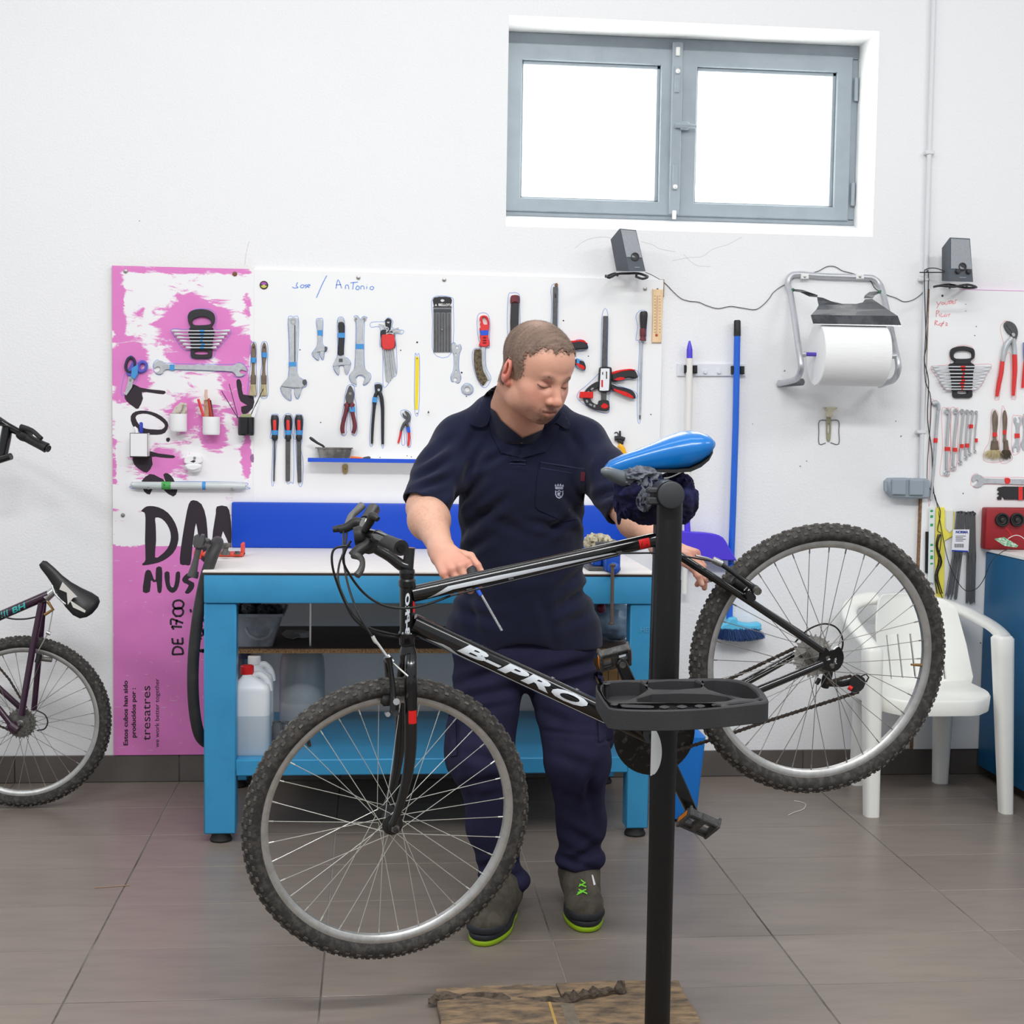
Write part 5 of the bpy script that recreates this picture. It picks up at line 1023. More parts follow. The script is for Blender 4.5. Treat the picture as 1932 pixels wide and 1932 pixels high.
T('bar_clamp', 'black and red one-hand bar clamp, right of the man\'s head', 'clamp', C3, [
 ('bar', m_tdk, 'P', [(1383,372),(1417,372),(1410,760),(1405,1000),(1368,1000),(1372,760)], .006, .006), ('body', mcl, 'S', [(1350,770),(1365,745),(1425,745),(1440,770),(1435,900),(1420,925),(1360,925),(1345,900)], .024, 0, .004),
 ('body_label', mat('label_white', (232, 234, 238), .4), 'S', [(1366,765),(1375,755),(1420,755),(1430,768),(1425,900),(1412,915),(1360,915),(1358,900)], .0006, .024), ('label_red', m_red, 'P', rect(1370, 838, 1382, 890), .0004, .0248, 0), ('label_print', m_dark, 'P', rect(1404, 776, 1412, 830), .0004, .0248, 0), ('label_print', m_dark, 'P', rect(1376, 780, 1383, 800), .0004, .0248, 0),
 ('trigger', mcl, 'S', [(1440,790),(1500,770),(1580,762),(1615,778),(1628,820),(1600,828),(1560,822),(1500,840),(1450,850)], .022, .001, .005), ('trigger_pad', m_red, 'S', [(1445,782),(1500,766),(1580,758),(1610,772),(1580,772),(1510,782),(1450,800)], .024, .001, .004), ('trigger_inset', m_red, 'S', [(1465,835),(1500,818),(1540,822),(1535,836),(1490,842)], .004, .022),
 ('handle', mcl, 'S', [(1435,870),(1480,885),(1550,900),(1600,925),(1615,965),(1600,974),(1560,958),(1490,930),(1435,905)], .022, .001, .005), ('handle_pad', m_red, 'S', [(1460,902),(1500,912),(1560,930),(1600,958),(1600,972),(1560,962),(1500,935),(1465,918)], .004, .022),
 ('arc_arm', mcl, 'PH', ([(1345,850),(1300,870),(1255,910),(1235,960),(1250,1010),(1290,1045),(1350,1060),(1420,1060),(1420,995),(1395,985),(1350,990),(1340,1018),(1300,1000),(1278,960),(1290,920),(1345,895)], []), .018, 0, .003), ('jaw_pad', m_red, 'P', [(1212,924),(1305,926),(1303,972),(1206,968)], .024, 0, .002), ('fixed_pad', m_red, 'S', [(1362,1028),(1385,1008),(1412,1022),(1416,1034),(1395,1048),(1370,1044)], .022, 0, .003)]
 +[('vent', mat('vent_grey', (150, 152, 156), .5), 'P', q, .0004, .0182, 0) for q in ([(1262,930),(1275,918),(1288,925),(1272,945)], [(1290,905),(1305,893),(1318,898),(1300,915)], [(1255,985),(1262,1005),(1275,1000),(1268,982)], [(1280,1018),(1300,1030),(1305,1018),(1285,1008)], [(1310,1034),(1325,1040),(1328,1020),(1314,1018)])], GB)
T('bar_clamp', 'second black and red bar clamp with blue tape, half hidden behind the man\'s head', 'clamp', C3, [
 ('bar', m_tdk, 'P', [(1018,160),(1052,160),(1045,560),(1012,560)], .006, .006), ('slot', m_dark, 'P', rect(1030, 212, 1040, 240), .0005, .012, 0), ('body', mcl, 'S', [(985,560),(1075,560),(1080,720),(985,720)], .024, 0, .004), ('trigger', mcl, 'S', [(1080,575),(1180,555),(1240,552),(1265,590),(1262,612),(1190,618),(1080,640)], .022, .001, .005), ('trigger_pad', m_red, 'S', [(1080,568),(1180,550),(1235,548),(1262,580),(1240,570),(1185,566),(1080,588)], .024, .001, .004),
 ('handle', mcl, 'S', [(1080,660),(1180,690),(1235,705),(1252,745),(1240,765),(1190,735),(1080,700)], .022, .001, .005), ('handle_pad', m_red, 'S', [(1185,715),(1220,725),(1250,745),(1238,762),(1200,740)], .004, .022), ('tape', m_tape, 'P', [(1185,682),(1206,688),(1200,740),(1183,736)], .024, 0, .0004), ('screw', mat('rusty_screw', (128, 92, 66), .7, var=.6, vs=200), 'S', [(1030,140),(1042,132),(1052,142),(1048,156),(1032,156)], .008)], GB)
T('screwdriver', 'very long thin screwdriver with a dark red and black handle, next to the thermometer', 'screwdriver', C3, [
 ('handle', m_bh, 'L', ([(1674,340),(1674,360),(1672,420),(1670,480),(1668,520)], [44, 58, 52, 42, 46], .9), .01), ('handle_collar', m_mh, 'L', ([(1668,465),(1668,500),(1668,535),(1667,552)], [44, 46, 40, 56], .95), .01), ('shaft', m_tst, 'L', ([(1663,552),(1656,800),(1650,1095)], [15, 14, 13]), .01), ('tip', m_tdk, 'L', ([(1650,1095),(1650,1124)], [12, 9]), .01), ('screw', m_screw, 'S', [(1670,354),(1688,354),(1690,370),(1672,372)], .003, .012)], GB)
T('thermometer', 'wooden wall thermometer with a red column at the top right corner of the board', 'thermometer', C3, [('wood_plate', m_ywood, 'S', [(1742,192),(1752,180),(1808,180),(1818,195),(1812,380),(1805,555),(1798,566),(1745,566),(1737,555),(1742,380)], .008, 0, .002), ('tube', mat('glass_tube', (226, 190, 160), .1, coat=.5), 'L', ([(1780,222),(1776,380),(1772,505)], [9, 9, 9]), .003, .008), ('red_column', mat('thermo_red', (190, 70, 50), .3), 'L', ([(1777,385),(1774,440),(1771,510)], [4, 4, 4]), .003, .009), ('bulb', mat('thermo_red', (190, 70, 50), .3), 'S', [(1764,506),(1772,500),(1780,506),(1780,516),(1772,521),(1764,515)], .003, .008), ('nail', m_dark, 'S', [(1774,172),(1784,172),(1784,180),(1774,180)], .006)]
 +[('scale_mark', m_dark, 'P', rect(x, y, x+9, y+3), .0003, .008, 0) for y in range(225, 490, 22) for x in (1756, 1792)])
# sprayer glimpsed behind the man's arm
T('blow_gun', 'black and yellow spray nozzle on the board, just behind the man\'s shoulder', 'spray gun', C9, [('nozzle', m_bh, 'L', ([(285,130),(340,130),(375,140)], [46, 40, 36]), .01), ('trigger_frame', m_bh, 'L', ([(285,85),(300,75),(318,85),(318,110)], [8, 8, 8, 8]), .01), ('needle', m_bh, 'L', ([(335,62),(335,115)], [16, 20]), .01), ('neck', m_bh, 'L', ([(310,150),(345,160),(350,185)], [30, 36, 30]), .01), ('yellow_body', mat('amber_plastic', (250, 186, 40), .35), 'L', ([(320,190),(350,215),(372,262),(380,320)], [40, 46, 40, 34]), .01)])
# --- things on the poster board
def rack(c, body, sp, lab, ring, hole, grp, mt, Y=None, labs='spanner'):
    Yr = YT if Y is None else Y
    r = T('spanner_rack', lab, 'tool rack', c, [('handle', m_bh, 'PH', (ring, [hole[0]]), .012, 0, .002), ('holder', m_bh, 'PH', (body, hole[1:]), .010, 0, .002)]+[('slot_rib', m_bh, 'L', ([(body[0][0]+12, s_[2]+9), (body[1][0]-12, s_[2]+9)], 9), .01, .011) for s_ in sp], grp, Yr)
    for i, (xa, xb, y_, hw) in enumerate(sp):
        T('combination_spanner', lab_of(i, len(sp))+labs, 'spanner', c, [('shank', m_sch, 'L', ([(xa+hw, y_), (xb-hw, y_-.0)], 9, .7), .004, .014), ('ring_end', m_sch, 'L', ([(xa, y_), (xa+hw*.4, y_), (xa+hw*1.1, y_)], [15, 19, 10], .6), .004, .013), ('open_end', m_sch, 'L', ([(xb, y_-2), (xb-hw*.5, y_), (xb-hw*1.1, y_)], [14, 18, 10], .5), .004, .013), ('tape', mt, 'L', ([((xa+xb)/2-8+((i*7) % 5)*3, y_), ((xa+xb)/2+24-((i*5) % 4)*4, y_)], 13, .85), .004, .0135)], labs.strip()+' stack', Yr)
    return r
def lab_of(i, n):
    w_ = ['topmost and longest', 'second from the top', 'third from the top', 'fourth from the top', 'fifth from the top', 'sixth from the top', 'seventh from the top', 'lowest and shortest']
    return (w_[0] if i == 0 else 'lowest and shortest' if i == n-1 else w_[i])+' chrome spanner '
rack(C1, [(612,545),(782,545),(778,640),(775,720),(765,755),(700,760),(630,755),(620,720),(618,640)], [(480,905,557,60), (498,885,581,55), (518,862,606,50), (538,845,631,48), (560,828,656,44), (582,806,680,38)], 'black plastic rack of chrome spanners with a loop handle, on the pink board', [(605,500),(600,445),(625,412),(695,400),(762,412),(792,445),(792,495),(772,528),(775,548),(618,548),(622,528)], [[(630,490),(650,468),(700,455),(745,465),(768,490),(755,512),(650,516)], [(655,708),(738,708),(738,728),(655,728)]], GP, m_tape, labs='in the black rack on the pink board')
T('double_open_spanner', 'long double open-ended grey spanner hung level on the pink board, with blue tape', 'spanner', C1, [('spanner_body', m_tst, 'P', cr([(350,800),(380,775),(415,778),(440,800),(600,806),(780,808),(920,812),(950,795),(985,795),(1015,820),(1025,852),(990,840),(975,850),(980,865),(1010,875),(985,890),(950,888),(920,855),(780,848),(600,842),(440,838),(415,868),(380,872),(362,862),(392,848),(395,825),(375,818),(352,832)], 2, True), .006, 0, .001), ('embossed_bar', m_tst, 'S', [(600,820),(770,822),(778,832),(770,842),(600,838),(595,829)], .0012, .006), ('tape', m_tape, 'P', [(466,802),(500,803),(500,845),(464,843)], .0068, 0, .0003)], GP)
T('scissors', 'big scissors with blue-taped handles hanging at the left of the pink board', 'scissors', C1, [
 ('handle_loop', mat('scissor_black', (52, 46, 70), .45), 'PH', ([(140,790),(155,755),(185,740),(212,760),(220,800),(205,850),(175,868),(145,850),(135,820)], [[(160,795),(180,762),(200,780),(200,825),(178,850),(158,835)]]), .010, .002, .003), ('handle_loop', mat('scissor_blue', (92, 92, 190), .45), 'PH', ([(232,800),(255,775),(285,775),(302,800),(298,840),(270,862),(240,860),(228,835)], [[(248,815),(265,795),(285,805),(280,832),(258,842)]]), .010, .002, .003),
 ('tape', m_tape, 'P', [(190,830),(235,800),(235,870),(212,910),(185,895)], .011, .002, .001), ('arm', mat('scissor_blue', (92, 92, 190), .45), 'P', [(150,865),(205,760),(222,790),(215,850),(190,890),(160,885)], .008, .001, .002),
 ('blade', m_tst, 'P', [(165,880),(200,870),(205,910),(190,970),(150,1028),(135,1020),(145,980),(160,930)], .004, 0, .001), ('pivot', m_screw, 'S', [(170,910),(182,908),(184,922),(172,926)], .002, .004)], GP)
def cup(name, c, x0, x1, yt, yb, m, lab, rimc=None, Y=YB, flatfront=False):
    a = W(*cc(c, [(x0, yt)])[0], Y-.035); e = W(*cc(c, [(x1, yb)])[0], Y-.035); cx_, r_ = (a.x+e.x)/2, (e.x-a.x)/2; yc = Y-r_-.001
    a = W(*cc(c, [(x0, yt)])[0], yc); e = W(*cc(c, [(x1, yb)])[0], yc); z1_, z0_ = a.z, e.z
    rt2 = root(name, lab, 'cup', (cx_, yc, z0_), 'cups on the poster board')
    b = MB(); b.lathe([(0, 0), (r_*.92, 0), (r_*.97, .003), (r_, .008), (r_, z1_-z0_), (r_*.93, z1_-z0_), (r_*.9, .006), (0, .006)], (cx_, yc, z0_), EZ, 28); part('cup_body', b, m, rt2, 40)
    b = MB(); b.lathe([(.003, 0), (.003, .0012), (0, .0016)], (cx_, yc-r_*0+r_*.93, z1_-.01), -EY, 8); part('rivet', b, m_screw, rt2)
    return cx_, yc, r_, z0_, z1_
m_cupw = mat('white_cup_plastic', (240, 240, 241), .35)
g1 = cup('wall_cup', C1, 463, 590, 1160, 1292, m_cupw, 'white cup with a folded cloth inside, left one of the two white cups')
g2 = cup('wall_cup', C1, 703, 830, 1182, 1315, m_cupw, 'white plastic cup holding red pencils, right one of the two white cups side by side')
g3 = cup('wall_cup', C1, 960, 1082, 1185, 1320, mat('black_cup', (26, 26, 28), .25, coat=.4), 'glossy black cup holding thin sticks, at the right edge of the pink board')
def W1(x, y, Y): return W(*cc(C1, [(x, y)])[0], Y)
yc = g1[1]
b = MB(); flat(b, cc(C1, [(480,1165),(500,1125),(545,1078),(590,1085),(592,1165)]), yc+.006, .006, .002); flat(b, cc(C1, [(478,1160),(505,1110),(540,1085),(560,1110),(540,1165)]), yc-.006, .005, .002)
thing('folded_cloth', b, mat('beige_cloth', (206, 196, 184), .9, var=.8, vs=40, vcol=(120, 108, 96)), 'folded beige cloth standing up in the left white cup', 'cloth')
for (xa, ya_, xb, yb_, w_, m_, lab) in ((672, 1055, 712, 1185, 20, m_rh, 'bright red pencil leaning left in the white cup'), (730, 1060, 735, 1200, 34, mat('brush_wood', (190, 150, 120), .7, var=.7, vs=50), 'wood-coloured stick between the red pencils in the white cup'), (744, 1050, 770, 1200, 26, mat('dark_red_pencil', (176, 58, 46), .5), 'dark red pencil standing tallest in the white cup'), (762, 1062, 782, 1200, 10, m_bh, 'thin black pencil at the right side of the white cup')):
    b = MB(); r_ = w_/3.86*.00204/2; b.tube([W1(xb, yb_, g2[1]), W1(xa, ya_, g2[1]+.004)], r_, 6); t_ = thing('pencil', b, m_, lab, 'pencil', 'pencils in the white cup')
b = MB(); b.tube([W1(735, 1060, g2[1]-.008), W1(728, 1035, g2[1]-.008), W1(730, 985, g2[1]-.008)], [.004, .006, .005], 8); thing('brush_tip', b, mat('skin_wood', (226, 190, 170), .6), 'pale wooden handle tip rising behind the red pencils', 'brush')
for (xa, ya_, lab, r_) in ((842, 995, 'long thin black stick leaning left, in the black cup', .0014), (897, 943, 'longest thin black stick, in the black cup', .0014), (1147, 978, 'thin black stick leaning right, in the black cup', .0016)):
    b = MB(); b.tube([W1(965 if xa < 1000 else 1040, 1200, g3[1]), W1(xa, ya_, g3[1]-.01)], r_, 6); thing('stick', b, m_bh, lab, 'stick', 'sticks in the black cup')
b = MB(); b.tube([W1(1070, 1185, g3[1]), W1(1092, 1120, g3[1]), W1(1115, 1065, g3[1])], [.008, .007, .004], 8); thing('marker_pen', b, m_cupw, 'white marker pen leaning right, in the black cup', 'pen')
b = MB(); flat(b, cc(C1, [(980,1165),(1060,1160),(1068,1200),(985,1200)]), g3[1], .004, .001); thing('sponge', b, mat('olive_sponge', (168, 172, 130), .9), 'greenish flat scouring pad in the black cup', 'sponge')
# box-shaped pen holder
a = W1(175, 1302, YB-.05); e = W1(303, 1478, YB-.05); bx_ = root('pen_holder', 'tall white box-shaped pen holder with black edges at the left of the pink board', 'pen holder', ((a.x+e.x)/2, YB-.03, e.z), GP)
b = MB(); b.prism([(a.x, YB-.002), (a.x, YB-.05), (e.x, YB-.05), (e.x, YB-.002)], (0, 0, e.z), EX, EY, EZ, a.z-e.z, .001, [[(a.x+.003, YB-.005), (a.x+.003, YB-.047), (e.x-.003, YB-.047), (e.x-.003, YB-.005)]]); b.box((a.x, YB-.05, e.z), (e.x, YB-.002, e.z+.003)); part('box_body', b, m_cupw, bx_, 30)
b = MB()
for (p_, q_) in (((a.x, a.z), (e.x, a.z)), ((a.x, a.z), (a.x, e.z)), ((a.x, e.z), (e.x, e.z)), ((e.x, a.z), (e.x, e.z))): b.tube([(p_[0], YB-.0502, p_[1]), (q_[0], YB-.0502, q_[1])], .0009, 6)
part('black_edges', b, m_dark, bx_)
b = MB(); b.tube([W1(258, 1310, YB-.035), W1(256, 1230, YB-.035), W1(255, 1222, YB-.035)], [.0065, .0065, .003], 10); thing('pen', b, mat('blue_pen', (40, 60, 180), .35), 'blue pen standing in the white box-shaped holder', 'pen')
b = MB(); b.tube([W1(228, 1310, YB-.03), W1(220, 1275, YB-.03), W1(205, 1258, YB-.03)], [.007, .007, .005], 10); thing('pen', b, m_cupw, 'white marker lying over in the white box-shaped holder', 'pen')
T('wall_bracket', 'small white plastic bracket with a screw, below the two white cups', 'bracket', C1, [('bracket_plate', m_cupw, 'S', [(575,1490),(590,1470),(640,1462),(690,1468),(702,1485),(695,1520),(585,1525)], .022, 0, .004), ('bracket_ring', m_cupw, 'S', [(590,1528),(690,1525),(692,1560),(640,1578),(592,1562)], .034, 0, .006), ('bracket_ring', m_cupw, 'S', [(600,1560),(685,1558),(680,1582),(645,1588),(608,1580)], .028, 0, .005), ('screw', m_screw, 'S', [(638,1476),(650,1474),(656,1484),(648,1496),(638,1492)], .003, .022), ('scribble', m_dark, 'P', [(612,1510),(640,1498),(655,1506),(640,1518)], .0004, .022, 0)], GP)
T('clear_tube', 'long clear plastic tube hung level above the big painted letters', 'tube', C1, [('tube_body', mat('clear_grey_plastic', (206, 212, 212), .15, coat=.6, var=.3, vs=12, stretch=(1, 1, 14), vcol=(168, 176, 178)), 'L', ([(200,1672),(235,1680),(600,1684),(980,1686),(1012,1688)], [26, 50, 54, 54, 30]), .01), ('tape', m_gtape, 'L', ([(412,1682),(478,1683)], 56), .01, -.0003), ('tape', m_tape, 'L', ([(706,1685),(732,1685)], 56), .01, -.0003), ('pin', m_screw, 'S', [(312,1692),(322,1692),(322,1710),(312,1710)], .028), ('pin', m_screw, 'S', [(918,1698),(928,1698),(928,1722),(918,1722)], .028)], GP)
# ================================================================ RIGHT-HAND BOARD
YR2 = YR-.001
rack(C7, [(340,915),(500,915),(500,980),(494,1090),(490,1150),(425,1155),(362,1150),(358,1090),(344,980)], [(215,632,936,52), (230,620,958,48), (248,605,984,45), (265,590,1008,42), (262,580,1032,42), (275,565,1053,40), (295,545,1075,36), (310,525,1094,32)], 'black plastic rack of chrome spanners with a loop handle, on the right-hand board', [(348,880),(340,835),(360,805),(430,792),(495,808),(510,838),(505,875),(480,898),(482,918),(368,918),(372,898)], [[(362,858),(380,832),(430,824),(480,832),(492,858),(478,878),(380,880)], [(392,1108),(405,1098),(445,1098),(455,1108),(455,1125),(392,1125)]], GR, m_rtape, YR2, 'in the black rack on the right-hand board')
T('water_pump_pliers', 'large water pump pliers with red dipped handles on the right-hand board', 'pliers', C7, [('jaw', m_tdk, 'S', [(735,618),(765,622),(795,645),(812,690),(805,735),(780,755),(760,730),(770,700),(745,665),(728,640)], .010), ('jaw', m_tdk, 'S', [(728,625),(718,650),(735,690),(760,712),(780,700),(765,670),(745,655)], .008), ('arm', m_tst, 'L', ([(768,735),(735,775),(715,830),(705,900)], [34, 40, 36, 28]), .006), ('arm', m_tst, 'L', ([(775,740),(785,790),(788,850)], [34, 32, 34]), .006), ('grip', m_rh, 'L', ([(705,890),(695,980),(675,1080),(666,1145)], [28, 32, 28, 22]), .006), ('grip', m_rh, 'L', ([(788,852),(790,960),(784,1060),(780,1140)], [34, 34, 28, 22]), .006), ('pivot', m_chrome, 'S', [(776,704),(790,698),(800,710),(795,724),(780,724)], .003, .010)], GR, YR2)
T('pliers', 'red handled pliers cut off by the right edge of the picture', 'pliers', C7, [('jaw', mat('blue_grey_steel', (130, 140, 190), .4, .3), 'L', ([(858,765),(862,830),(866,900)], [16, 26, 24]), .006), ('grip', m_rh, 'L', ([(866,900),(856,1000),(846,1085)], [26, 24, 18]), .006), ('grip', m_rh, 'L', ([(880,900),(900,1000),(905,1085)], [26, 24, 18]), .006)], GR, YR2)
T('box_wrench', 'long grey bent-head wrench hanging at the left edge of the right-hand board', 'wrench', C7, [('head', m_tst, 'L', ([(212,1195),(232,1188),(252,1200),(258,1240)], [30, 34, 30, 26]), .01), ('shaft', m_tst, 'L', ([(254,1240),(240,1420),(228,1600),(212,1780),(204,1866)], [24, 22, 22, 20, 22]), .006), ('tape', m_rtape, 'L', ([(238,1436),(236,1468)], 28), .006, -.0003)], GR, YR2)
for i, (xt, yt, xb, yb_, w_, ty) in enumerate(((322,1248,318,1678,34,1512), (380,1248,364,1645,30,1518), (425,1248,412,1608,26,1492), (460,1250,452,1574,23,1488), (492,1252,480,1548,21,1354), (524,1254,516,1530,18,1452))):
    nmx = ['largest', 'second largest', 'third largest', 'third smallest', 'second smallest', 'smallest'][i]
    T('ring_spanner', nmx+' of the six offset ring spanners hanging in a row', 'spanner', C7, [('ring', m_chrome, 'PH', ([(xt+w_*.62*math.cos(a), yt+w_*.62*math.sin(a)) for a in [k*.785 for k in range(8)]], [[(xt+w_*.3*math.cos(a), yt+w_*.3*math.sin(a)) for a in [k*.785 for k in range(8)]]]), .007, .004), ('shank', m_chrome, 'L', ([(xt+w_*.25, yt+w_*.5), (xt+w_*.35, yt+w_*1.3), ((xt+xb)/2, (yt+yb_)/2), (xb-2, yb_-w_*1.3), (xb, yb_-w_*.5)], [w_*.7, w_*.75, w_*.7, w_*.7, w_*.7], .6), .006, .002), ('ring', m_chrome, 'PH', ([(xb+w_*.6*math.cos(a), yb_+w_*.6*math.sin(a)) for a in [k*.785 for k in range(8)]], [[(xb+w_*.3*math.cos(a), yb_+w_*.3*math.sin(a)) for a in [k*.785 for k in range(8)]]]), .007, .004), ('tape', m_rtape, 'P', [((xt+xb)/2-w_*.42, ty-14), ((xt+xb)/2+w_*.42, ty-14), ((xt+xb)/2+w_*.4, ty+14), ((xt+xb)/2-w_*.44, ty+14)], .0145, 0, .0003)], 'offset ring spanners in a row', YR2)
for (x, w_, lab, ty, fl_2) in ((652, 40, 'worn wide paint brush with splayed pale bristles and a red tape', 1412, 0), (722, 32, 'worn dark paint brush with splayed bristles, right one of the pair', 1395, 1)):
    rb = T('paint_brush', lab, 'brush', C7, [('handle', m_wood, 'L', ([(x,1242),(x+1,1280),(x+3,1340),(x,1420),(x,1460)], [12, w_, w_, w_*.6, w_*.9], .6), .01), ('ferrule', mat('ferrule', (122, 106, 92), .5, .5, var=.5, vs=60), 'P', [(x-w_*.5, 1455), (x+w_*.5, 1455), (x+w_*.7, 1525), (x-w_*.7, 1525)] if not fl_2 else [(x-4, 1450), (x+20, 1450), (x+28, 1530), (x-6, 1530)], .011, 0, .002), ('tape', m_rtape, 'L', ([(x,ty-16),(x,ty+14)], [w_*.75, w_*.8], .75), .01)], 'worn paint brushes', YR2)
    random.seed(int(x)); b = MB(); cx0 = x if not fl_2 else x+14
    for k in range(260):
        u0 = random.uniform(-1, 1); a = W(*cc(C7, [(cx0+u0*w_*.7, 1520)])[0], YR2-.004-random.random()*.008); sp2 = random.uniform(.8, 2.3) if not fl_2 else random.uniform(.5, 1.6)
        e = W(*cc(C7, [(cx0+u0*w_*sp2, 1550+random.uniform(0, 45)-abs(u0)*12)])[0], YR2-.002-random.random()*.014); b.tube([a, (a+e)/2+V(0, 0, .002), e], [.0008, .0007, .0004], 3)
    part('bristles', b, mat('bristle_'+('dark' if fl_2 else 'pale'), (84, 74, 62) if fl_2 else (196, 180, 140), .9), rb, 0, kind='stuff')
T('cone_spanner', 'double-ended grey spanner with red tape at the right edge of the picture', 'spanner', C7, [('spanner_body', m_tst, 'P', cr([(788,1300),(802,1290),(812,1310),(806,1325),(828,1330),(832,1310),(822,1290),(838,1288),(845,1310),(840,1340),(828,1360),(826,1460),(832,1500),(825,1530),(812,1535),(812,1510),(798,1500),(788,1520),(792,1536),(782,1530),(780,1500),(800,1460),(804,1360),(790,1330)], 2, True), .003), ('tape', m_rtape, 'P', rect(796, 1404, 828, 1436), .0042, 0, .0003)], GR, YR2)
T('cone_spanner', 'last grey spanner cut by the right picture edge, beside the taped one', 'spanner', C7, [('spanner_body', m_tst, 'P', cr([(855,1275),(875,1262),(905,1290),(900,1340),(870,1380),(866,1450),(890,1520),(860,1525),(842,1500),(840,1470),(852,1440),(856,1370),(850,1320)], 2, True), .003)], GR, YR2)
T('double_open_spanner', 'grey open-ended spanner hung level with red tape, above the black slotted tool', 'spanner', C7, [('spanner_body', m_tst, 'P', cr([(495,1730),(505,1700),(535,1690),(565,1702),(585,1718),(720,1722),(1000,1730),(1000,1762),(720,1758),(585,1754),(560,1775),(525,1782),(505,1772),(530,1755),(538,1738),(525,1728),(505,1745)], 2, True), .006, 0, .001), ('tape', m_rtape, 'S', [(722,1722),(745,1715),(760,1725),(755,1752),(728,1755)], .009, 0, .001)], GR, YR2)
T('freewheel_tool', 'black flat slotted tool with red tape, under the level spanner', 'tool', C7, [('tool_body', m_bh, 'P', cr([(680,1782),(720,1775),(1000,1778),(1000,1870),(720,1866),(715,1848),(700,1850),(702,1866),(675,1868),(672,1850),(690,1840),(672,1825),(690,1812),(672,1800)], 1, True), .006, 0, .001), ('tape', m_rtape, 'P', rect(818, 1777, 848, 1870), .0072, 0, .0003)], GR, YR2)
# blue and red marker outlines round the tools
def outl(c, pts, w_=.0016, Y=YB, closed=True):
    q = cr(cc(c, pts), 4, closed)
    if closed: q = q+[q[0]]
    ribbon(b, q, Y, w_, .0005)
b = MB()
for q in ([(385,465),(430,450),(475,465),(472,700),(462,930),(500,985),(545,1010),(540,1055),(505,1075),(470,1165),(440,1120),(442,1080),(410,1080),(410,1178),(345,1140),(320,1060),(385,970),(392,700)], [(628,480),(655,464),(688,480),(682,660),(700,705),(725,715),(715,750),(700,755),(690,825),(665,800),(652,765),(650,830),(605,800),(592,765),(635,700),(640,600)], [(812,480),(842,450),(872,480),(876,620),(868,780),(900,808),(930,855),(895,955),(870,880),(830,880),(820,960),(775,880),(812,785),(812,620)], [(955,450),(985,440),(1010,470),(1040,445),(1072,460),(1048,500),(1048,880),(1095,940),(1102,985),(1060,1040),(1035,1040),(1050,985),(1000,960),(968,1000),(975,1055),(930,1020),(916,960),(962,880),(972,500)],
          [(1220,490),(1255,457),(1295,490),(1285,540),(1340,560),(1388,570),(1370,600),(1315,600),(1325,720),(1328,940),(1285,980),(1240,1050),(1208,1035),(1205,740),(1180,700),(1182,545),(1105,540),(1108,498),(1210,492)], [(905,1045),(958,1055),(960,1150),(975,1200),(980,1300),(985,1440),(960,1485),(930,1440),(925,1380),(912,1260),(888,1420),(895,1450),(870,1485),(845,1455),(850,1330),(870,1200),(880,1120)], [(1135,1035),(1165,1022),(1202,1040),(1200,1110),(1215,1200),(1215,1555),(1195,1550),(1190,1250),(1165,1150),(1150,1200),(1125,1400),(1118,1560),(1092,1545),(1105,1300),(1125,1140),(1140,1100)],
          [(1365,1265),(1420,1262),(1450,1300),(1440,1400),(1450,1560),(1420,1570),(1405,1420),(1390,1430),(1398,1545),(1380,1565),(1370,1530),(1378,1400),(1410,1350),(1370,1310)], [(1485,800),(1502,788),(1525,805),(1520,1260),(1482,1255)], [(238,1310),(268,1295),(302,1310),(298,1440),(290,1520),(280,1600),(262,1885),(242,1880),(252,1540),(228,1500),(240,1420)], [(342,1320),(385,1288),(425,1320),(418,1440),(432,1530),(432,1870),(410,1882),(372,1875),(370,1540),(350,1500),(350,1400)], [(445,1310),(480,1296),(515,1320),(510,1440),(505,1520),(495,1600),(515,1700),(508,1895),(475,1895),(452,1600),(455,1520),(435,1500),(442,1400)],
          [(55,700),(85,668),(110,700),(108,900),(112,1130),(35,1130),(50,950),(62,800)], [(150,700),(178,664),(208,700),(205,900),(208,1135),(142,1138),(145,960),(158,850)]): outl(C2, q)
for q in ([(142,240),(272,236),(292,300),(278,640),(148,642),(140,400)], [(275,580),(300,566),(318,595),(340,578),(350,610),(335,655),(332,760),(348,820),(330,862),(300,850),(278,850),(272,810),(292,760),(292,650),(278,620)], [(352,890),(378,864),(412,868),(435,895),(432,930),(400,950),(362,938),(350,910)], [(465,390),(480,355),(530,352),(556,400),(555,540),(552,605),(528,605),(530,740),(566,825),(525,895),(480,860),(440,760),(428,660),(445,610),(495,605),(475,540),(465,460)], [(690,240),(720,203),(770,215),(775,300),(770,520),(690,530)], [(1005,160),(1050,148),(1055,300),(1045,500),(1004,500),(1008,300)], [(1376,364),(1418,362),(1415,740),(1450,780),(1610,762),(1632,820),(1460,860),(1610,920),(1618,972),(1440,920),(1425,1070),(1350,1068),(1250,1020),(1195,970),(1205,925),(1260,880),(1340,800),(1366,740)], [(1622,370),(1660,330),(1702,350),(1700,450),(1695,545),(1672,580),(1665,800),(1655,1120),(1635,1128),(1632,900),(1648,580),(1622,545),(1635,450)], [(1180,550),(1240,548),(1270,585),(1265,615),(1190,622)], [(1185,690),(1240,700),(1252,760),(1235,770),(1188,745)], [(632,790),(650,765),(680,768),(690,830),(650,832)]): outl(C3, q)
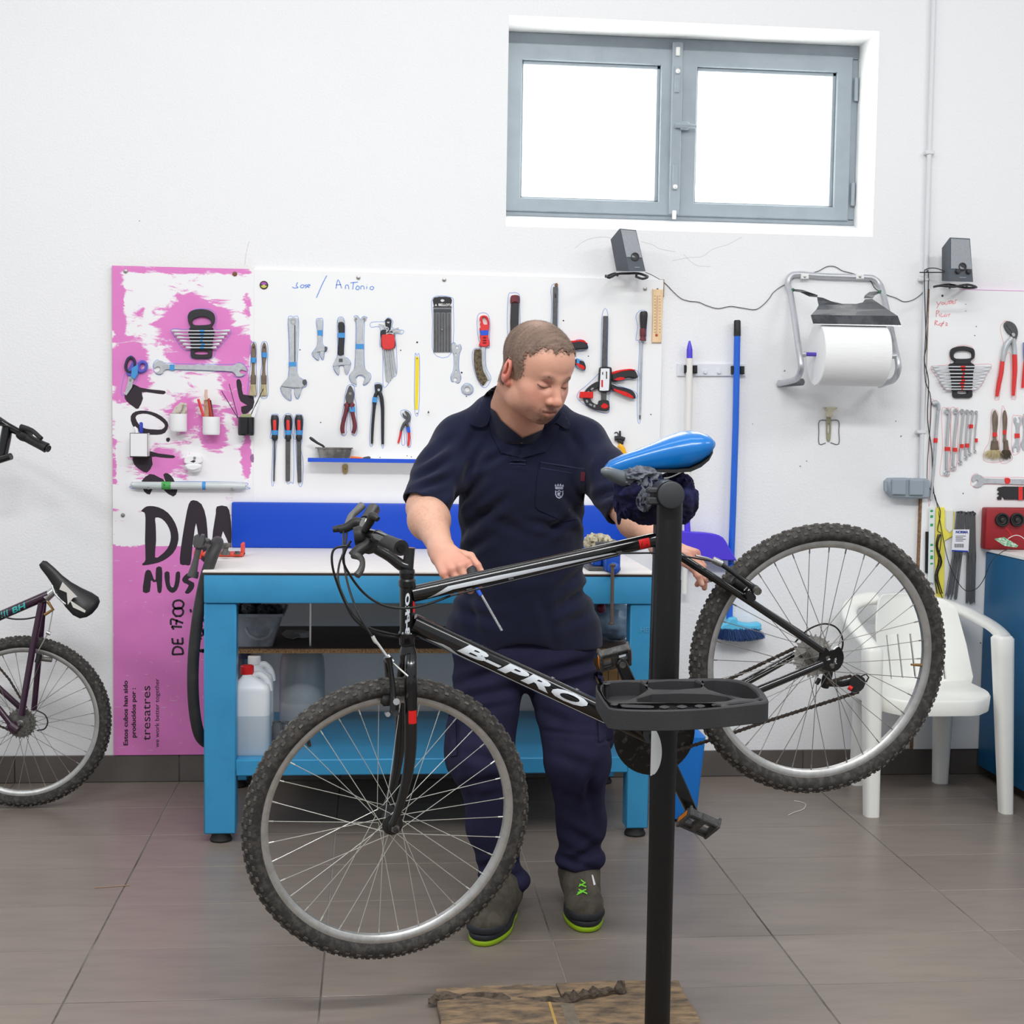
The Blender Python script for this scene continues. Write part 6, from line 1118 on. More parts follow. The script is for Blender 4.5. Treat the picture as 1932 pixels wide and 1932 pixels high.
for q in ([(345,800),(380,768),(440,792),(900,802),(960,788),(1015,810),(1030,858),(990,895),(930,890),(900,858),(440,842),(400,878),(355,862)], [(480,545),(610,540),(595,450),(640,405),(700,396),(770,405),(806,450),(800,545),(905,552),(900,590),(850,650),(800,705),(775,755),(620,755),(618,705),(560,690),(500,600)], [(195,1680),(215,1660),(600,1655),(1000,1662),(1018,1690),(990,1712),(240,1708)], [(110,1000),(135,880),(150,860),(135,820),(150,760),(190,738),(225,790),(250,770),(300,790),(300,850),(240,875),(205,960),(130,1028)]): outl(C1, q)
part('marker_outlines', b, m_blue_pen, wr, 0, kind='stuff')
b = MB()
for q in ([(712,632),(735,614),(790,640),(815,700),(800,800),(808,900),(805,1145),(785,1160),(772,1140),(766,850),(720,900),(690,1145),(675,1165),(658,1150),(690,920),(720,800),(700,700),(698,650)], [(285,1250),(318,1225),(350,1250),(345,1500),(340,1690),(300,1700),(272,1680),(290,1500)], [(345,1245),(385,1228),(402,1260),(390,1600),(380,1665),(335,1650),(350,1500)], [(632,1260),(655,1236),(680,1270),(672,1400),(700,1540),(720,1590),(650,1608),(580,1590),(585,1520),(620,1450)], [(705,1240),(725,1230),(745,1300),(738,1440),(770,1540),(775,1590),(690,1590)], [(490,1740),(500,1700),(535,1685),(580,1710),(900,1716),(900,1765),(580,1760),(540,1786),(495,1770)], [(210,935),(340,920),(340,850),(400,790),(500,800),(515,880),(500,920),(632,920),(600,990),(530,1100),(350,1105),(300,1090),(250,1010)], [(205,1190),(230,1172),(262,1200),(250,1420),(205,1870),(192,1860),(202,1500)], [(780,1300),(805,1280),(845,1285),(848,1340),(830,1370),(836,1500),(825,1540),(778,1535)]): outl(C7, q, .0014, YR)
part('marker_outlines', b, m_red_pen, rr_, 0, kind='stuff')
# ================================================================ SPEAKERS, CABLES, SOCKET, TOWEL ROLL, BROOM
m_spk = mat('speaker_grey', (84, 90, 98), .6, var=.15, vs=60, bump=.15, bs=500); m_spkl = mat('speaker_grille', (158, 162, 168), .7, var=.25, vs=200, bump=.3, bs=900)
def speaker(lab, front, side, yf, yb, knobs, wire, holec, lower):
    """front: four pixel corners (bl, br, tr, tl) on the front plane; side: left outline further back"""
    f = [W(p[0], p[1], yf+p[2]) for p in front]; bk2 = [W(p[0], p[1], yb) for p in side]
    c = (f[0]+f[1])/2; rt2 = root('speaker', lab, 'speaker', (c.x, (yf+yb)/2, c.z), 'pair of computer speakers')
    d = [bk2[0], bk2[0]+(f[1]-f[0])*.86, bk2[1]+(f[2]-f[3])*.86, bk2[1]]
    b = MB(); 
    rings = []
    for t in (0, .12, .5, .88, 1):
        k_ = 1-.06*(abs(t-.5)*2)**3; r_ = []
        for j in range(4):
            p_ = f[j].lerp(d[j], t); r_.append(p_)
        rings.append(r_)
    b.loft(rings); part('cabinet', b, m_spk, rt2, 30)
    n = (f[1]-f[0]).cross(f[3]-f[0]).normalized(); n = n if n.y < 0 else -n
    u_ = (f[1]-f[0]); v_ = (f[3]-f[0]); P = lambda s_, t_, o=.0: f[0]+(f[1]-f[0])*s_*(1-t_)+((f[2]-f[3])*s_)*t_+v_*t_+n*o
    b = MB(); q = [P(.03, lower), P(.97, lower), P(.95, .97), P(.05, .97)]; b.add(q+[x+n*.003 for x in q], [(4, 5, 6, 7), (0, 1, 5, 4), (1, 2, 6, 5), (2, 3, 7, 6), (3, 0, 4, 7)]); part('grille', b, m_spkl, rt2, 0)
    b = MB(); h_ = P(holec[0], holec[1], .003); b.lathe([(.0155, 0), (.0155, .002), (.012, .0025), (.011, -.002), (.0, -.002)], h_, n, 24); part('bass_port', b, m_bh, rt2, 40)
    for (s_, t_) in knobs: b = MB(); b.lathe([(.010, 0), (.009, .010), (.007, .012), (0, .012)], P(s_, t_), n, 16); part('knob', b, m_bh, rt2, 40)
    b = MB(); q = [P(.4, .09, .0006), P(.7, .09, .0006), P(.7, .105, .0006), P(.4, .105, .0006)]; b.add(q, [(0, 1, 2, 3)]); part('logo_strip', b, m_spkl, rt2, 0)
    for pts in wire:
        b = MB(); b.tube(cr([tuple(W(p[0], p[1], p[2])) for p in pts], 3) and [V(*q) for q in cr([tuple(W(p[0], p[1], p[2])) for p in pts], 3)], .0045, 8); part('wire_stand', b, m_bh, rt2)
    return rt2
speaker('left grey computer speaker tilted on a wire bracket, above the white board', [(1187, 512, 0), (1218, 512, 0), (1200, 434, .02), (1169, 431, .02)], [(1163, 511), (1152, 452)], -.16, -.05, (), [[(1143, 520, -.17), (1150, 524, -.19), (1165, 517, -.12), (1185, 516, -.10), (1205, 516, -.12), (1222, 522, -.17), (1212, 526, -.19), (1200, 522, -.15)], [(1143, 522, -.17), (1160, 516, -.04), (1165, 520, -.01)], [(1222, 522, -.17), (1205, 516, -.04), (1200, 520, -.01)]], (.55, .345), .33)
speaker('right grey computer speaker with two knobs standing on the right-hand board', [(1793, 531, 0), (1836, 532, 0), (1830, 450, .02), (1792, 448, .02)], [(1777, 530), (1777, 468)], -.16, -.05, ((.32, .23), (.80, .23)), [[(1762, 541, -.15), (1775, 539, -.19), (1800, 541, -.20), (1825, 537, -.20), (1842, 542, -.16), (1820, 543, -.12), (1790, 537, -.08), (1762, 541, -.15)], [(1790, 538, -.12), (1792, 543, -.02)], [(1825, 538, -.12), (1822, 543, -.02)]], (.55, .34), .29)
def wire(name, pts, r, lab, m=None, cat='cable'):
    b = MB(); b.tube([V(*q) for q in cr([tuple(W(p[0], p[1], p[2] if len(p) > 2 else -.004)) for p in pts], 4)], r, 6); return thing(name, b, m or m_cab, lab, cat)
wire('speaker_cable', [(1218, 514, -.06), (1232, 520, -.03), (1253, 533), (1270, 550), (1285, 563), (1300, 568), (1318, 570), (1335, 577), (1355, 582), (1378, 578), (1400, 581), (1425, 584), (1440, 575), (1452, 562), (1458, 553), (1470, 543), (1484, 535), (1500, 522), (1514, 513), (1530, 515), (1545, 511), (1560, 503), (1575, 503), (1590, 511), (1612, 517), (1640, 528), (1652, 545), (1672, 556), (1690, 562), (1705, 569), (1722, 566), (1738, 555), (1746, 545)], .0013, 'thin dark speaker wire drooping along the wall between the two speakers')
wire('speaker_cable', [(1782, 512, -.09), (1765, 506, -.06), (1748, 508, -.03), (1744, 520, -.03), (1746, 600, -.03), (1748, 650, -.03), (1744, 680, -.03), (1752, 720, -.03), (1750, 790, -.03), (1758, 850, -.03), (1762, 930, -.03), (1774, 965, -.035), (1769, 1000, -.035), (1776, 1010, -.05), (1770, 1060, -.05), (1765, 1090, -.05), (1778, 1128, -.05)], .0018, 'black cable bundle hanging down the edge of the right-hand board')
wire('speaker_cable', [(1735, 514, -.025), (1760, 514, -.06), (1782, 514, -.09)], .0022, 'short black cable running level into the right speaker')
wire('speaker_cable', [(1748, 512, -.03), (1752, 530, -.026), (1744, 700, -.026), (1757, 760, -.026), (1749, 900, -.03), (1764, 935, -.03), (1772, 975, -.03), (1790, 1062, -.05), (1816, 1110, -.08), (1838, 1113, -.12), (1855, 1095, -.2), (1870, 1060, -.3), (1893, 1040, -.45), (1910, 1035, -.5)], .0015, 'thin black wire looping from the right board to the red box')
b = MB(); sk = root('wall_socket', 'grey surface-mounted double wall socket under the conduit pipe', 'socket', (W(1705, 938).x, 0, W(1705, 938).z)); m_sock = mat('socket_grey', (150, 160, 170), .4)
flat(b, cc(C5, [(826,1740),(850,1718),(880,1716),(975,1716),(990,1722),(1005,1718),(1095,1720),(1112,1738),(1108,1840),(1095,1856),(985,1856),(870,1850),(845,1828),(826,1800)]), 0, .055, .006); part('housing', b, m_sock, sk)
for q in ([(880,1728),(978,1730),(976,1836),(882,1832)], [(1002,1732),(1098,1734),(1095,1838),(1000,1836)]): b = MB(); flat(b, cc(C5, q), -.055, .010, .003); part('socket_lid', b, m_sock, sk)
b = MB(); flat(b, cr(cc(C5, [(832,1750),(845,1745),(850,1780),(845,1815),(834,1808)]), 3, True), -.055, .003, .001); part('cable_gland', b, m_sock, sk)
# towel roll holder
m_alu = mat('aluminium_tube', (196, 198, 202), .35, .6, var=.15, vs=30)
hd = root('towel_holder', 'aluminium tube wall holder for the big white paper roll', 'towel holder', (W(1590, 540).x, 0, W(1590, 740).z))
def TH(pts): return [V(*q) for q in cr([tuple(W(*cc(C5, [(p[0], p[1])])[0], p[2])) for p in pts], 5)]
b = MB(); b.tube(TH([(110,1072,-.012), (135,1065,-.04), (180,1055,-.10), (230,1035,-.18), (258,980,-.235), (258,920,-.24), (240,800,-.20), (212,600,-.12), (185,440,-.045), (168,390,-.022), (182,340,-.014), (230,318,-.012), (400,330,-.012), (700,340,-.012), (760,350,-.014), (800,385,-.022), (820,440,-.045), (858,600,-.12), (900,800,-.20), (926,920,-.24), (925,990,-.235), (895,1045,-.18), (850,1062,-.12), (800,1080,-.04)]), .0115, 14); part('tube_frame', b, m_alu, hd, 60)
for q in ((110, 1072, -.012), (800, 1078, -.04)): 
    a = W(*cc(C5, [(q[0], q[1])])[0], -.001); b = MB(); b.tube([a, a+V(.06 if q[0] < 500 else .05, -.10, .006)], .0135, 12); part('rubber_end', b, mat('grey_rubber', (110, 112, 114), .6), hd) if q[0] < 500 else None
for x in (285, 665): b = MB(); flat(b, cc(C5, rect(x-28, 318, x+26, 352)), -.02, .006, .002); part('clip', b, m_wpl, hd); b = MB(); a = W(*cc(C5, [(x, 335)])[0], -.026); b.lathe([(.005, 0), (.005, .002), (0, .003)], a, -EY, 10); part('clip_screw', b, m_screw, hd)
b = MB(); b.tube(TH([(262,868,-.235), (290,867,-.235)]), .012, 14); b2 = b; part('axle_socket', b, m_alu, hd); b = MB(); b.tube(TH([(872,882,-.235), (912,880,-.235)]), .010, 14); part('axle_socket', b, m_alu, hd)
b = MB(); b.tube([W(*cc(C5, [(288, 868)])[0], -.235), W(*cc(C5, [(880, 882)])[0], -.235)], .0075, 14); part('axle', b, mat('violet_plastic', (84, 66, 180), .35), hd)
m_cut = mat('smoked_plastic', (52, 54, 58), .18, coat=.5, var=.5, vs=14, vcol=(92, 94, 98)); 
def sheet(poly, th=.003):  # poly of (u, v, Y)
    P = [W(*cc(C5, [(p[0], p[1])])[0], p[2]) for p in poly]; b = MB(); n_ = len(P); tr = tessellate_polygon([[Vector((p[0], -p[1], 0)) for p in poly]]); b.add(P+[p+V(0, th, -.001) for p in P], [t for t in tr]+[tuple(n_+i for i in reversed(t)) for t in tr]+[(i, (i+1) % n_, n_+(i+1) % n_, n_+i) for i in range(n_)]); return b
part('cover_arm', sheet([(200,420,-.05), (268,425,-.10), (375,462,-.16), (372,474,-.16), (318,470,-.13), (255,440,-.07), (200,432,-.05)]), m_cut, hd, 0); part('cover_arm', sheet([(800,436,-.05), (730,440,-.10), (700,462,-.14), (692,482,-.16), (755,482,-.16), (770,462,-.12), (802,446,-.05)]), m_cut, hd, 0)
part('cover', sheet([(372,474,-.16), (410,480,-.165), (470,505,-.18), (545,522,-.19), (640,522,-.19), (685,512,-.185), (700,490,-.165), (750,488,-.16), (790,515,-.19), (855,560,-.23), (925,605,-.28), (330,598,-.28), (365,560,-.22), (382,530,-.19), (375,500,-.17)]), m_cut, hd, 0); part('cutter_edge', sheet([(328,598,-.28), (925,605,-.28), (950,672,-.30), (345,660,-.30)]), m_cut, hd, 0); part('metal_strip', sheet([(345,658,-.301), (950,670,-.301), (948,676,-.302), (346,664,-.302)]), m_chrome, hd, 0)
for q in ((203, 427), (802, 440)): b = MB(); a = W(*cc(C5, [q])[0], -.05); b.lathe([(.007, 0), (.007, .004), (0, .006)], a, -EY, 10); part('green_bolt', b, mat('green_bolt', (60, 110, 84), .5), hd)
ax0 = W(*cc(C5, [(362, 868)])[0], -.235); ax1 = W(*cc(C5, [(812, 880)])[0], -.235); ax1.z = ax0.z; R0_ = abs(W(*cc(C5, [(362, 652)])[0], -.235).z-ax0.z)
b = MB(); L_ = (ax1-ax0).length; b.lathe([(.030, .0), (R0_-.003, .0), (R0_, .003), (R0_, L_-.003), (R0_-.003, L_), (.030, L_)], ax0, ax1-ax0, 64)
pr_ = root('paper_roll', 'huge white paper towel roll hanging in the wall holder', 'paper roll', (ax0.x+L_/2, -.235, ax0.z-R0_)); m_pap = mat('paper_white', (242, 242, 241), .9, var=.1, vs=60, stretch=(.3, 6, 6), bump=.12, bs=200); part('roll', b, m_pap, pr_, 40)
b = MB(); b.lathe([(.030, .0005), (.0285, .0005), (.0285, L_-.0005), (.030, L_-.0005)], ax0, ax1-ax0, 32); part('core', b, m_dark, pr_, 40)
# wire clip under the holder
T('wire_clip', 'small wall clip with a bent wire rectangle under the paper towel roll', 'clip', C5, [('cup', mat('cream_plastic', (214, 206, 180), .5), 'S', [(418,1232),(496,1234),(492,1246),(470,1262),(470,1298),(430,1298),(434,1262),(420,1244)], .02, 0, .004), ('bar', mat('olive_metal', (160, 156, 130), .5, .3), 'PH', ([(434,1298),(462,1298),(460,1452),(434,1452)], [[(441,1350),(453,1350),(452,1408),(441,1408)]]), .006), ('wire_loop', m_tdk, 'L', ([(428,1478),(384,1486),(382,1400),(386,1326),(450,1325),(516,1326),(519,1400),(518,1486),(462,1476)], 5), .004)], None, -.001)
# broom rail, pole, broom
T('broom_rail', 'white wall rail with black rubber grips holding the long handles', 'rail', C6, [('rail_plate', mat('rail_white', (226, 228, 234), .4), 'P', rect(607, 1028, 1105, 1120), .008, 0, .002)]+[('grip', m_rub, 'P', rect(x, y, x+33, y+58), .028, .006, .005) for x, y in ((657, 1040), (713, 1042), (998, 1046), (1055, 1048))]+[('rail_hook', mat('rail_white', (226, 228, 234), .4), 'S', [(x-14, 1094), (x, 1066), (x+14, 1094), (x, 1104)], .010, .006, .002) for x in (812, 912)], None, -.001)
cream = mat('cream_handle', (234, 232, 226), .45)
mp2 = root('long_pole', 'long cream pole with a violet cap held by the wall rail', 'pole', (W(1297, 900).x, -.03, W(1297, 1080).z))
b = MB(); b.tube([W(1301, 676, -.03), W(1297, 900, -.03), W(1293, 1030, -.04), W(1291, 1120, -.05)], .0125, 14); part('shaft', b, cream, mp2, 60)
b = MB(); b.tube([W(1301, 679, -.03), W(1301, 660, -.03), W(1301, 652, -.03), W(1301, 643, -.03)], [.0115, .0112, .008, .003], 14); part('cap', b, mat('violet_cap', (84, 70, 210), .35), mp2, 60)
br = root('broom', 'broom with a long blue handle and light blue head, behind the rear wheel', 'broom', (W(1390, 1200).x, -.05, W(1398, 1210).z))
b = MB(); b.tube([W(1391, 630, -.03), W(1388, 800, -.03), W(1383, 960, -.035), W(1378, 1100, -.04), W(1376, 1168, -.045)], .0125, 16); part('handle', b, mat('broom_blue', (38, 104, 214), .35, var=.15, vs=20), br, 60)
b = MB(); b.tube([W(1391, 634, -.03), W(1391, 628, -.03), W(1391, 606, -.03), W(1391, 604, -.03)], [.0135, .0135, .013, .010], 16); part('end_cap', b, m_pblk, br, 60)
m_lb = mat('light_blue_plastic', (96, 190, 228), .35); b = MB(); flat(b, cr([(1356,1174),(1366,1170),(1370,1162),(1384,1162),(1388,1170),(1412,1174),(1428,1172),(1430,1180),(1424,1187),(1352,1186)], 2, True), -.02, .055, .008); part('broom_head', b, m_lb, br, 40)
random.seed(9); b = MB()
for k in range(1500):
    u_ = random.uniform(-1, 1); v2 = random.uniform(-1, 1); x = 1389+u_*36; a = W(x, 1184, -.0475+v2*.026); e = W(1397+u_*46+random.uniform(-3, 3), 1208-6*abs(u_)**2+random.uniform(-5, 3), -.0475+v2*.042-.004); b.tube([a, a.lerp(e, .5)+V(0, 0, .002), e], .0007, 3, cap=False)
part('bristles', b, mat('navy_bristles', (34, 66, 118), .7, objrand=0), br, 0, kind='stuff')
# dustpan, blue container
dp = root('dustpan', 'violet-blue plastic dustpan hanging behind the stand and the man\'s hand', 'dustpan', (W(1320, 1040).x, -.05, W(1320, 1054).z))
b = MB(); o_ = [(1262,1003),(1300,1002),(1340,1005),(1358,1012),(1368,1028),(1382,1052),(1380,1055),(1340,1054),(1262,1050)]; flat(b, cr(o_, 2, True), -.03, .055, .004); part('pan', b, mat('violet_dustpan', (84, 62, 220), .4), dp, 40)
b = MB(); b.tube([W(1297, 1003, -.05), W(1295, 960, -.04)], .012, 10); part('handle_socket', b, MATS['violet_dustpan'], dp)
bc = root('plastic_container', 'bright blue plastic container on the floor between the workbench and the wall', 'container', (W(1285, 1400, -.45).x, -.45, 0))
q = [(1262,1375),(1312,1370),(1314,1400),(1306,1488),(1302,1500),(1240,1504)]; b = MB(); a0_ = W(1238, 1372, -.5); a1_ = W(1316, 1372, -.5); b.loft([rring(a0_.x, a1_.x-.03, -.62, -.40, .012, .02), rring(a0_.x, a1_.x-.02, -.63, -.39, .05, .02), rring(a0_.x, a1_.x, -.64, -.38, .30, .02), rring(a0_.x+.03, a1_.x-.03, -.60, -.42, .33, .02)]); part('container_body', b, mat('container_blue', (24, 118, 206), .35), bc, 40)
# ================================================================ THINGS ON, UNDER AND BESIDE THE BENCH
def lpart(nm, prof, o, m, par, ax=EZ, n=24): b = MB(); b.lathe(prof, o, ax, n); return part(nm, b, m, par, 40)
m_jug = mat('milky_plastic', (214, 219, 224), .35, var=.1, vs=8, sss=0); m_liq = mat('milky_plastic_filled', (176, 188, 198), .35)
SZ = zl+.0005
def jug(lab, x, y, wx, wy, h, capm, fill=.5, m=None):
    r = root('jug', lab, 'jug', (x, y, SZ), 'plastic jugs on the lower shelf'); x0, x1, y0, y1 = x-wx, x+wx, y-wy, y+wy
    R_ = lambda k, z, rr=.022: rring(x-wx*k, x+wx*k, y-wy*k, y+wy*k, SZ+z, rr*min(1, k))
    b = MB(); b.loft([R_(.93, 0), R_(1, .01), R_(1, h*fill)]); part('lower_body', b, m_liq if not m else m, r, 50)
    b = MB(); b.loft([R_(1, h*fill), R_(1, h*.80), R_(.92, h*.87), rring(x-wx*.55, x+wx*.2, y-wy*.5, y+wy*.5, SZ+h*.96, .012), rring(x-wx*.5, x-wx*.05, y-wy*.36, y+wy*.36, SZ+h, .012)]); part('upper_body', b, m_jug if not m else m, r, 50)
    b = MB(); b.tube(cr([(x+wx*.1, y, SZ+h*.965), (x+wx*.35, y, SZ+h*1.0), (x+wx*.8, y, SZ+h*.9), (x+wx*.93, y, SZ+h*.80)], 4) and [V(*q) for q in cr([(x+wx*.05, y, SZ+h*.965), (x+wx*.4, y, SZ+h*.985), (x+wx*.8, y, SZ+h*.90), (x+wx*.93, y, SZ+h*.78)], 4)], .012, 12); part('handle', b, m_jug if not m else m, r, 60)
    lpart('cap', [(.0, .0), (.021, 0), (.0225, .004), (.022, .026), (.019, .029), (0, .0292)], (x-wx*.28, y, SZ+h-.002), capm, r)
    return r
jx0, jx1 = W(443, 1400, -.72).x, W(509, 1400, -.72).x
jug('white jug with a bright red cap standing half full on the lower shelf', (jx0+jx1)/2-.004, -.68, (jx1-jx0)/2+.004, .055, .262, mat('red_cap', (206, 30, 34), .35))
jug('second white jug standing right behind the red-capped jug', (jx0+jx1)/2+.005, -.54,   .050, .05, .27, m_wpl, .4)
m_clear = mat('clear_bottle', (170, 176, 180), .1, trans=.75, ior=1.2)
bt = root('bottle', 'clear ribbed bottle with a blue cap behind the jugs', 'bottle', (jx0+.05, -.40, SZ)); bx, by = W(462, 1260, -.42).x, -.42
lpart('bottle_body', [(.036, 0), (.04, .01)]+[(.04-.002*(k % 2), .02+k*.012) for k in range(16)]+[(.038, .23), (.028, .27), (.014, .30), (.013, .325)], (bx, by, SZ), m_clear, bt)
lpart('cap', [(.0, .0), (.0175, 0), (.018, .004), (.0175, .022), (.0, .023)], (bx, by, W(462, 1242, -.42).z), mat('blue_cap', (24, 70, 190), .35), bt)
m_carb = mat('cloudy_carboy', (172, 178, 182), .3, var=.5, vs=6, vcol=(140, 142, 142), lo=.4, hi=.65); cx2 = (W(527, 1300, -.3).x+W(613, 1300, -.3).x)/2; cr_ = (W(613, 1300, -.3).x-W(527, 1300, -.3).x)/2
cb2 = root('carboy', 'large cloudy plastic carboy at the back of the lower shelf', 'container', (cx2, -.3, SZ)); lpart('body', [(cr_*.9, 0), (cr_, .012), (cr_, .09), (cr_*.985, .095), (cr_, .10), (cr_, .2), (cr_*.94, .25), (cr_*.6, .30), (.03, .318), (.028, .34)], (cx2, -.3, SZ), m_carb, cb2, n=32)
for (px, yy, h, r_, lab) in ((520, -.56, .075, .022, 'small glass jar standing beside the white jug'), (540, -.50, .06, .02, 'small glass jar with reddish contents next to the carboy')):
    x = W(px, 1370, yy).x; g = root('glass_jar', lab, 'jar', (x, yy, SZ)); lpart('glass', [(r_*.9, 0), (r_, .004), (r_, h*.8), (r_*.8, h*.9), (r_*.85, h), (r_*.78, h), (r_*.72, h*.9), (r_*.9, h*.78), (r_*.9, .005), (0, .005)], (x, yy, SZ), mat('jar_glass', (150, 152, 155), .1, trans=.6), g)
    lpart('contents', [(0, .006), (r_*.86, .006), (r_*.86, h*.45), (0, h*.46)], (x, yy, SZ), mat('reddish_liquid', (120, 80, 76), .5), g)
b = MB(); P = [FL(576, 1388, SZ+.006), FL(582, 1398, SZ+.006), FL(584, 1406, SZ+.005)]; b.tube(P, .006, 8); thing('bent_handle', b, m_dark, 'small dark curved rod lying on the lower shelf', 'rod')
# tub, paper and bag on the middle shelf
MZ = zs+.0018
tx0, tx1 = W(430, 1170, -.45).x, W(536, 1170, -.45).x; tb2 = root('storage_tub', 'cloudy white plastic tub full of dark odds and ends on the middle shelf', 'tub', ((tx0+tx1)/2, -.42, MZ)); hT = W(500, 1155, -.5).z-MZ
m_tubw = mat('dirty_white_plastic', (168, 174, 182), .35, var=.6, vs=9, vcol=(110, 114, 122))
b = MB(); b.loft([rring(tx0+.02, tx1-.035, -.52, -.32, MZ, .02), rring(tx0, tx1-.005, -.54, -.30, MZ+hT*.9, .02), rring(tx0-.01, tx1+.005, -.55, -.29, MZ+hT*.92, .02), rring(tx0-.01, tx1+.005, -.55, -.29, MZ+hT, .02), rring(tx0, tx1-.004, -.54, -.30, MZ+hT, .02), rring(tx0+.02, tx1-.04, -.52, -.32, MZ+.006, .02)]); part('tub_body', b, m_tubw, tb2, 40)
b = MB(); c = V((tx0+tx1)/2+.02, -.556, MZ+hT*.5); b.tube([V(*q) for q in cr([(c.x-.045, c.y, c.z+.012), (c.x-.03, c.y-.008, c.z-.012), (c.x, c.y-.012, c.z-.022), (c.x+.03, c.y-.008, c.z-.012), (c.x+.045, c.y, c.z+.014)], 4)], .006, 8); part('handle', b, m_tubw, tb2)
random.seed(21)
for k in range(7):
    x = tx0+.02+k*.024; b = blob((x, -.44+random.uniform(-.03, .03), MZ+hT+random.uniform(-.006, .008)), (.02, .025, .018), .35, 2.2, 50+k, 3)
    thing('scrap', b, mat('scrap_dark', (58, 60, 64), .6, var=.6, vs=30) if k % 2 else mat('scrap_grey', (110, 112, 116), .5), ['dark crumpled scrap lying at the left side of the white tub', 'light grey crumpled scrap near the left side of the white tub', 'dark crumpled scrap left of the middle of the white tub', 'light grey crumpled scrap in the middle of the white tub', 'dark crumpled scrap right of the middle of the white tub', 'light grey crumpled scrap near the right side of the white tub', 'dark crumpled scrap at the right side of the white tub'][k], 'scrap', 'odds and ends in the tub')
b = MB(); P = [FL(*q, z=MZ+zz) for q, zz in (((531, 1196), .006), ((540, 1189), .02), ((556, 1193), .012), ((574, 1190), .018), ((566, 1202), .004), ((552, 1206), .002), ((538, 1203), .003))]; b.add(P+[p+V(0, 0, .002) for p in P], [tuple(range(6, -1, -1)), tuple(range(7, 14))]+[(i, (i+1) % 7, 7+(i+1) % 7, 7+i) for i in range(7)]); thing('paper', b, mat('grey_paper', (190, 190, 186), .8), 'small crumpled paper packet lying on the middle shelf beside the tub', 'paper')
b = blob(W(1158, 1172, -.40), (.075, .05, .058), .22, 1.1, 77, 4); thing('plastic_bag', b, mat('blue_grey_bag', (132, 158, 184), .3, var=.5, vs=10, vcol=(100, 122, 150)), 'bluish plastic bag of stuff at the right end of the middle shelf', 'bag', smooth=60)
b = MB(); b.ell(W(1134, 1147, -.5), (.016, .016, .018)); thing('ball', b, mat('dark_red_ball', (110, 22, 50), .4), 'dark red round knob beside the bluish plastic bag', 'knob')
x0 = W(1120, 1240, -.35).x; x1 = W(1188, 1240, -.35).x; z1 = W(1150, 1234, -.35).z; z0 = SZ
b = MB(); b.box((x0, -.40, z0), (x1, -.14, z1-.05), .003); bxx = thing('cardboard_box', b, mat('box_card', (140, 104, 62), .8, var=.3, vs=8), 'brown cardboard box at the right end of the lower shelf', 'box')
b = MB()
for t in (-.02, .015): b.box(((x0+x1)/2+t, -.4008, z0), ((x0+x1)/2+t+.002, -.4, z1-.052))
part('printed_line', b, m_dark, bxx, 0, kind='stuff')
b = MB(); P = W(1187, 1320, -.78); b.box((BX1-.11, -.30, 0), (BX1-.08, -.24, zl-.06)); 
# ---- vise
vz = BZ+.0005; vs_ = root('bench_vise', 'blue bench vise with a long steel handle hanging over the bench front', 'vise', (W(1147, 1080, -.74).x, -.72, vz)); m_vis = mat('vise_blue', (32, 82, 178), .4, var=.6, vs=22, vcol=(120, 140, 180), lo=.58, hi=.7)
xa, xb = W(1141, 1060, -.78).x, W(1169, 1060, -.78).x
b = MB(); b.box((xa-.05, -.76, vz), (xb+.008, -.62, vz+.014), .003); part('vise_base', b, m_tdk, vs_)
b = MB(); b.box((xa-.032, -.74, vz+.012), (xa, -.64, vz+.062), .006); part('fixed_jaw', b, m_vis, vs_)
b = MB(); b.box((xa, -.80, vz-.004+.006), (xb, -.66, vz+.085), .007, seg=2); part('moving_jaw', b, m_vis, vs_)
b = MB(); b.box((xa-.03, -.785, vz+.085), (xb, -.68, vz+.098), .002); part('jaw_plate', b, m_tdk, vs_)
lpart('screw_boss', [(.020, 0), (.020, .02), (.013, .026), (.0, .03)], W(1156, 1071, -.79)+V(0, -.005, 0), m_vis, vs_, -EY)
b = MB(); p0, p1 = W(1156, 1064, -.822), W(1154, 1178, -.822); b.tube([p0, p1], .0058, 12); b.lathe([(.0, 0), (.010, .0), (.0105, .004), (.007, .007), (.0, .0075)], p1, EZ, 14); b.lathe([(.0, 0), (.010, .0), (.0105, .004), (.007, .007), (.0, .0075)], p0-V(0, 0, .006), EZ, 14); part('vise_handle', b, mat('dull_steel', (122, 106, 96), .4, .7), vs_)
for k, (px, py, rx, rz) in enumerate(((1117, 1024, .022, .026), (1132, 1022, .022, .022), (1143, 1026, .018, .024))):
    b = blob(W(px, py, -.72), (rx, .035, rz), .35, 2.0, 90+k, 4); 
    if k == 0: gl = root('work_gloves', 'crumpled beige work gloves lying on top of the blue vise', 'gloves', W(1130, 1035, -.72))
    part('glove_fold', b, mat('beige_glove', (196, 188, 162), .9, var=.7, vs=45, vcol=(132, 122, 100), bump=.3, bs=300), gl, 60)
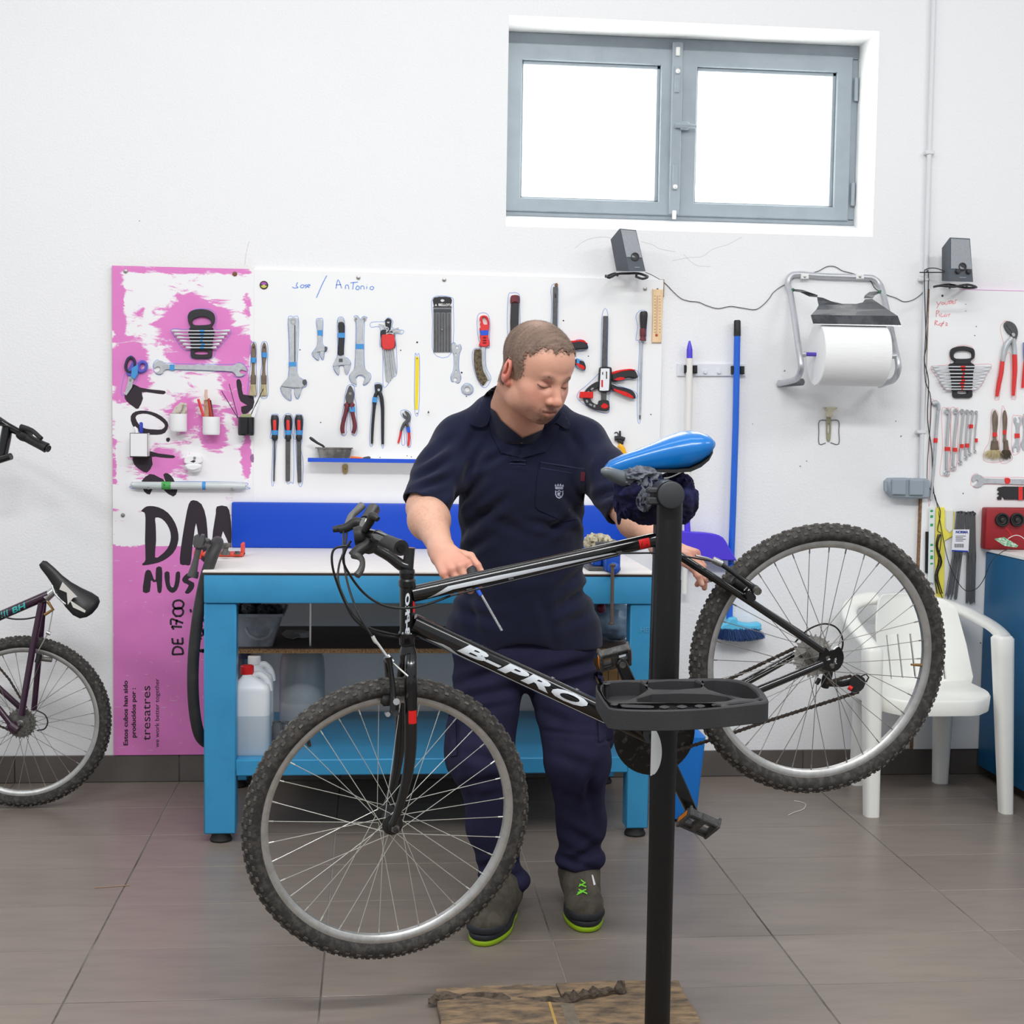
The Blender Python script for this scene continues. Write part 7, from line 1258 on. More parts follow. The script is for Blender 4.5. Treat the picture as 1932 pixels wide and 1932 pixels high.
# ---- left end of bench: orange bracket, spool, lever, hanging inner tube
m_obr = mat('orange_red_paint', (232, 84, 62), .4, var=.3, vs=30)
ob = root('tool_bracket', 'orange-red metal bracket with bolts on the left end of the bench', 'bracket', W(435, 1052, -.66))
b = MB(); z_ = BZ+.001; P0 = FL(392, 1050, z_); P1 = FL(452, 1049, z_); b.box((P0.x-.02, P0.y-.004, z_), (P1.x+.015, P1.y+.05, z_+.012), .003); b.box((P1.x+.004, P1.y-.004, z_), (P1.x+.015, P1.y+.05, z_+.045), .003); b.box((P0.x-.05, P0.y+.01, z_-.01), (P0.x-.02, P0.y+.04, z_+.02), .003); part('bracket_plate', b, m_obr, ob)
lpart('spool', [(.016, 0), (.017, .008), (.010, .016), (.010, .022), (.018, .030), (.019, .040), (.0, .041)], FL(424, 1048, z_+.012)+V(0, .02, 0), m_gray, ob); lpart('bolt', [(.012, 0), (.012, .004), (.008, .0045), (.008, .01), (0, .0101)], FL(447, 1046, z_+.012)+V(0, .012, 0), m_gray, ob, n=12)
YL = -.70
lv = root('clamp_lever', 'grey lever clamp hanging off the left end of the bench', 'lever', W(365, 1090, YL)); m_lev = mat('grey_cast', (84, 84, 84), .5, var=.3, vs=30)
b = MB(); b.prism(wp([(366,1025),(368,1010),(374,1007),(377,1013),(381,1007),(387,1008),(388,1016),(384,1032),(378,1034),(368,1031)], YL), (0, YL, 0), EX, EZ, -EY, .03, .003); part('lever_head', b, m_lev, lv)
b = MB(); P = [W(376, 1030, YL-.015), W(371, 1050, YL-.015), W(366, 1072, YL-.015), W(362, 1088, YL-.015)]; b.tube(P, [.011, .009, .012, .016], 12, flat=.5); part('lever_arm', b, m_lev, lv)
b = MB(); b.tube([W(381, 1022, YL+.0), W(392, 1025, YL+.02)], .016, 12); part('lever_barrel', b, m_gray, lv)
b = MB(); pts = [(396,1050,-.52),(404,1030,-.58),(410,1022,-.66),(410,1028,-.72),(400,1052,-.745),(389,1085,-.75),(379,1130,-.75),(371,1180,-.75),(365,1240,-.75),(364,1300,-.75),(368,1350,-.74),(376,1385,-.72),(388,1400,-.68),(400,1398,-.62),(408,1370,-.56),(410,1300,-.5),(410,1100,-.45)]
b.tube([V(*q) for q in cr([tuple(W(*p)) for p in pts], 5)], .0185, 16); thing('inner_tube', b, mat('inner_tube_rubber', (42, 42, 43), .5, var=.4, vs=12, vcol=(66, 65, 64)), 'black rubber inner tube hanging over the left end of the bench', 'inner tube', smooth=60)
# ---- floor litter
b = MB(); b.tube([V(*q) for q in cr([tuple(FL(*p, z=.002)) for p in ((1487,1538),(1500,1532),(1515,1527),(1520,1518),(1510,1513),(1498,1511))], 4)], .0016, 6); thing('string', b, mat('white_string', (206, 202, 196), .8), 'short curled piece of white string on the floor under the rear wheel', 'string')
b = MB(); b.tube([FL(178, 1675, .002), FL(245, 1670, .002)], .0014, 6); thing('straw', b, mat('tan_straw', (160, 130, 110), .8), 'thin brown straw lying on the floor at the lower left', 'straw')
# ================================================================ WHITE PLASTIC CHAIR
m_ch = mat('white_chair_plastic', (238, 238, 232), .38, var=.12, vs=7, vcol=(222, 220, 210))
ch = root('plastic_chair', 'white plastic garden armchair beside the wall, behind the rear wheel', 'chair', (2.02, -.36, 0))
fL, fR, bR = FL(1645, 1540), FL(1899, 1534), FL(1775, 1477); bL = FL(1618, 1480)
def wleg(nm, top, bot, wt_, wb, d=.03):
    rings = []
    for t in (0, .15, .5, .9, 1):
        c = bot.lerp(top, t); w_ = wb+(wt_-wb)*t; dd_ = d*(.8+.35*t)
        rings.append([c+V(x*w_, y*dd_, 0) for x, y in ((-.5, .5), (-.5, -.1), (-.38, -.42), (-.2, -.5), (.2, -.5), (.38, -.42), (.5, -.1), (.5, .5))])
    c = top+V(0, 0, .010); rings.append([c+V(x*wt_*.75, y*d, 0) for x, y in ((-.5, .5), (-.5, -.1), (-.38, -.42), (-.2, -.5), (.2, -.5), (.38, -.42), (.5, -.1), (.5, .5))])
    b = MB(); b.loft(rings); part(nm, b, m_ch, ch, 50)
aL = W(1650, 1228, -.56); aR = W(1893, 1205, -.55)
wleg('leg', V(aL.x-.004, aL.y, aL.z), fL, .068, .052, .05); wleg('leg', V(aR.x+.002, aR.y, aR.z), fR, .072, .046, .05)
zs2 = W(1870, 1318, -.56).z
wleg('leg', V(bR.x-.01, bR.y-.03, zs2), bR, .075, .055, .05); wleg('leg', V(bL.x+.01, bL.y-.03, zs2), bL, .075, .055, .05)
def arm(pts, w_):
    rings = []; P = [V(*q) for q in cr([tuple(W(*p)) for p in pts], 5)]
    for i, c in enumerate(P):
        t = (P[min(i+1, len(P)-1)]-P[max(i-1, 0)]).normalized(); s_ = t.cross(V(.0, -.55, .83)).normalized(); u2 = s_.cross(t).normalized(); f_ = i/(len(P)-1)
        rings.append([c+s_*(w_*x)+u2*(.011*y) for x, y in ((-.5, -.9), (-.52, 0), (-.42, .8), (-.15, 1), (.15, 1), (.42, .8), (.52, 0), (.5, -.9))])
    b = MB(); b.loft(rings); part('armrest', b, m_ch, ch, 60)
arm([(1655, 1128, -.10), (1630, 1130, -.11), (1606, 1142, -.15), (1603, 1163, -.25), (1620, 1192, -.38), (1640, 1216, -.48), (1648, 1240, -.555)], .058)
arm([(1765, 1136, -.10), (1800, 1146, -.12), (1835, 1160, -.18), (1868, 1178, -.30), (1888, 1194, -.42), (1896, 1208, -.50), (1896, 1228, -.55)], .058)
q = [(1640,1150),(1655,1122),(1680,1119),(1720,1119),(1760,1125),(1780,1134),(1790,1160),(1785,1300),(1640,1300),(1632,1200)]
Yc = -.115; zz0 = W(1700, 1300, Yc).z
slots = [[(x-1.6, 1192), (x+1.6, 1192), (x+1.9, 1230), (x+1.6, 1269), (x-1.6, 1269)] for x in (1658, 1682, 1707, 1733, 1757)]
b0 = MB(); b0.prism(cr(wp(q, Yc), 3, True), (0, 0, 0), EX, EZ, -EY, .012, .002, [wp(s_, Yc) for s_ in slots])
bm_ = bmesh.new(); vv = [bm_.verts.new(p) for p in b0.v]
for f in b0.f:
    try: bm_.faces.new([vv[i] for i in f])
    except Exception: pass
xc3 = W(1710, 1200, Yc).x
for k in range(-7, 8): bmesh.ops.bisect_plane(bm_, geom=bm_.verts[:]+bm_.edges[:]+bm_.faces[:], plane_co=(xc3+k*.022, 0, 0), plane_no=(1, 0, 0))
for v in bm_.verts: v.co.y = v.co.y+Yc-2.4*(v.co.x-xc3)**2-.20*(1-min(1, (v.co.z-zz0)/.36))*.6
b = MB(); b.bm(bm_); part('backrest', b, m_ch, ch, 40)
sL, sR = aL.x+.02, aR.x-.02
def sring(z, k, yb_=-.13):
    cx_, cy_ = (sL+sR)/2, (-.585+yb_)/2; hx, hy = (sR-sL)/2*k, (.585+yb_)/2*k; return [V(cx_+hx*math.copysign(abs(math.cos(a))**.4, math.cos(a)), cy_+hy*math.copysign(abs(math.sin(a))**.45, math.sin(a))-(.012 if math.sin(a) < -.9 else 0), z+(.014*math.cos(a)**2)) for a in [2*math.pi*k2/36 for k2 in range(36)]]
b = MB(); b.loft([sring(zs2-.055, 1.0), sring(zs2-.05, 1.005), sring(zs2-.008, 1.02), sring(zs2, 1.0), sring(zs2-.004, .9), sring(zs2-.014, .5), sring(zs2-.016, .05)]); part('seat', b, m_ch, ch, 60)
# ================================================================ BLUE CABINET AT THE RIGHT EDGE
m_cab2 = mat('cabinet_petrol_blue', (8, 92, 138), .4, var=.3, vs=3, vcol=(4, 78, 122))
xC = W(1860, 1035, -.03).x; zT = W(1860, 1035, -.03).z; cbr = root('cabinet', 'petrol blue cabinet with a white top at the right edge of the picture', 'cabinet', (2.8, -.5, 0))
b = MB(); b.box((xC, -.95, .04), (3.2, -.03, zT-.012), .004); part('cabinet_body', b, m_cab2, cbr)
b = MB(); b.box((xC-.001, -.955, zT-.011), (3.2, -.028, zT), .001); part('cabinet_top', b, m_wpl, cbr)
b = MB(); b.box((xC+.03, -.90, 0), (3.15, -.06, .04)); part('plinth', b, m_dark, cbr)
rp = root('speaker_box', 'dark red panel with two small loudspeakers and a green circuit board', 'red box', (W(1895, 1033, -.08).x, -.06, zT))
x0 = W(1860, 1000, -.08).x; zt_ = W(1866, 958, -.08).z; b = MB(); b.box((x0, -.08, zT+.0005), (2.75, -.03, zt_), .008, seg=2); part('panel', b, mat('dark_red_panel', (150, 30, 38), .45), rp)
for px in (1890, 1918):
    c = W(px, 981, -.082); lpart('small_loudspeaker', [(.027, 0), (.027, .012), (.025, .015), (.021, .015), (.016, .006), (.008, .004), (.008, .012), (.0, .014)], c+V(0, .0, 0), m_pblk, rp, V(-.15, -1, .1))
b = MB(); o = FL(1878, 1018, zT+.02); P = [W(1877, 1018, -.13), W(1895, 1015, -.13), W(1921, 1030, -.16), W(1918, 1033, -.17), W(1895, 1030, -.17)]; b.add(P+[p+V(0, .002, .003) for p in P], [(0, 1, 2, 3, 4), (9, 8, 7, 6, 5)]+[(i, (i+1) % 5, 5+(i+1) % 5, 5+i) for i in range(5)]); part('circuit_board', b, mat('pcb_green', (90, 160, 120), .4, var=.9, vs=120, vcol=(210, 214, 200)), rp, 0)
for pts, m_ in (([(1898, 996, -.10), (1904, 1003, -.11), (1908, 1010, -.12), (1902, 1018, -.13)], m_red), ([(1902, 1016, -.13), (1915, 1010, -.12), (1926, 1012, -.12), (1936, 1020, -.12)], m_wpl)): b = MB(); b.tube([V(*q) for q in cr([tuple(W(*p)) for p in pts], 4)], .0014, 6); part('lead', b, m_, rp)
# ---- bags hung on the right-hand board
YG = YR-.002
tz = root('cable_tie_bag', 'clear bag of long black cable ties with a white label, on the right-hand board', 'bag', (W(1820, 1140, YG).x, YG, W(1820, 1140, YG).z), 'packets on the right-hand board')
random.seed(4); m_ct = mat('cable_tie_black', (22, 24, 30), .5)
b = MB()
for k in range(64):
    s_ = k/63; xt = 1806+s_*34+random.uniform(-1, 1); lf = s_ < .42; xb = (1785+s_*46 if lf else 1812+s_*26)+random.uniform(-1.5, 1.5); yb_ = (1128 if lf else 1136)+random.uniform(-8, 4)
    a = W(xt, 969+random.uniform(-3, 3), YG-.004-random.random()*.012); mm = W((xt+xb)/2+(2 if lf else 2), 1050, YG-.004-random.random()*.014); e = W(xb, yb_, YG-.003-random.random()*.01); b.tube([a, mm, e], .0016, 4); b.box((a.x-.003, a.y-.003, a.z-.003), (a.x+.003, a.y+.003, a.z+.004))
part('cable_ties', b, m_ct, tz, 0, kind='stuff')
m_film = mat('clear_film', (240, 242, 245), .12, alpha=.05, spec=.1)
b = MB(); flat(b, [(1800,918),(1846,914),(1848,960),(1846,1030),(1840,1142),(1783,1136),(1796,1010)], YG-.0175, .0006); part('clear_film', b, m_film, tz, 0)
b = MB(); flat(b, [(1798,999),(1829,999),(1827,1042),(1795,1040)], YG-.0185, .0008); part('paper_label', b, mat('label_white', (232, 234, 238), .4), tz, 0)
b = MB(); flat(b, [(1796,1037.5),(1826.6,1039),(1826.4,1042),(1795.6,1040)], YG-.0195, .0004); part('label_strip', b, mat('label_blue', (40, 60, 160), .4), tz, 0)
part('label_lettering', text('t', 'NORMA', .0135, m_ink, None, W(1803, 1006, YG-.0196), EX, EZ, -EY, .0003, 0, .0006), mat('label_blue', (40, 60, 160), .4), tz, 0)
b = MB()
for k in range(4): flat(b, [(1803,1011+k*3),(1822-(k % 2)*5,1011+k*3),(1822-(k % 2)*5,1012+k*3),(1803,1012+k*3)], YG-.0195, .0004)
for k in range(9): flat(b, [(1801+k*2,1026),(1802+k*2,1026),(1802+k*2,1033),(1801+k*2,1033)], YG-.0195, .0004)
part('label_print', b, m_ink, tz, 0, kind='stuff')
yb2 = root('packet', 'yellow packet with a green printed strip, at the right-hand board\'s left edge', 'packet', (W(1775, 1130, YG).x, YG, W(1775, 1130, YG).z), 'packets on the right-hand board')
b = MB(); flat(b, [(1766,957),(1781,957),(1783,975),(1788,1000),(1796,998),(1799,965),(1801,966),(1799,1010),(1782,1020),(1780,1132),(1766,1130),(1763,1040)], YG, .006, .002); part('yellow_card', b, mat('yellow_card', (240, 226, 88), .4, var=.3, vs=20, vcol=(222, 216, 130)), yb2)
b = MB(); flat(b, [(1782,962),(1798,962),(1797,1000),(1790,1006),(1782,996)], YG-.002, .008, .003); part('clear_blister', b, mat('milky_blister', (226, 226, 216), .2, coat=.5), yb2)
b = MB(); flat(b, [(1753,957),(1763,957),(1761,1100),(1750,1098)], YG-.007, .003, .001); part('printed_strip', b, mat('strip_white', (226, 232, 230), .35), yb2)
b = MB()
for y_, c_ in ((962, 4), (972, 5), (988, 5), (1026, 4), (1038, 3), (1048, 7), (1062, 3)): flat(b, [(1755.5,y_),(1760.5,y_),(1760,y_+c_),(1755,y_+c_)], YG-.010, .0006)
part('green_print', b, mat('green_print', (50, 160, 90), .5), yb2, 0, kind='stuff')
b = MB(); flat(b, [(1746,1003),(1751,1003),(1750,1082),(1745,1080)], YG-.003, .006, .001); part('black_strip', b, m_ct, yb2)
for j, xo in enumerate((0, 3, 5)): b = MB(); b.tube([V(*q) for q in cr([tuple(W(*p)) for p in ((1770+xo, 1008, YG-.012), (1766+xo*.6, 1030, YG-.014), (1772+xo, 1060, YG-.012), (1764+xo, 1085, YG-.012), (1768+xo*2, 1120, YG-.012))], 4)], .002, 6); part('coiled_cable', b, m_cab, yb2)
# ================================================================ THE MECHANIC
from mathutils.bvhtree import BVHTree
A3 = lambda *a: np.array(a, float)
def Pw(px, py, Y): return np.array(W(px, py, Y))
_C, _F, _RR, _UU = (np.array(x) for x in (CAM, FWD, RGT, UPV))
def toPx(P):
    d = P-_C; z = d @ _F; return np.stack([966+FPX*(d @ _RR)/z, 966-FPX*(d @ _UU)/z], 1)
class SDF:
    """smooth union of tapered limbs and ellipsoids on a grid, meshed as one continuous surface"""
    def __init__(s, lo, hi, h):
        s.lo = np.array(lo, float); s.h = h; n = np.ceil((np.array(hi)-s.lo)/h).astype(int)+1; s.f = np.full(n, .3, 'f'); s.ax = [s.lo[i]+h*np.arange(n[i]) for i in range(3)]
    def sub(s, lo, hi):
        i0 = [max(0, int((lo[k]-s.lo[k])/s.h)) for k in range(3)]; i1 = [min(s.f.shape[k], int((hi[k]-s.lo[k])/s.h)+2) for k in range(3)]
        sl = tuple(slice(a, max(a, b)) for a, b in zip(i0, i1)); P = np.stack(np.meshgrid(*[s.ax[k][sl[k]] for k in range(3)], indexing='ij'), -1); return sl, P
    def put(s, sl, d, k, neg=False):
        a = s.f[sl]
        if neg: d = -d; hh = np.maximum(k-np.abs(a-d), 0)/max(k, 1e-6); s.f[sl] = np.maximum(a, d)+hh*hh*k*.25
        else: hh = np.maximum(k-np.abs(a-d), 0)/max(k, 1e-6); s.f[sl] = np.minimum(a, d)-hh*hh*k*.25
    def cone(s, a, b, ra, rb, k=.02, neg=False, sq=None):
        a = np.array(a, float); b = np.array(b, float); m = max(ra, rb)+k+.02; sl, P = s.sub(np.minimum(a, b)-m, np.maximum(a, b)+m)
        if P.size == 0: return
        ab = b-a; L = max(ab @ ab, 1e-12); t = np.clip((P-a) @ ab/L, 0, 1); q = P-(a+t[..., None]*ab)
        if sq is not None: ax_, fac = sq; ax_ = np.array(ax_, float); ax_ /= np.linalg.norm(ax_); c = q @ ax_; q = q+((fac-1)*c)[..., None]*ax_
        s.put(sl, (np.linalg.norm(q, axis=-1)-(ra+(rb-ra)*t)).astype('f'), k, neg)
    def ell(s, c, r, k=.02, M=None, neg=False):
        c = np.array(c, float); r = np.array(r, float); m = max(r)+k+.02; sl, P = s.sub(c-m, c+m)
        if P.size == 0: return
        q = P-c
        if M is not None: q = q @ M
        k0 = np.linalg.norm(q/r, axis=-1); k1 = np.linalg.norm(q/(r*r), axis=-1)+1e-9; s.put(sl, (k0*(k0-1)/k1).astype('f'), k, neg)
    def plane(s, p, n, k=.004):
        """cut away the half space n.(x-p) > 0"""
        P = np.stack(np.meshgrid(*s.ax, indexing='ij'), -1); d = ((P-np.array(p)) @ np.array(n)).astype('f'); hh = np.maximum(k-np.abs(s.f-d), 0)/k; s.f = np.maximum(s.f, d)+hh*hh*k*.25
    def mesh(s):
        f = s.f; S_ = f < 0; n = np.array(f.shape)-1; cnt = np.zeros(n, 'i1')
        C8 = [(i, j, k) for i in (0, 1) for j in (0, 1) for k in (0, 1)]
        for c in C8: cnt += S_[c[0]:n[0]+c[0], c[1]:n[1]+c[1], c[2]:n[2]+c[2]]
        I = np.argwhere((cnt > 0) & (cnt < 8)); acc = np.zeros((len(I), 3)); num = np.zeros(len(I))
        for c in C8:
            for ax in range(3):
                if c[ax]: continue
                e = list(c); e[ax] = 1; A = I+np.array(c); B = I+np.array(e); fa = f[A[:, 0], A[:, 1], A[:, 2]]; fb = f[B[:, 0], B[:, 1], B[:, 2]]; m = (fa < 0) != (fb < 0)
                t = np.where(m, fa/np.where(m, fa-fb, 1), 0); p = np.array(c, float)+np.eye(3)[ax]*t[:, None]; acc += p*m[:, None]; num += m
        V_ = (I+acc/num[:, None])*s.h+s.lo; idx = np.full(n, -1); idx[I[:, 0], I[:, 1], I[:, 2]] = np.arange(len(I)); F_ = []
        for ax in range(3):
            u, v = [(1, 2), (2, 0), (0, 1)][ax]; a = [slice(1, -1)]*3; a[ax] = slice(0, -1); b = list(a); b[ax] = slice(1, None)
            # inner grid points along the other axes
            D = np.argwhere(S_[tuple(a)] != S_[tuple(b)]); o = np.ones(3, int); o[ax] = 0; G = D+o
            def cell(du, dv): q = G.copy(); q[:, u] -= du; q[:, v] -= dv; return idx[q[:, 0], q[:, 1], q[:, 2]]
            Q = np.stack([cell(1, 1), cell(0, 1), cell(0, 0), cell(1, 0)], 1); sg = S_[G[:, 0], G[:, 1], G[:, 2]]; Q[~sg] = Q[~sg][:, ::-1]; F_.append(Q)
        F_ = np.concatenate(F_); return V_, F_[(F_ >= 0).all(1)]
def normals(V_, F_):
    a = V_[F_[:, 2]]-V_[F_[:, 0]]; b = V_[F_[:, 3]]-V_[F_[:, 1]]; n = np.cross(a, b); N_ = np.zeros_like(V_)
    for k in range(4): np.add.at(N_, F_[:, k], n)
    return N_/(np.linalg.norm(N_, axis=1)[:, None]+1e-12)
def smoothv(V_, F_, it=2, lam=.5):
    for _ in range(it):
        S2 = np.zeros_like(V_); c = np.zeros(len(V_))
        for k in range(4):
            for m in (1, 3): np.add.at(S2, F_[:, k], V_[F_[:, (k+m) % 4]]); np.add.at(c, F_[:, k], 1)
        V_ = V_*(1-lam)+lam*S2/np.maximum(c, 1)[:, None]
    return V_
def fbm(P, sc, seed=0.0):
    return np.array([NZ.noise(Vector((p[0]*sc[0]+seed, p[1]*sc[1], p[2]*sc[2]))) for p in P])
def folds(V_, N_, segs):
    """creases given as picture segments: (x0,y0,x1,y1,width px,depth m)"""
    q = toPx(V_); d = np.zeros(len(V_))
    for s_ in segs:
        a = np.array(s_[:2], float); b = np.array(s_[2:4], float); ab = b-a; L = np.hypot(*ab); t = ((q-a) @ ab)/L**2; tt = np.clip(t, 0, 1); dist = (q-a)[:, 0]*(-ab[1]/L)+(q-a)[:, 1]*(ab[0]/L)
        off = np.abs(t-tt)*L; w = s_[4]; e = np.exp(-(off/(w*1.6))**2)*np.clip(1.15-abs(2*tt-1)*.7, 0, 1)
        d += s_[5]*e*(np.exp(-((dist)/w)**2)-.55*np.exp(-((np.abs(dist)-1.9*w)/w)**2))
    fr_ = np.clip(-N_[:, 1]*2+.6, 0, 1); return V_-N_*(d*fr_)[:, None]
def pmesh(name, V_, F_, m, parent, col=None, label=None, sm=180):
    b = MB(); b.v = [tuple(v) for v in V_]; b.f = [tuple(f) for f in F_.tolist()]
    if col is not None: b.c = col
    return part(name, b, m, parent, sm, label)
per = root('person', 'man with cropped hair in a navy polo shirt bending over the black bike', 'person', (.45, -1.45, 0))
# ---------------------------------------------------------------- head
HC = Pw(1012, 699, -1.70); HS = 1.035
def frame_(yaw, pitch, roll):
    y, p = math.radians(yaw), math.radians(pitch); f = A3(math.sin(y)*math.cos(p), -math.cos(y)*math.cos(p), -math.sin(p)); l = A3(math.cos(y), math.sin(y), 0); u = np.cross(f, l)*-1; u = u if u[2] > 0 else -u
    r = math.radians(roll); return l*math.cos(r)+u*math.sin(r), f, -l*math.sin(r)+u*math.cos(r)
hl, hf, hu = frame_(31, 23, 0); HM = np.stack([hl, hf, hu], 1)
def H_(l, f, u): return HC+HS*(hl*l+hf*f+hu*u)
def hr(*r): return np.array(r)*HS
g = SDF(HC-A3(.17, .17, .19), HC+A3(.17, .18, .16), .0022)
def E_(c, r, k=.02, neg=False, M=None): g.ell(H_(*c), hr(*r), k*HS, HM if M is None else M, neg)
def K_(a, b, ra, rb, k=.02, neg=False): g.cone(H_(*a), H_(*b), ra*HS, rb*HS, k*HS, neg)
E_((0, -.008, .034), (.077, .099, .084), 0)
E_((0, .030, .036), (.064, .057, .054), .03); E_((0, .028, -.030), (.061, .055, .075), .03); E_((0, .018, -.068), (.056, .056, .042), .03)
for s_ in (-1, 1): E_((s_*.043, .052, -.030), (.021, .022, .019), .022); E_((s_*.046, .0, -.070), (.014, .028, .022), .025); E_((s_*.034, .058, -.056), (.020, .022, .022), .022)
[E_((q_*.018, .078, -.030), (.013, .017, .020), .018) for q_ in (-1, 1)]
E_((0, .066, -.098), (.023, .020, .017), .024)
E_((0, .074, -.070), (.030, .021, .024), .02)
K_((-.030, .0815, .014), (-.006, .086, .011), .0085, .008, .014); K_((.030, .0815, .014), (.006, .086, .011), .0085, .008, .014)
for s_ in (-1, 1): E_((s_*.032, .096, -.006), (.0165, .016, .0120), .012, True); E_((s_*.031, .0715, -.007), (.0165, .0150, .0130), .004)
K_((0, .084, .006), (0, .108, -.036), .0085, .0105, .012); E_((0, .109, -.041), (.0125, .0125, .0105), .008)
for s_ in (-1, 1): E_((s_*.0135, .097, -.044), (.0085, .0105, .0085), .006); E_((s_*.0075, .103, -.0525), (.0038, .006, .003), .003, True)
E_((0, .0915, -.0675), (.021, .008, .0055), .006); E_((0, .0875, -.0795), (.018, .0085, .0060), .006); E_((0, .080, -.090), (.02, .008, .006), .008)
for s_ in (-1, 1): K_((0, .1005, -.0735), (s_*.025, .086, -.0695), .0018, .0014, .003, True); pass
for s_ in (-1, 1):
    ca, sa = math.cos(s_*-.45), math.sin(s_*-.45); RM = HM @ np.array([[ca, -sa, 0], [sa, ca, 0], [0, 0, 1]])
    E_((s_*.078, -.014, -.008), (.010, .022, .032), .004, False, RM); E_((s_*.0865, -.009, -.003), (.0065, .011, .0175), .003, True, RM); E_((s_*.085, -.016, -.002), (.0035, .009, .014), .003, False, RM); E_((s_*.078, -.004, -.014), (.006, .006, .009), .004); E_((s_*.075, -.004, -.036), (.006, .008, .009), .005)
NB = Pw(978, 806, -1.545)
g.cone(H_(0, -.030, -.035), NB, .060, .066, .03); g.cone(H_(0, -.01, -.07), NB+A3(.0, -.012, .01), .046, .058, .03)
g.cone(H_(-.040, -.036, -.04), Pw(938, 795, -1.525), .026, .034, .03)
hv, hF = g.mesh()
hv = smoothv(hv, hF, 1, .4)
q = (hv-HC) @ HM/HS; hl_, hf_, hu_ = q[:, 0], q[:, 1], q[:, 2]
sk = np.tile(np.array(rgb(214, 160, 136)[:3]), (len(hv), 1)); G_ = lambda a, b: np.exp(-(a/b)**2)
def mixc(c, m): 
    global sk; m = np.clip(m, 0, 1)[:, None]; sk = sk*(1-m)+np.array(rgb(*c)[:3])*m
nz1 = fbm(hv, (60, 60, 60)); nz2 = fbm(hv, (220, 220, 220), 3.1)
mixc((206, 138, 118), .5*G_(np.hypot(hl_, (hu_+.035)*1.0), .035)*(hf_ > .06)); mixc((210, 132, 116), .5*G_(np.hypot(np.abs(hl_)-.045, hu_+.035), .02)*(hf_ > .03))
mixc((208, 118, 104), .75*(np.abs(hl_) > .073)*(hu_ > -.05)*(hu_ < .03)*(hf_ > -.045)*(hf_ < .015))
mixc((172, 128, 108), (.45+.3*nz2)*np.clip((-.045-hu_)/.02, 0, 1)*np.clip((hf_+.0)/.03, 0, 1)*(hu_ > -.135))
go = np.clip(1.3-np.hypot(hl_/.034, (hu_+.086)/.036)**2, 0, 1)*np.clip((hf_-.045)/.02, 0, 1)*(1-np.clip(1.4-np.hypot(hl_/.0185, (hu_+.077)/.009)**2, 0, 1)); mixc((122, 92, 76), (.88+.5*nz2)*go)
mixc((176, 108, 98), .8*G_(hl_/.019, 1)*G_((hu_+.0735)/.0075, 1)*(hf_ > .08)); mixc((110, 62, 56), .9*G_((hu_+.0735-.06*0), .0012)*(np.abs(hl_) < .022)*(hf_ > .08))
ex_ = np.abs(hl_)-.031; mixc((104, 78, 64), (.95+.6*nz2)*G_(ex_/.020, 1)**2*G_((hu_-.0135-.005*(1-(ex_/.02)**2)+np.where(ex_ > 0, ex_*.12, 0))/.0050, 1)*(hf_ > .05))
mixc((178, 122, 104), .6*G_(ex_/.018, 1)*G_((hu_-.001)/.004, 1)*(hf_ > .06)); mixc((66, 44, 38), .95*(np.abs(ex_) < .0165)*G_((hu_+.0120-.28*ex_**2/.0145)/.0019, 1)*(hf_ > .06)); mixc((186, 132, 116), .5*G_(ex_/.015, 1)*G_((hu_+.019)/.003, 1)*(hf_ > .06))
hm = np.clip((hu_-(.074-.42*np.clip(np.abs(hl_)-.0, 0, .09)+.55*np.clip(.028-np.abs(np.abs(hl_)-.045), 0, 1)))/.014+nz1*.5+nz2*.7, 0, 1)*(hf_ > .03)
side = np.clip((.046-hf_-np.clip(-hu_-.0, 0, 1)*.9)/.014+nz1*.4+nz2*.7, 0, 1)*np.clip((hu_+.028+np.clip(-.03-hf_, 0, 1)*1.0)/.008, 0, 1)*(1-np.clip((.006-np.hypot((hf_+.014)/1.6, (hu_+.008)/2.4)*.6)/.002, 0, 1))
bk_ = (hf_ < -.02)*np.clip((hu_+.06+np.clip(hf_+.06, -1, 1)*0)/.015, 0, 1); hmk = np.clip(np.maximum(np.maximum(hm, side*(hf_ <= .05)), bk_), 0, 1)*np.clip((hu_+.07)/.01, 0, 1)*(1-((np.abs(hl_) > .077)*(hu_ < .022)*(hf_ > -.05)))
fade = np.clip((hu_+.02)/.06, .35, 1); mixc((104, 84, 74), hmk*(.55+.35*fade))
sk *= (1+.05*nz1+.04*nz2)[:, None]; m_skin = mat('skin', (214, 160, 136), .48, attr='col', bump=.10, bs=900, sss=.12)
parts_v, parts_f, parts_c = [hv], [hF], [sk]
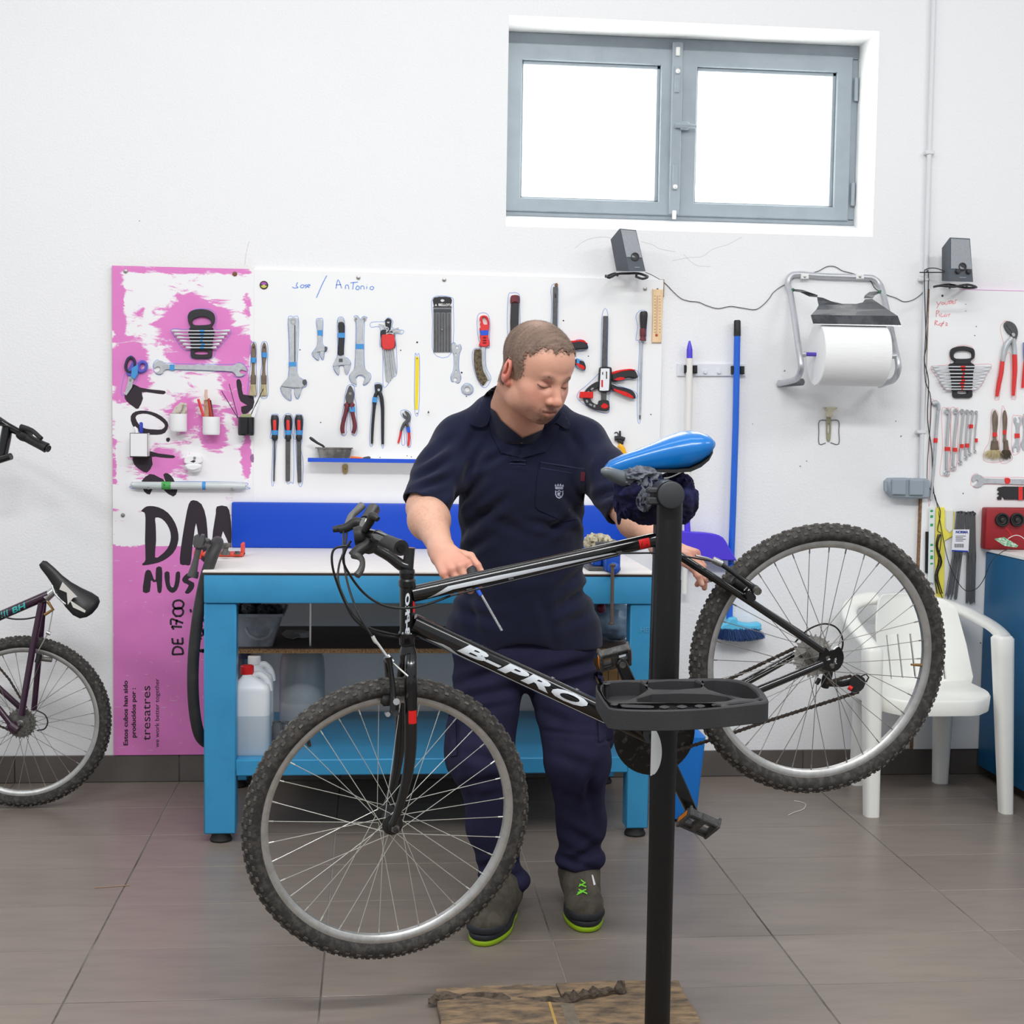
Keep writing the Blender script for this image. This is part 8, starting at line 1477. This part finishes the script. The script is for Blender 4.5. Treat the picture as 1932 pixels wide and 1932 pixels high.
# ---------------------------------------------------------------- arms and hands
def finger(g, base, d, pn, lens, rads, curls, k=.0035):
    p = np.array(base, float); ang = 0
    for L_, r0, r1, c in zip(lens, rads[:-1], rads[1:], curls):
        ang += math.radians(c); dd = d*math.cos(ang)+pn*math.sin(ang); e = p+dd*L_; g.cone(p, e, r0, r1, k); g.ell(p, (r0*1.06,)*3, k); p = e
    return p, dd
def hand(g, wr_, kn, pn, side, curls, thumb, spread=.018, sc=1.0):
    """wrist, knuckle centre, palm normal, thumb side"""
    d = kn-wr_; d = d/np.linalg.norm(d); pn = pn-d*(pn @ d); pn /= np.linalg.norm(pn); s_ = side*np.cross(d, pn); tips = []
    g.cone(wr_-d*.02, wr_+d*.012, .026, .029, .02, sq=(pn, 1.25))
    for i in range(4):
        o = (1.5-i); b = kn+s_*o*.0205*sc-d*.004*abs(i-1)*(1 if i != 0 else .6)+pn*(.002*abs(o)**2); g.cone(wr_+d*.012+s_*o*.012, b, .0155*sc, .0115*sc, .011, sq=(pn, 1.0))
    for i in range(4):
        o = (1.5-i); b = kn+s_*o*.0205*sc-d*.004*abs(i-1)*(1 if i != 0 else .6)+pn*(.002*abs(o)**2); L_ = [(.044, .026, .022), (.048, .030, .023), (.045, .028, .022), (.036, .021, .020)][i]; r = [(.0102, .0093, .0083, .0070), (.0105, .0095, .0085, .0072), (.0100, .0090, .0080, .0068), (.0088, .0080, .0072, .0062)][i]
        dd = d+s_*(o*spread*2); dd /= np.linalg.norm(dd); t_, td = finger(g, b, dd, pn, [x*sc for x in L_], [x*sc for x in r], curls[i]); tips.append((t_, td))
    tb_ = wr_+d*.02+s_*.022+pn*.008; td = s_*thumb[0]+d*thumb[1]+pn*thumb[2]; td /= np.linalg.norm(td); g.cone(wr_+d*.01+s_*.008, tb_+td*.022, .016, .0135, .010)
    bend = d*.75+pn*thumb[3]+s_*thumb[4]; bend /= np.linalg.norm(bend); p1 = tb_+td*.040; p2 = p1+bend*.030; bd2 = bend+pn*.35; bd2 /= np.linalg.norm(bd2); p3 = p2+bd2*.024; g.cone(tb_+td*.018, p1, .0135, .0115, .006); g.cone(p1, p2, .0112, .0100, .004); g.cone(p2, p3, .0102, .0078, .004)
    return tips, (p3, bd2), d, pn, s_
def armset(sh, el, wr_, kn, pn, side, curls, thumb, spread, nailcol, bulge):
    global sk
    lo = np.minimum(np.minimum(sh, el), np.minimum(wr_, kn))-.12; hi = np.maximum(np.maximum(sh, el), np.maximum(wr_, kn))+.12
    g = SDF(lo, hi, .0026); g.cone(sh, el, .056, .047, 0); e2 = el+(wr_-el)*.28; g.cone(el, e2, .047, .049, .02); g.ell(e2+bulge, (.048,)*3, .03); g.cone(e2, wr_, .047, .027, .02, sq=None)
    dw = (wr_-el)/np.linalg.norm(wr_-el); g.cone(wr_-dw*.03, wr_, .029, .027, .015)
    tips, th, d, pn, s_ = hand(g, wr_, kn, pn, side, curls, thumb, spread); v, f = g.mesh(); v = smoothv(v, f, 1, .35)
    n1 = fbm(v, (40, 40, 40)); n2 = fbm(v, (170, 170, 170), 1.7); c = np.tile(np.array(rgb(218, 170, 146)[:3]), (len(v), 1)); t = np.clip(((v-wr_) @ d+.03)/.10, 0, 1)[:, None]; c = c*(1-t*.55)+np.array(rgb(212, 144, 124)[:3])*t*.55; ar = np.clip((.0-((v-wr_) @ d))/.1, 0, 1)*np.clip(n2*2.2+.1, 0, 1)*.22; c = c*(1-ar[:, None])+np.array(rgb(160, 124, 100)[:3])*ar[:, None]; c *= (1+.06*n1)[:, None]
    for i in range(4):
        o = (1.5-i); kb = kn+s_*o*.0205; w_ = (G_(np.linalg.norm(v-kb, axis=1), .011)*.45)[:, None]; c = c*(1-w_)+np.array(rgb(206, 124, 106)[:3])*w_
    for (tp, td_) in tips+[th]:
        nn = -pn if td_ @ pn < .75 else -(pn-td_*(pn @ td_)); nn = nn-td_*(nn @ td_); nn /= np.linalg.norm(nn); a = v-(tp-td_*.001); m = (np.exp(-((a @ td_)/.007)**4)*np.exp(-((a @ np.cross(nn, td_))/.006)**4)*np.clip((a @ nn-.003)/.002, 0, 1)*(np.linalg.norm(a, axis=1) < .014))[:, None]; c = c*(1-m*.7)+np.array(rgb(232, 196, 184)[:3])*m*.7
    parts_v.append(v); parts_f.append(f); parts_c.append(c)
shR, elR, wrR, knR = Pw(856, 838, -1.49), Pw(802, 958, -1.58), Pw(836, 1044, -1.84), Pw(860, 1072, -1.925)
armset(shR, elR, wrR, knR, A3(.10, .75, -.45), 1, [(42, 62, 36), (50, 68, 42), (52, 72, 44), (52, 70, 44)], (.75, .55, .25, .55, .1), .012, None, A3(-.006, 0, .0))
shL, elL, wrL, knL = Pw(1106, 842, -1.49), Pw(1182, 955, -1.64), Pw(1258, 1036, -1.86), Pw(1301, 1048, -1.925)
armset(shL, elL, wrL, knL, A3(-.1, .5, -.85), -1, [(12, 28, 22), (22, 42, 28), (44, 52, 34), (54, 60, 38)], (.65, .6, .45, .65, .35), .014, None, A3(0, 0, -.006))
# hidden torso joins head and arms into one body
g = SDF(Pw(800, 1300, -1.3)-A3(.05, .35, .1), Pw(1160, 720, -1.3)+A3(.08, .2, .05), .009)
g.cone(NB+A3(0, .01, -.0), Pw(982, 900, -1.44), .050, .09, .05); g.cone(shR, shL, .055, .055, .05); g.ell(Pw(982, 930, -1.43), (.14, .08, .16), .05); g.cone(Pw(985, 1060, -1.38), Pw(988, 1150, -1.35), .12, .11, .06); g.cone(shR, shR+(elR-shR)*.5, .05, .05, .02); g.cone(shL, shL+(elL-shL)*.5, .05, .05, .02)
v, f = g.mesh(); parts_v.append(v); parts_f.append(f); parts_c.append(np.tile(np.array(rgb(214, 162, 138)[:3]), (len(v), 1)))
# upper chest seen in the open collar
g = SDF(NB-A3(.10, .10, .12), NB+A3(.10, .10, .05), .003); g.cone(NB+A3(0, 0, .02), NB+A3(.006, .022, -.07), .058, .046, .02); v, f = g.mesh(); parts_v.append(v); parts_f.append(f); c = np.tile(np.array(rgb(214, 160, 138)[:3]), (len(v), 1)); parts_c.append(c)
off = np.cumsum([0]+[len(v) for v in parts_v[:-1]])
body = pmesh('body', np.concatenate(parts_v), np.concatenate([f+o for f, o in zip(parts_f, off)]), m_skin, per, np.concatenate(parts_c), 'head, arms and hands with light skin')
# ---- hair: cropped shell with short strands
N_ = normals(hv, hF); msk = hmk > .5; fsel = hF[msk[hF].all(1)]; used = np.unique(fsel); rem = np.full(len(hv), -1); rem[used] = np.arange(len(used))
lift = (.0006+.0030*np.clip((hu_+.02)/.06, .1, 1))*np.clip(hmk*2-1, 0, 1)*(1+.35*nz2); sv = hv[used]+N_[used]*lift[used][:, None]; b = MB(); b.v = [tuple(x) for x in sv]; b.f = [tuple(rem[x]) for x in fsel]
cc_ = np.tile(np.array(rgb(122, 102, 90)[:3]), (len(sv), 1)); nl = fbm(hv[used] @ HM, (30, 160, 30), 5)[:, None]; cc_ = cc_*(1+.35*nl)+.0; crown = (G_(np.hypot(hl_[used]+.02, (hf_[used]+.02)*.7), .022)*(hu_[used] > .09))[:, None]; cc_ = cc_*(1-crown*.45)+np.array(rgb(206, 176, 162)[:3])*crown*.45
mk_ = np.clip((hmk[used]-.5)*2.2, 0, 1)[:, None]; cc_ = cc_*mk_+sk[used]*(1-mk_)
sidef = np.clip((.03-hu_[used])/.05, 0, 1)[:, None]*.5; cc_ = cc_*(1-sidef)+np.array(rgb(176, 138, 118)[:3])*sidef
b.c = cc_; m_hair = mat('cropped_hair', (108, 90, 80), .75, attr='col', bump=.5, bs=900, spec=.3); hair = part('hair', b, m_hair, per, 180)
rs2 = np.random.RandomState(3); pick = rs2.choice(used, 9000); b = MB(); fl_d = (hf*.9+hl*.15)
P0 = hv[pick]+N_[pick]*.0005; dr_ = N_[pick]*.7+fl_d*.45+rs2.normal(0, .22, (len(pick), 3)); dr_ /= np.linalg.norm(dr_, axis=1)[:, None]; ln = (.003+.0045*np.clip((hu_[pick]+.01)/.06, 0, 1))[:, None]*rs2.uniform(.7, 1.2, (len(pick), 1)); sd_ = np.cross(dr_, rs2.normal(0, 1, (len(pick), 3))); sd_ /= np.linalg.norm(sd_, axis=1)[:, None]
vv_ = np.stack([P0+sd_*.00028, P0-sd_*.00028, P0+dr_*ln], 1).reshape(-1, 3); b.v = [tuple(x) for x in vv_]; b.f = [(3*i, 3*i+1, 3*i+2) for i in range(len(pick))]; part('hair_strands', b, mat('hair_strand', (116, 96, 84), .7), hair, 0, kind='stuff')
# ---------------------------------------------------------------- polo shirt
m_polo = mat('navy_polo_cotton', (27, 31, 54), .92, var=.25, vs=26, vcol=(22, 25, 44), bump=.35, bs=700, sheen=.12, spec=.2)
g = SDF(Pw(770, 1240, -1.3)-A3(.06, .40, .02), Pw(1200, 715, -1.3)+A3(.06, .22, .04), .0042)
g.ell(Pw(983, 885, -1.48), (.180, .124, .150), 0); g.ell(Pw(984, 965, -1.435), (.178, .130, .16), .05); g.ell(Pw(985, 1065, -1.40), (.176, .142, .16), .06); g.ell(Pw(987, 1160, -1.37), (.194, .146, .13), .06); g.cone(Pw(900, 1190, -1.37), Pw(1074, 1190, -1.37), .086, .086, .05); g.cone(Pw(900, 1240, -1.37), Pw(1074, 1235, -1.37), .088, .088, .05)
g.cone(Pw(918, 790, -1.51), Pw(872, 822, -1.49), .050, .058, .04); g.cone(Pw(1050, 800, -1.51), Pw(1094, 830, -1.49), .052, .058, .04); g.cone(Pw(938, 778, -1.535), Pw(1030, 790, -1.54), .052, .052, .04)
sR = shR+(elR-shR)*.93; g.cone(shR+A3(.004, 0, -.004), shR+(elR-shR)*.5, .066, .066, .04); g.cone(shR+(elR-shR)*.5, shR+(elR-shR)*1.06, .070, .066, .03)
sL = shL+(elL-shL)*1.0; g.cone(shL+A3(-.004, 0, -.0), shL+(elL-shL)*.5, .066, .066, .04); g.cone(shL+(elL-shL)*.5, shL+(elL-shL)*1.12, .068, .064, .03)
# open the sleeves, neck and hem
for sh, el, k_, r_ in ((shR, elR, .98, .060), (shL, elL, 1.04, .058)):
    d = (el-sh)/np.linalg.norm(el-sh); P = np.stack(np.meshgrid(*g.ax, indexing='ij'), -1); t = (P-sh) @ d; L_ = np.linalg.norm(el-sh); rad = np.linalg.norm(P-sh-t[..., None]*d, axis=-1); zone = (t > L_*.55) & (rad < .13) & (np.abs(P[..., 0]-np.array(sh)[0]) < .25)
    side_ok = P[..., 0] < Pw(850, 900, -1.5)[0] if sh is shR else P[..., 0] > Pw(1118, 900, -1.5)[0]
    g.f = np.where(zone & side_ok, np.maximum(g.f, (t-L_*k_)), g.f).astype('f'); g.cone(sh+(el-sh)*.72, sh+(el-sh)*1.3, r_, r_+.002, .002, True)
g.plane(Pw(987, 1218, -1.37), A3(0, 0, -1.)); g.cone(NB+A3(.0, -.02, .09), NB+A3(.0, .012, .042), .064, .050, .008, True); g.cone(Pw(966, 768, -1.60), Pw(985, 820, -1.62), .036, .005, .004, True); g.cone(Pw(984, 1195, -1.37), Pw(984, 1260, -1.37), .12, .14, .01, True)
pv, pF = g.mesh(); pv = smoothv(pv, pF, 2, .5); N_ = normals(pv, pF)
fo = [(830, 985, 905, 905, 9, .010), (862, 1010, 950, 945, 9, .008), (860, 940, 905, 850, 8, .007), (868, 1050, 930, 1010, 8, .005), (905, 880, 960, 850, 7, .004), (1030, 1010, 1090, 965, 8, .007), (1000, 985, 1075, 1000, 8, .005), (1105, 985, 1060, 930, 8, .007), (985, 840, 975, 870, 5, .005), (962, 872, 990, 875, 4, .003),
      (790, 880, 850, 830, 8, .006), (782, 905, 845, 870, 8, .008), (778, 925, 840, 905, 7, .006), (1128, 900, 1150, 850, 8, .006), (1125, 940, 1165, 925, 8, .008), (845, 1100, 920, 1140, 10, .006), (860, 1150, 940, 1170, 10, .005), (1120, 1060, 1060, 1110, 9, .007), (1122, 1100, 1050, 1150, 10, .007), (1126, 1150, 1060, 1180, 9, .005), (880, 1120, 900, 1200, 9, .005), (1020, 1120, 1040, 1200, 10, .003), (930, 1080, 1040, 1085, 12, .004), (860, 905, 868, 1010, 8, .006), (1108, 905, 1103, 985, 8, .006), (900, 810, 880, 850, 9, .004), (1075, 815, 1095, 850, 9, .004), (900, 965, 1000, 1010, 10, .003)]
pv = folds(pv, N_, [q_[:5]+(q_[5]*1.4,) for q_ in fo]); pv = pv+N_*(.0022*fbm(pv, (9, 9, 14), 2.2)+.001*fbm(pv, (30, 30, 30), 4.4))[:, None]
polo = pmesh('polo_shirt', pv, pF, m_polo, per); bvh = BVHTree.FromPolygons([Vector(v) for v in pv], [tuple(f) for f in pF.tolist()])
def drape(name, polys, m, parent, off_=.003, th=.003, step=5, bv=None, fall=None, sm=50, label=None):
    bv = bv or bvh; b = MB()
    for poly in polys:
        bm_ = bmesh.new(); vs = [bm_.verts.new((p[0], p[1], 0)) for p in poly]
        for t in tessellate_polygon([[Vector((p[0], p[1], 0)) for p in poly]]): bm_.faces.new([vs[i] for i in t])
        for ax in (0, 1):
            a = min(p[ax] for p in poly); e = max(p[ax] for p in poly); x = a+step
            while x < e: bmesh.ops.bisect_plane(bm_, geom=bm_.verts[:]+bm_.edges[:]+bm_.faces[:], plane_co=(x if ax == 0 else 0, x if ax == 1 else 0, 0), plane_no=(1-ax, ax, 0)); x += step
        if th > .0015: 
            r_ = bmesh.ops.extrude_face_region(bm_, geom=bm_.faces[:]); top = {g_ for g_ in r_['geom'] if isinstance(g_, bmesh.types.BMVert)}
        else: top = set(bm_.verts)
        lastd = 3.6
        for v in bm_.verts:
            d = ray(v.co.x, v.co.y).normalized(); loc, nn, ii, di = bv.ray_cast(CAM, d)
            if loc is None or (fall and di > fall): di = lastd
            lastd = di; v.co = CAM+d*(di-(off_+th if v in top else off_))
        b.bm(bm_)
    return part(name, b, m, parent, sm, label)
m_pst = mat('navy_stitch', (46, 50, 80), .9)
drape('collar', [cr([(948,724),(928,732),(912,748),(900,775),(887,797),(896,804),(908,806),(920,800),(926,782),(930,765),(938,748),(950,736)], 3, True)], m_polo, polo, .006, .005, 5, fall=3.95)
drape('collar', [cr([(1060,776),(1070,788),(1077,806),(1068,809),(1056,802),(1048,798),(1040,806),(1026,812),(1043,800),(1054,788)], 3, True)], m_polo, polo, .006, .005, 5, fall=3.80)
_nv = np.concatenate([pv, hv, parts_v[-1]]); _nf = np.concatenate([pF, hF+len(pv), parts_f[-1]+len(pv)+len(hv)]); bvn = BVHTree.FromPolygons([Vector(v) for v in _nv], [tuple(f) for f in _nf.tolist()])
drape('collar_stand', [[(926,770),(934,776),(944,792),(962,808),(986,827),(1004,820),(1030,808),(1046,799),(1056,803),(1050,826),(1030,852),(985,864),(945,854),(928,820),(922,795)]], m_polo, polo, .0035, .0035, 4, bvn, 3.80)
drape('placket', [[(974,842),(998,840),(992,856),(988,868),(966,870),(965,858)]], m_polo, polo, .001, .003, 4, fall=3.80)
drape('shirt_pocket', [[(1020,872),(1060,882),(1103,884),(1104,930),(1098,978),(1065,984),(1015,962),(1010,955),(1014,900)]], m_polo, polo, .0006, .0025, 6)
drape('pocket_stitch', [[(1020,871),(1103,884),(1103,886),(1020,873)], [(1020,882),(1080,892),(1080,893.5),(1020,883.5)], [(962,867),(992,868),(992,870),(962,869)], [(962,874),(992,875),(992,876.5),(962,875.5)]], m_pst, polo, .0036, .0004, 6)
drape('pocket_tab', [[(1096,890),(1104,891),(1103,908),(1095,908)]], mat('dark_red_tab', (92, 30, 46), .8), polo, .0036, .0008, 5)
m_em = mat('pale_embroidery', (178, 184, 210), .8)
def ringp(cx, cy, pts, k): return [(cx+(x-cx)*k, cy+(y-cy)*k) for x, y in pts]
shd = [(1047.5,925),(1051,927),(1055,924.5),(1059,927),(1063,925),(1063,933),(1060,938.5),(1055,941),(1050,938.5),(1047.5,933)]
inn = ringp(1055, 932, shd, .72); cren = []
for i in range(len(shd)): j = (i+1) % len(shd); cren.append([shd[i], shd[j], inn[j], inn[i]])
drape('crest_embroidery', cren+[[(1047,918),(1063,918.5),(1062,923.5),(1048,923)], [(1046.5,917),(1048,913),(1050.5,917.5)], [(1050.5,917),(1053,912),(1055,917)], [(1055,917),(1057.5,912),(1060,917.5)], [(1059.5,917.5),(1062.5,913.5),(1063.8,918)], [(1052,929),(1058,929),(1056,934),(1053,936),(1051.5,933)], [(1054,936),(1057,934),(1058,937.5)]], m_em, polo, .0036, .0006, 4, sm=0)
drape('undershirt_edge', [cr([(925,770),(930,752),(937,742),(940,746),(933,760),(930,775),(928,790),(924,786)], 2, True)], mat('lilac_undershirt', (150, 150, 204), .9), polo, .002, .002, 4, fall=3.80)
drape('neck_label', [[(924,776),(929,778),(932,790),(926,790)]], mat('pale_pink_label', (232, 212, 214), .8), polo, .004, .001, 4, fall=3.80)
# ---------------------------------------------------------------- trousers
m_tr = mat('navy_work_trousers', (37, 36, 62), .9, var=.35, vs=14, vcol=(30, 29, 50), bump=.3, bs=600, spec=.25)
g = SDF(Pw(830, 1730, -1.3)-A3(.06, .42, .02), Pw(1165, 1190, -1.3)+A3(.07, .25, .05), .0045)
hipR, knR2, shR2, cuR = Pw(920, 1285, -1.36), Pw(914, 1435, -1.46), Pw(930, 1560, -1.45), Pw(948, 1672, -1.46)
hipL, knL2, shL2, cuL = Pw(1062, 1290, -1.36), Pw(1086, 1435, -1.48), Pw(1097, 1550, -1.43), Pw(1092, 1640, -1.42)
g.ell(Pw(988, 1225, -1.36), (.186, .128, .12), 0); g.cone(Pw(920, 1215, -1.36), Pw(1058, 1215, -1.36), .10, .10, .04)
for (h, k_, s2, c_, sx) in ((hipR, knR2, shR2, cuR, -1), (hipL, knL2, shL2, cuL, 1)):
    g.cone(h, k_, .100, .080, .025); g.cone(k_, s2, .080, .066, .03); g.cone(s2, c_, .066, .058, .03); g.ell(k_+A3(sx*.012, -.012, .01), (.082, .078, .09), .03)
g.ell(cuL+A3(.0, -.008, .035), (.072, .07, .034), .015); g.ell(cuR+A3(.012, -.008, .02), (.066, .07, .035), .015); g.ell(Pw(1143, 1372, -1.42), (.026, .05, .075), .02); g.ell(Pw(855, 1400, -1.40), (.026, .05, .09), .02)
for c_ in (cuR, cuL): g.cone(c_-A3(0, 0, .01), c_-A3(0, 0, .12), .050, .05, .006, True); 
g.plane(cuL-A3(0, 0, .045), A3(0, 0, -1.)); tv, tF = g.mesh(); tv = smoothv(tv, tF, 2, .5); N_ = normals(tv, tF)
fo = [(850, 1295, 960, 1260, 9, .007), (865, 1320, 975, 1300, 9, .007), (870, 1345, 960, 1330, 8, .005), (1130, 1245, 1030, 1270, 9, .007), (1135, 1275, 1040, 1310, 9, .008), (1010, 1300, 1080, 1290, 8, .006), (1015, 1340, 1090, 1372, 9, .006), (1030, 1380, 1128, 1388, 5, .005), (1040, 1420, 1120, 1450, 10, .005), (1135, 1440, 1105, 1510, 9, .010), (1112, 1470, 1118, 1540, 8, .007), (1060, 1560, 1130, 1600, 9, .006), (1140, 1590, 1075, 1630, 8, .009), (1050, 1615, 1120, 1640, 7, .008), (1060, 1645, 1110, 1655, 6, .005), (890, 1640, 975, 1625, 8, .007), (893, 1665, 975, 1655, 7, .008), (880, 1460, 905, 1600, 12, .006), (870, 1420, 960, 1440, 10, .005), (880, 1480, 950, 1470, 8, .005), (1128, 1340, 1130, 1400, 4, .005), (1128, 1400, 1150, 1396, 4, .004), (860, 1330, 862, 1460, 5, .005)]
tv = folds(tv, N_, fo); tv = tv+N_*(.004*fbm(tv, (7, 7, 9), 7.7)+.0014*fbm(tv, (26, 26, 26), 1.4))[:, None]; trs = pmesh('trousers', tv, tF, m_tr, per); bvt = BVHTree.FromPolygons([Vector(v) for v in tv], [tuple(f) for f in tF.tolist()])
drape('pocket_flap', [[(1127,1334),(1148,1336),(1152,1394),(1130,1400)]], m_tr, trs, .001, .004, 6, bvt, 4.4); drape('pocket_flap', [[(1122,1270),(1134,1262),(1142,1290),(1136,1300)], ], m_tr, trs, .001, .004, 6, bvt, 4.4); drape('pocket_flap', [[(846,1330),(858,1336),(862,1425),(850,1428)]], m_tr, trs, .001, .004, 6, bvt, 4.4)
# ---------------------------------------------------------------- boots
m_boot = mat('grey_suede_boot', (84, 78, 68), .85, var=.7, vs=26, vcol=(58, 54, 46), bump=.35, bs=300); m_sole = mat('lime_sole', (150, 186, 22), .5); m_guard = mat('black_toe_guard', (38, 40, 46), .6, var=.4, vs=60); m_lace = mat('lime_lace', (120, 214, 60), .6)
def boot(toe, heel, cuff, lab):
    toe = np.array([toe[0], toe[1], 0]); heel = np.array([heel[0], heel[1], 0]); d = toe-heel; L_ = np.linalg.norm(d); d /= L_; s_ = np.cross(d, A3(0, 0, 1)); M = np.stack([s_, d, A3(0, 0, 1)], 1); e = epart('boot', per, lab)
    B_ = lambda s0, d0, z0: toe-d*d0+s_*s0+A3(0, 0, z0)
    lo = np.minimum(toe, heel)-.09; hi = np.maximum(np.maximum(toe, heel), cuff)+.09; lo[2] = 0
    def foot(g, gr, zt):
        g.ell(B_(0, .062, .045), (.051+gr, .062+gr, zt), 0, M); g.ell(B_(0, .12, .05), (.048+gr, .08, zt), .02, M); g.ell(B_(0, L_-.055, .05), (.040+gr, .055+gr, zt), .03, M)
    g = SDF(lo, hi, .003); foot(g, 0, .040); g.cone(B_(0, .10, .060), B_(0, .20, .095), .040, .044, .03); an = np.array(cuff); g.cone(B_(0, L_-.085, .06), an, .050, .052, .03); g.cone(B_(0, .16, .08), an, .042, .050, .03)
    g.plane((0, 0, .026), (0, 0, -1.)); v, f = g.mesh(); v = smoothv(v, f, 1, .4); n_ = normals(v, f); v = v+n_*(.0016*fbm(v, (30, 30, 40), 3.))[:, None]; pmesh('boot_upper', v, f, m_boot, e); bvb = BVHTree.FromPolygons([Vector(x) for x in v], [tuple(x) for x in f.tolist()])
    def slab(nm, z0, z1, gr, m, k0=0, k1=1):
        rings = []
        for z, q_ in ((z0, gr-.003), (z0+.002, gr), (z1-.002, gr), (z1, gr-.002)):
            r_ = []
            for k in range(48):
                a = 2*math.pi*k/48; c_, s1 = math.cos(a), math.sin(a); t = (1-s1)/2  # 0 toe, 1 heel
                w_ = (.050+.004*math.sin(t*3.14)) * (1-.22*max(0, t-.5)*2) * (1-.16*math.exp(-((t-.6)/.14)**2)) + q_; r_.append(Vector(heel+d*(L_/2+(L_/2+q_)*math.copysign(abs(s1)**.85, s1))+s_*w_*math.copysign(abs(c_)**.8, c_)+A3(0, 0, z)))
            rings.append(r_)
        b = MB(); b.loft(rings); part(nm, b, m, e, 60)
    slab('sole', .001, .015, .003, m_sole); slab('welt', .015, .030, .003, m_guard)
    g = SDF(lo, hi, .003); g.ell(B_(0, .062, .040), (.0545, .065, .034), 0, M); g.plane((0, 0, .030), (0, 0, -1.)); g.plane(B_(0, .058, 0), -d); g.plane((0, 0, .052), A3(0, 0, 1.)); v, f = g.mesh(); pmesh('toe_guard', v, f, m_guard, e, None, None, 60)
    return e, bvb
eR, bvR = boot((.292, -1.715), (.392, -1.432), cuR-A3(0, 0, .0), 'worn grey work boot with lime green sole'); eL, bvL = boot((.587, -1.632), (.603, -1.335), cuL-A3(0, 0, .0), 'worn grey work boot with lime green sole and laces')
lac = []
for (x0, y0, x1, y1) in ((1090,1684,1106,1678),(1092,1678,1108,1686),(1092,1672,1105,1665),(1093,1668,1106,1673),(1088,1688,1100,1682),(1096,1660,1104,1666)): lac.append([(x0, y0-1.3), (x1, y1-1.3), (x1, y1+1.3), (x0, y0+1.3)])
drape('laces', lac, m_lace, eL, .001, .003, 4, bvL, 4.4); drape('reflective_strip', [[(1116,1650),(1119,1651),(1124,1669),(1120,1670)]], m_wpl, eL, .001, .002, 5, bvL, 4.4)
# ---------------------------------------------------------------- screwdriver in his right hand
P0, P1, P2 = Pw(889, 1074, -1.925), Pw(897, 1106, -1.955), Pw(947, 1190, -1.99); d = (P2-P1)/np.linalg.norm(P2-P1)
sw = root('screwdriver', 'screwdriver with a dark handle and blue tape held in the man\'s right hand', 'screwdriver', tuple(P2)); b = MB(); b.tube([Vector(P0-d*.006), Vector(P0), Vector(P0+(P1-P0)*.4), Vector(P0+(P1-P0)*.75)], [.009, .013, .014, .011], 14); part('handle', b, m_bh, sw)
b = MB(); b.tube([Vector(P0+(P1-P0)*.72), Vector(P0+(P1-P0)*.85)], .012, 14); part('handle_collar', b, m_mh, sw); b = MB(); b.tube([Vector(P0+(P1-P0)*.8), Vector(P2)], .0032, 10); part('shaft', b, m_chrome, sw); b = MB(); b.tube([Vector(P1+d*.003), Vector(P1+d*.026)], .0048, 10); part('tape', b, mat('dark_blue_tape', (40, 90, 210), .6), sw)
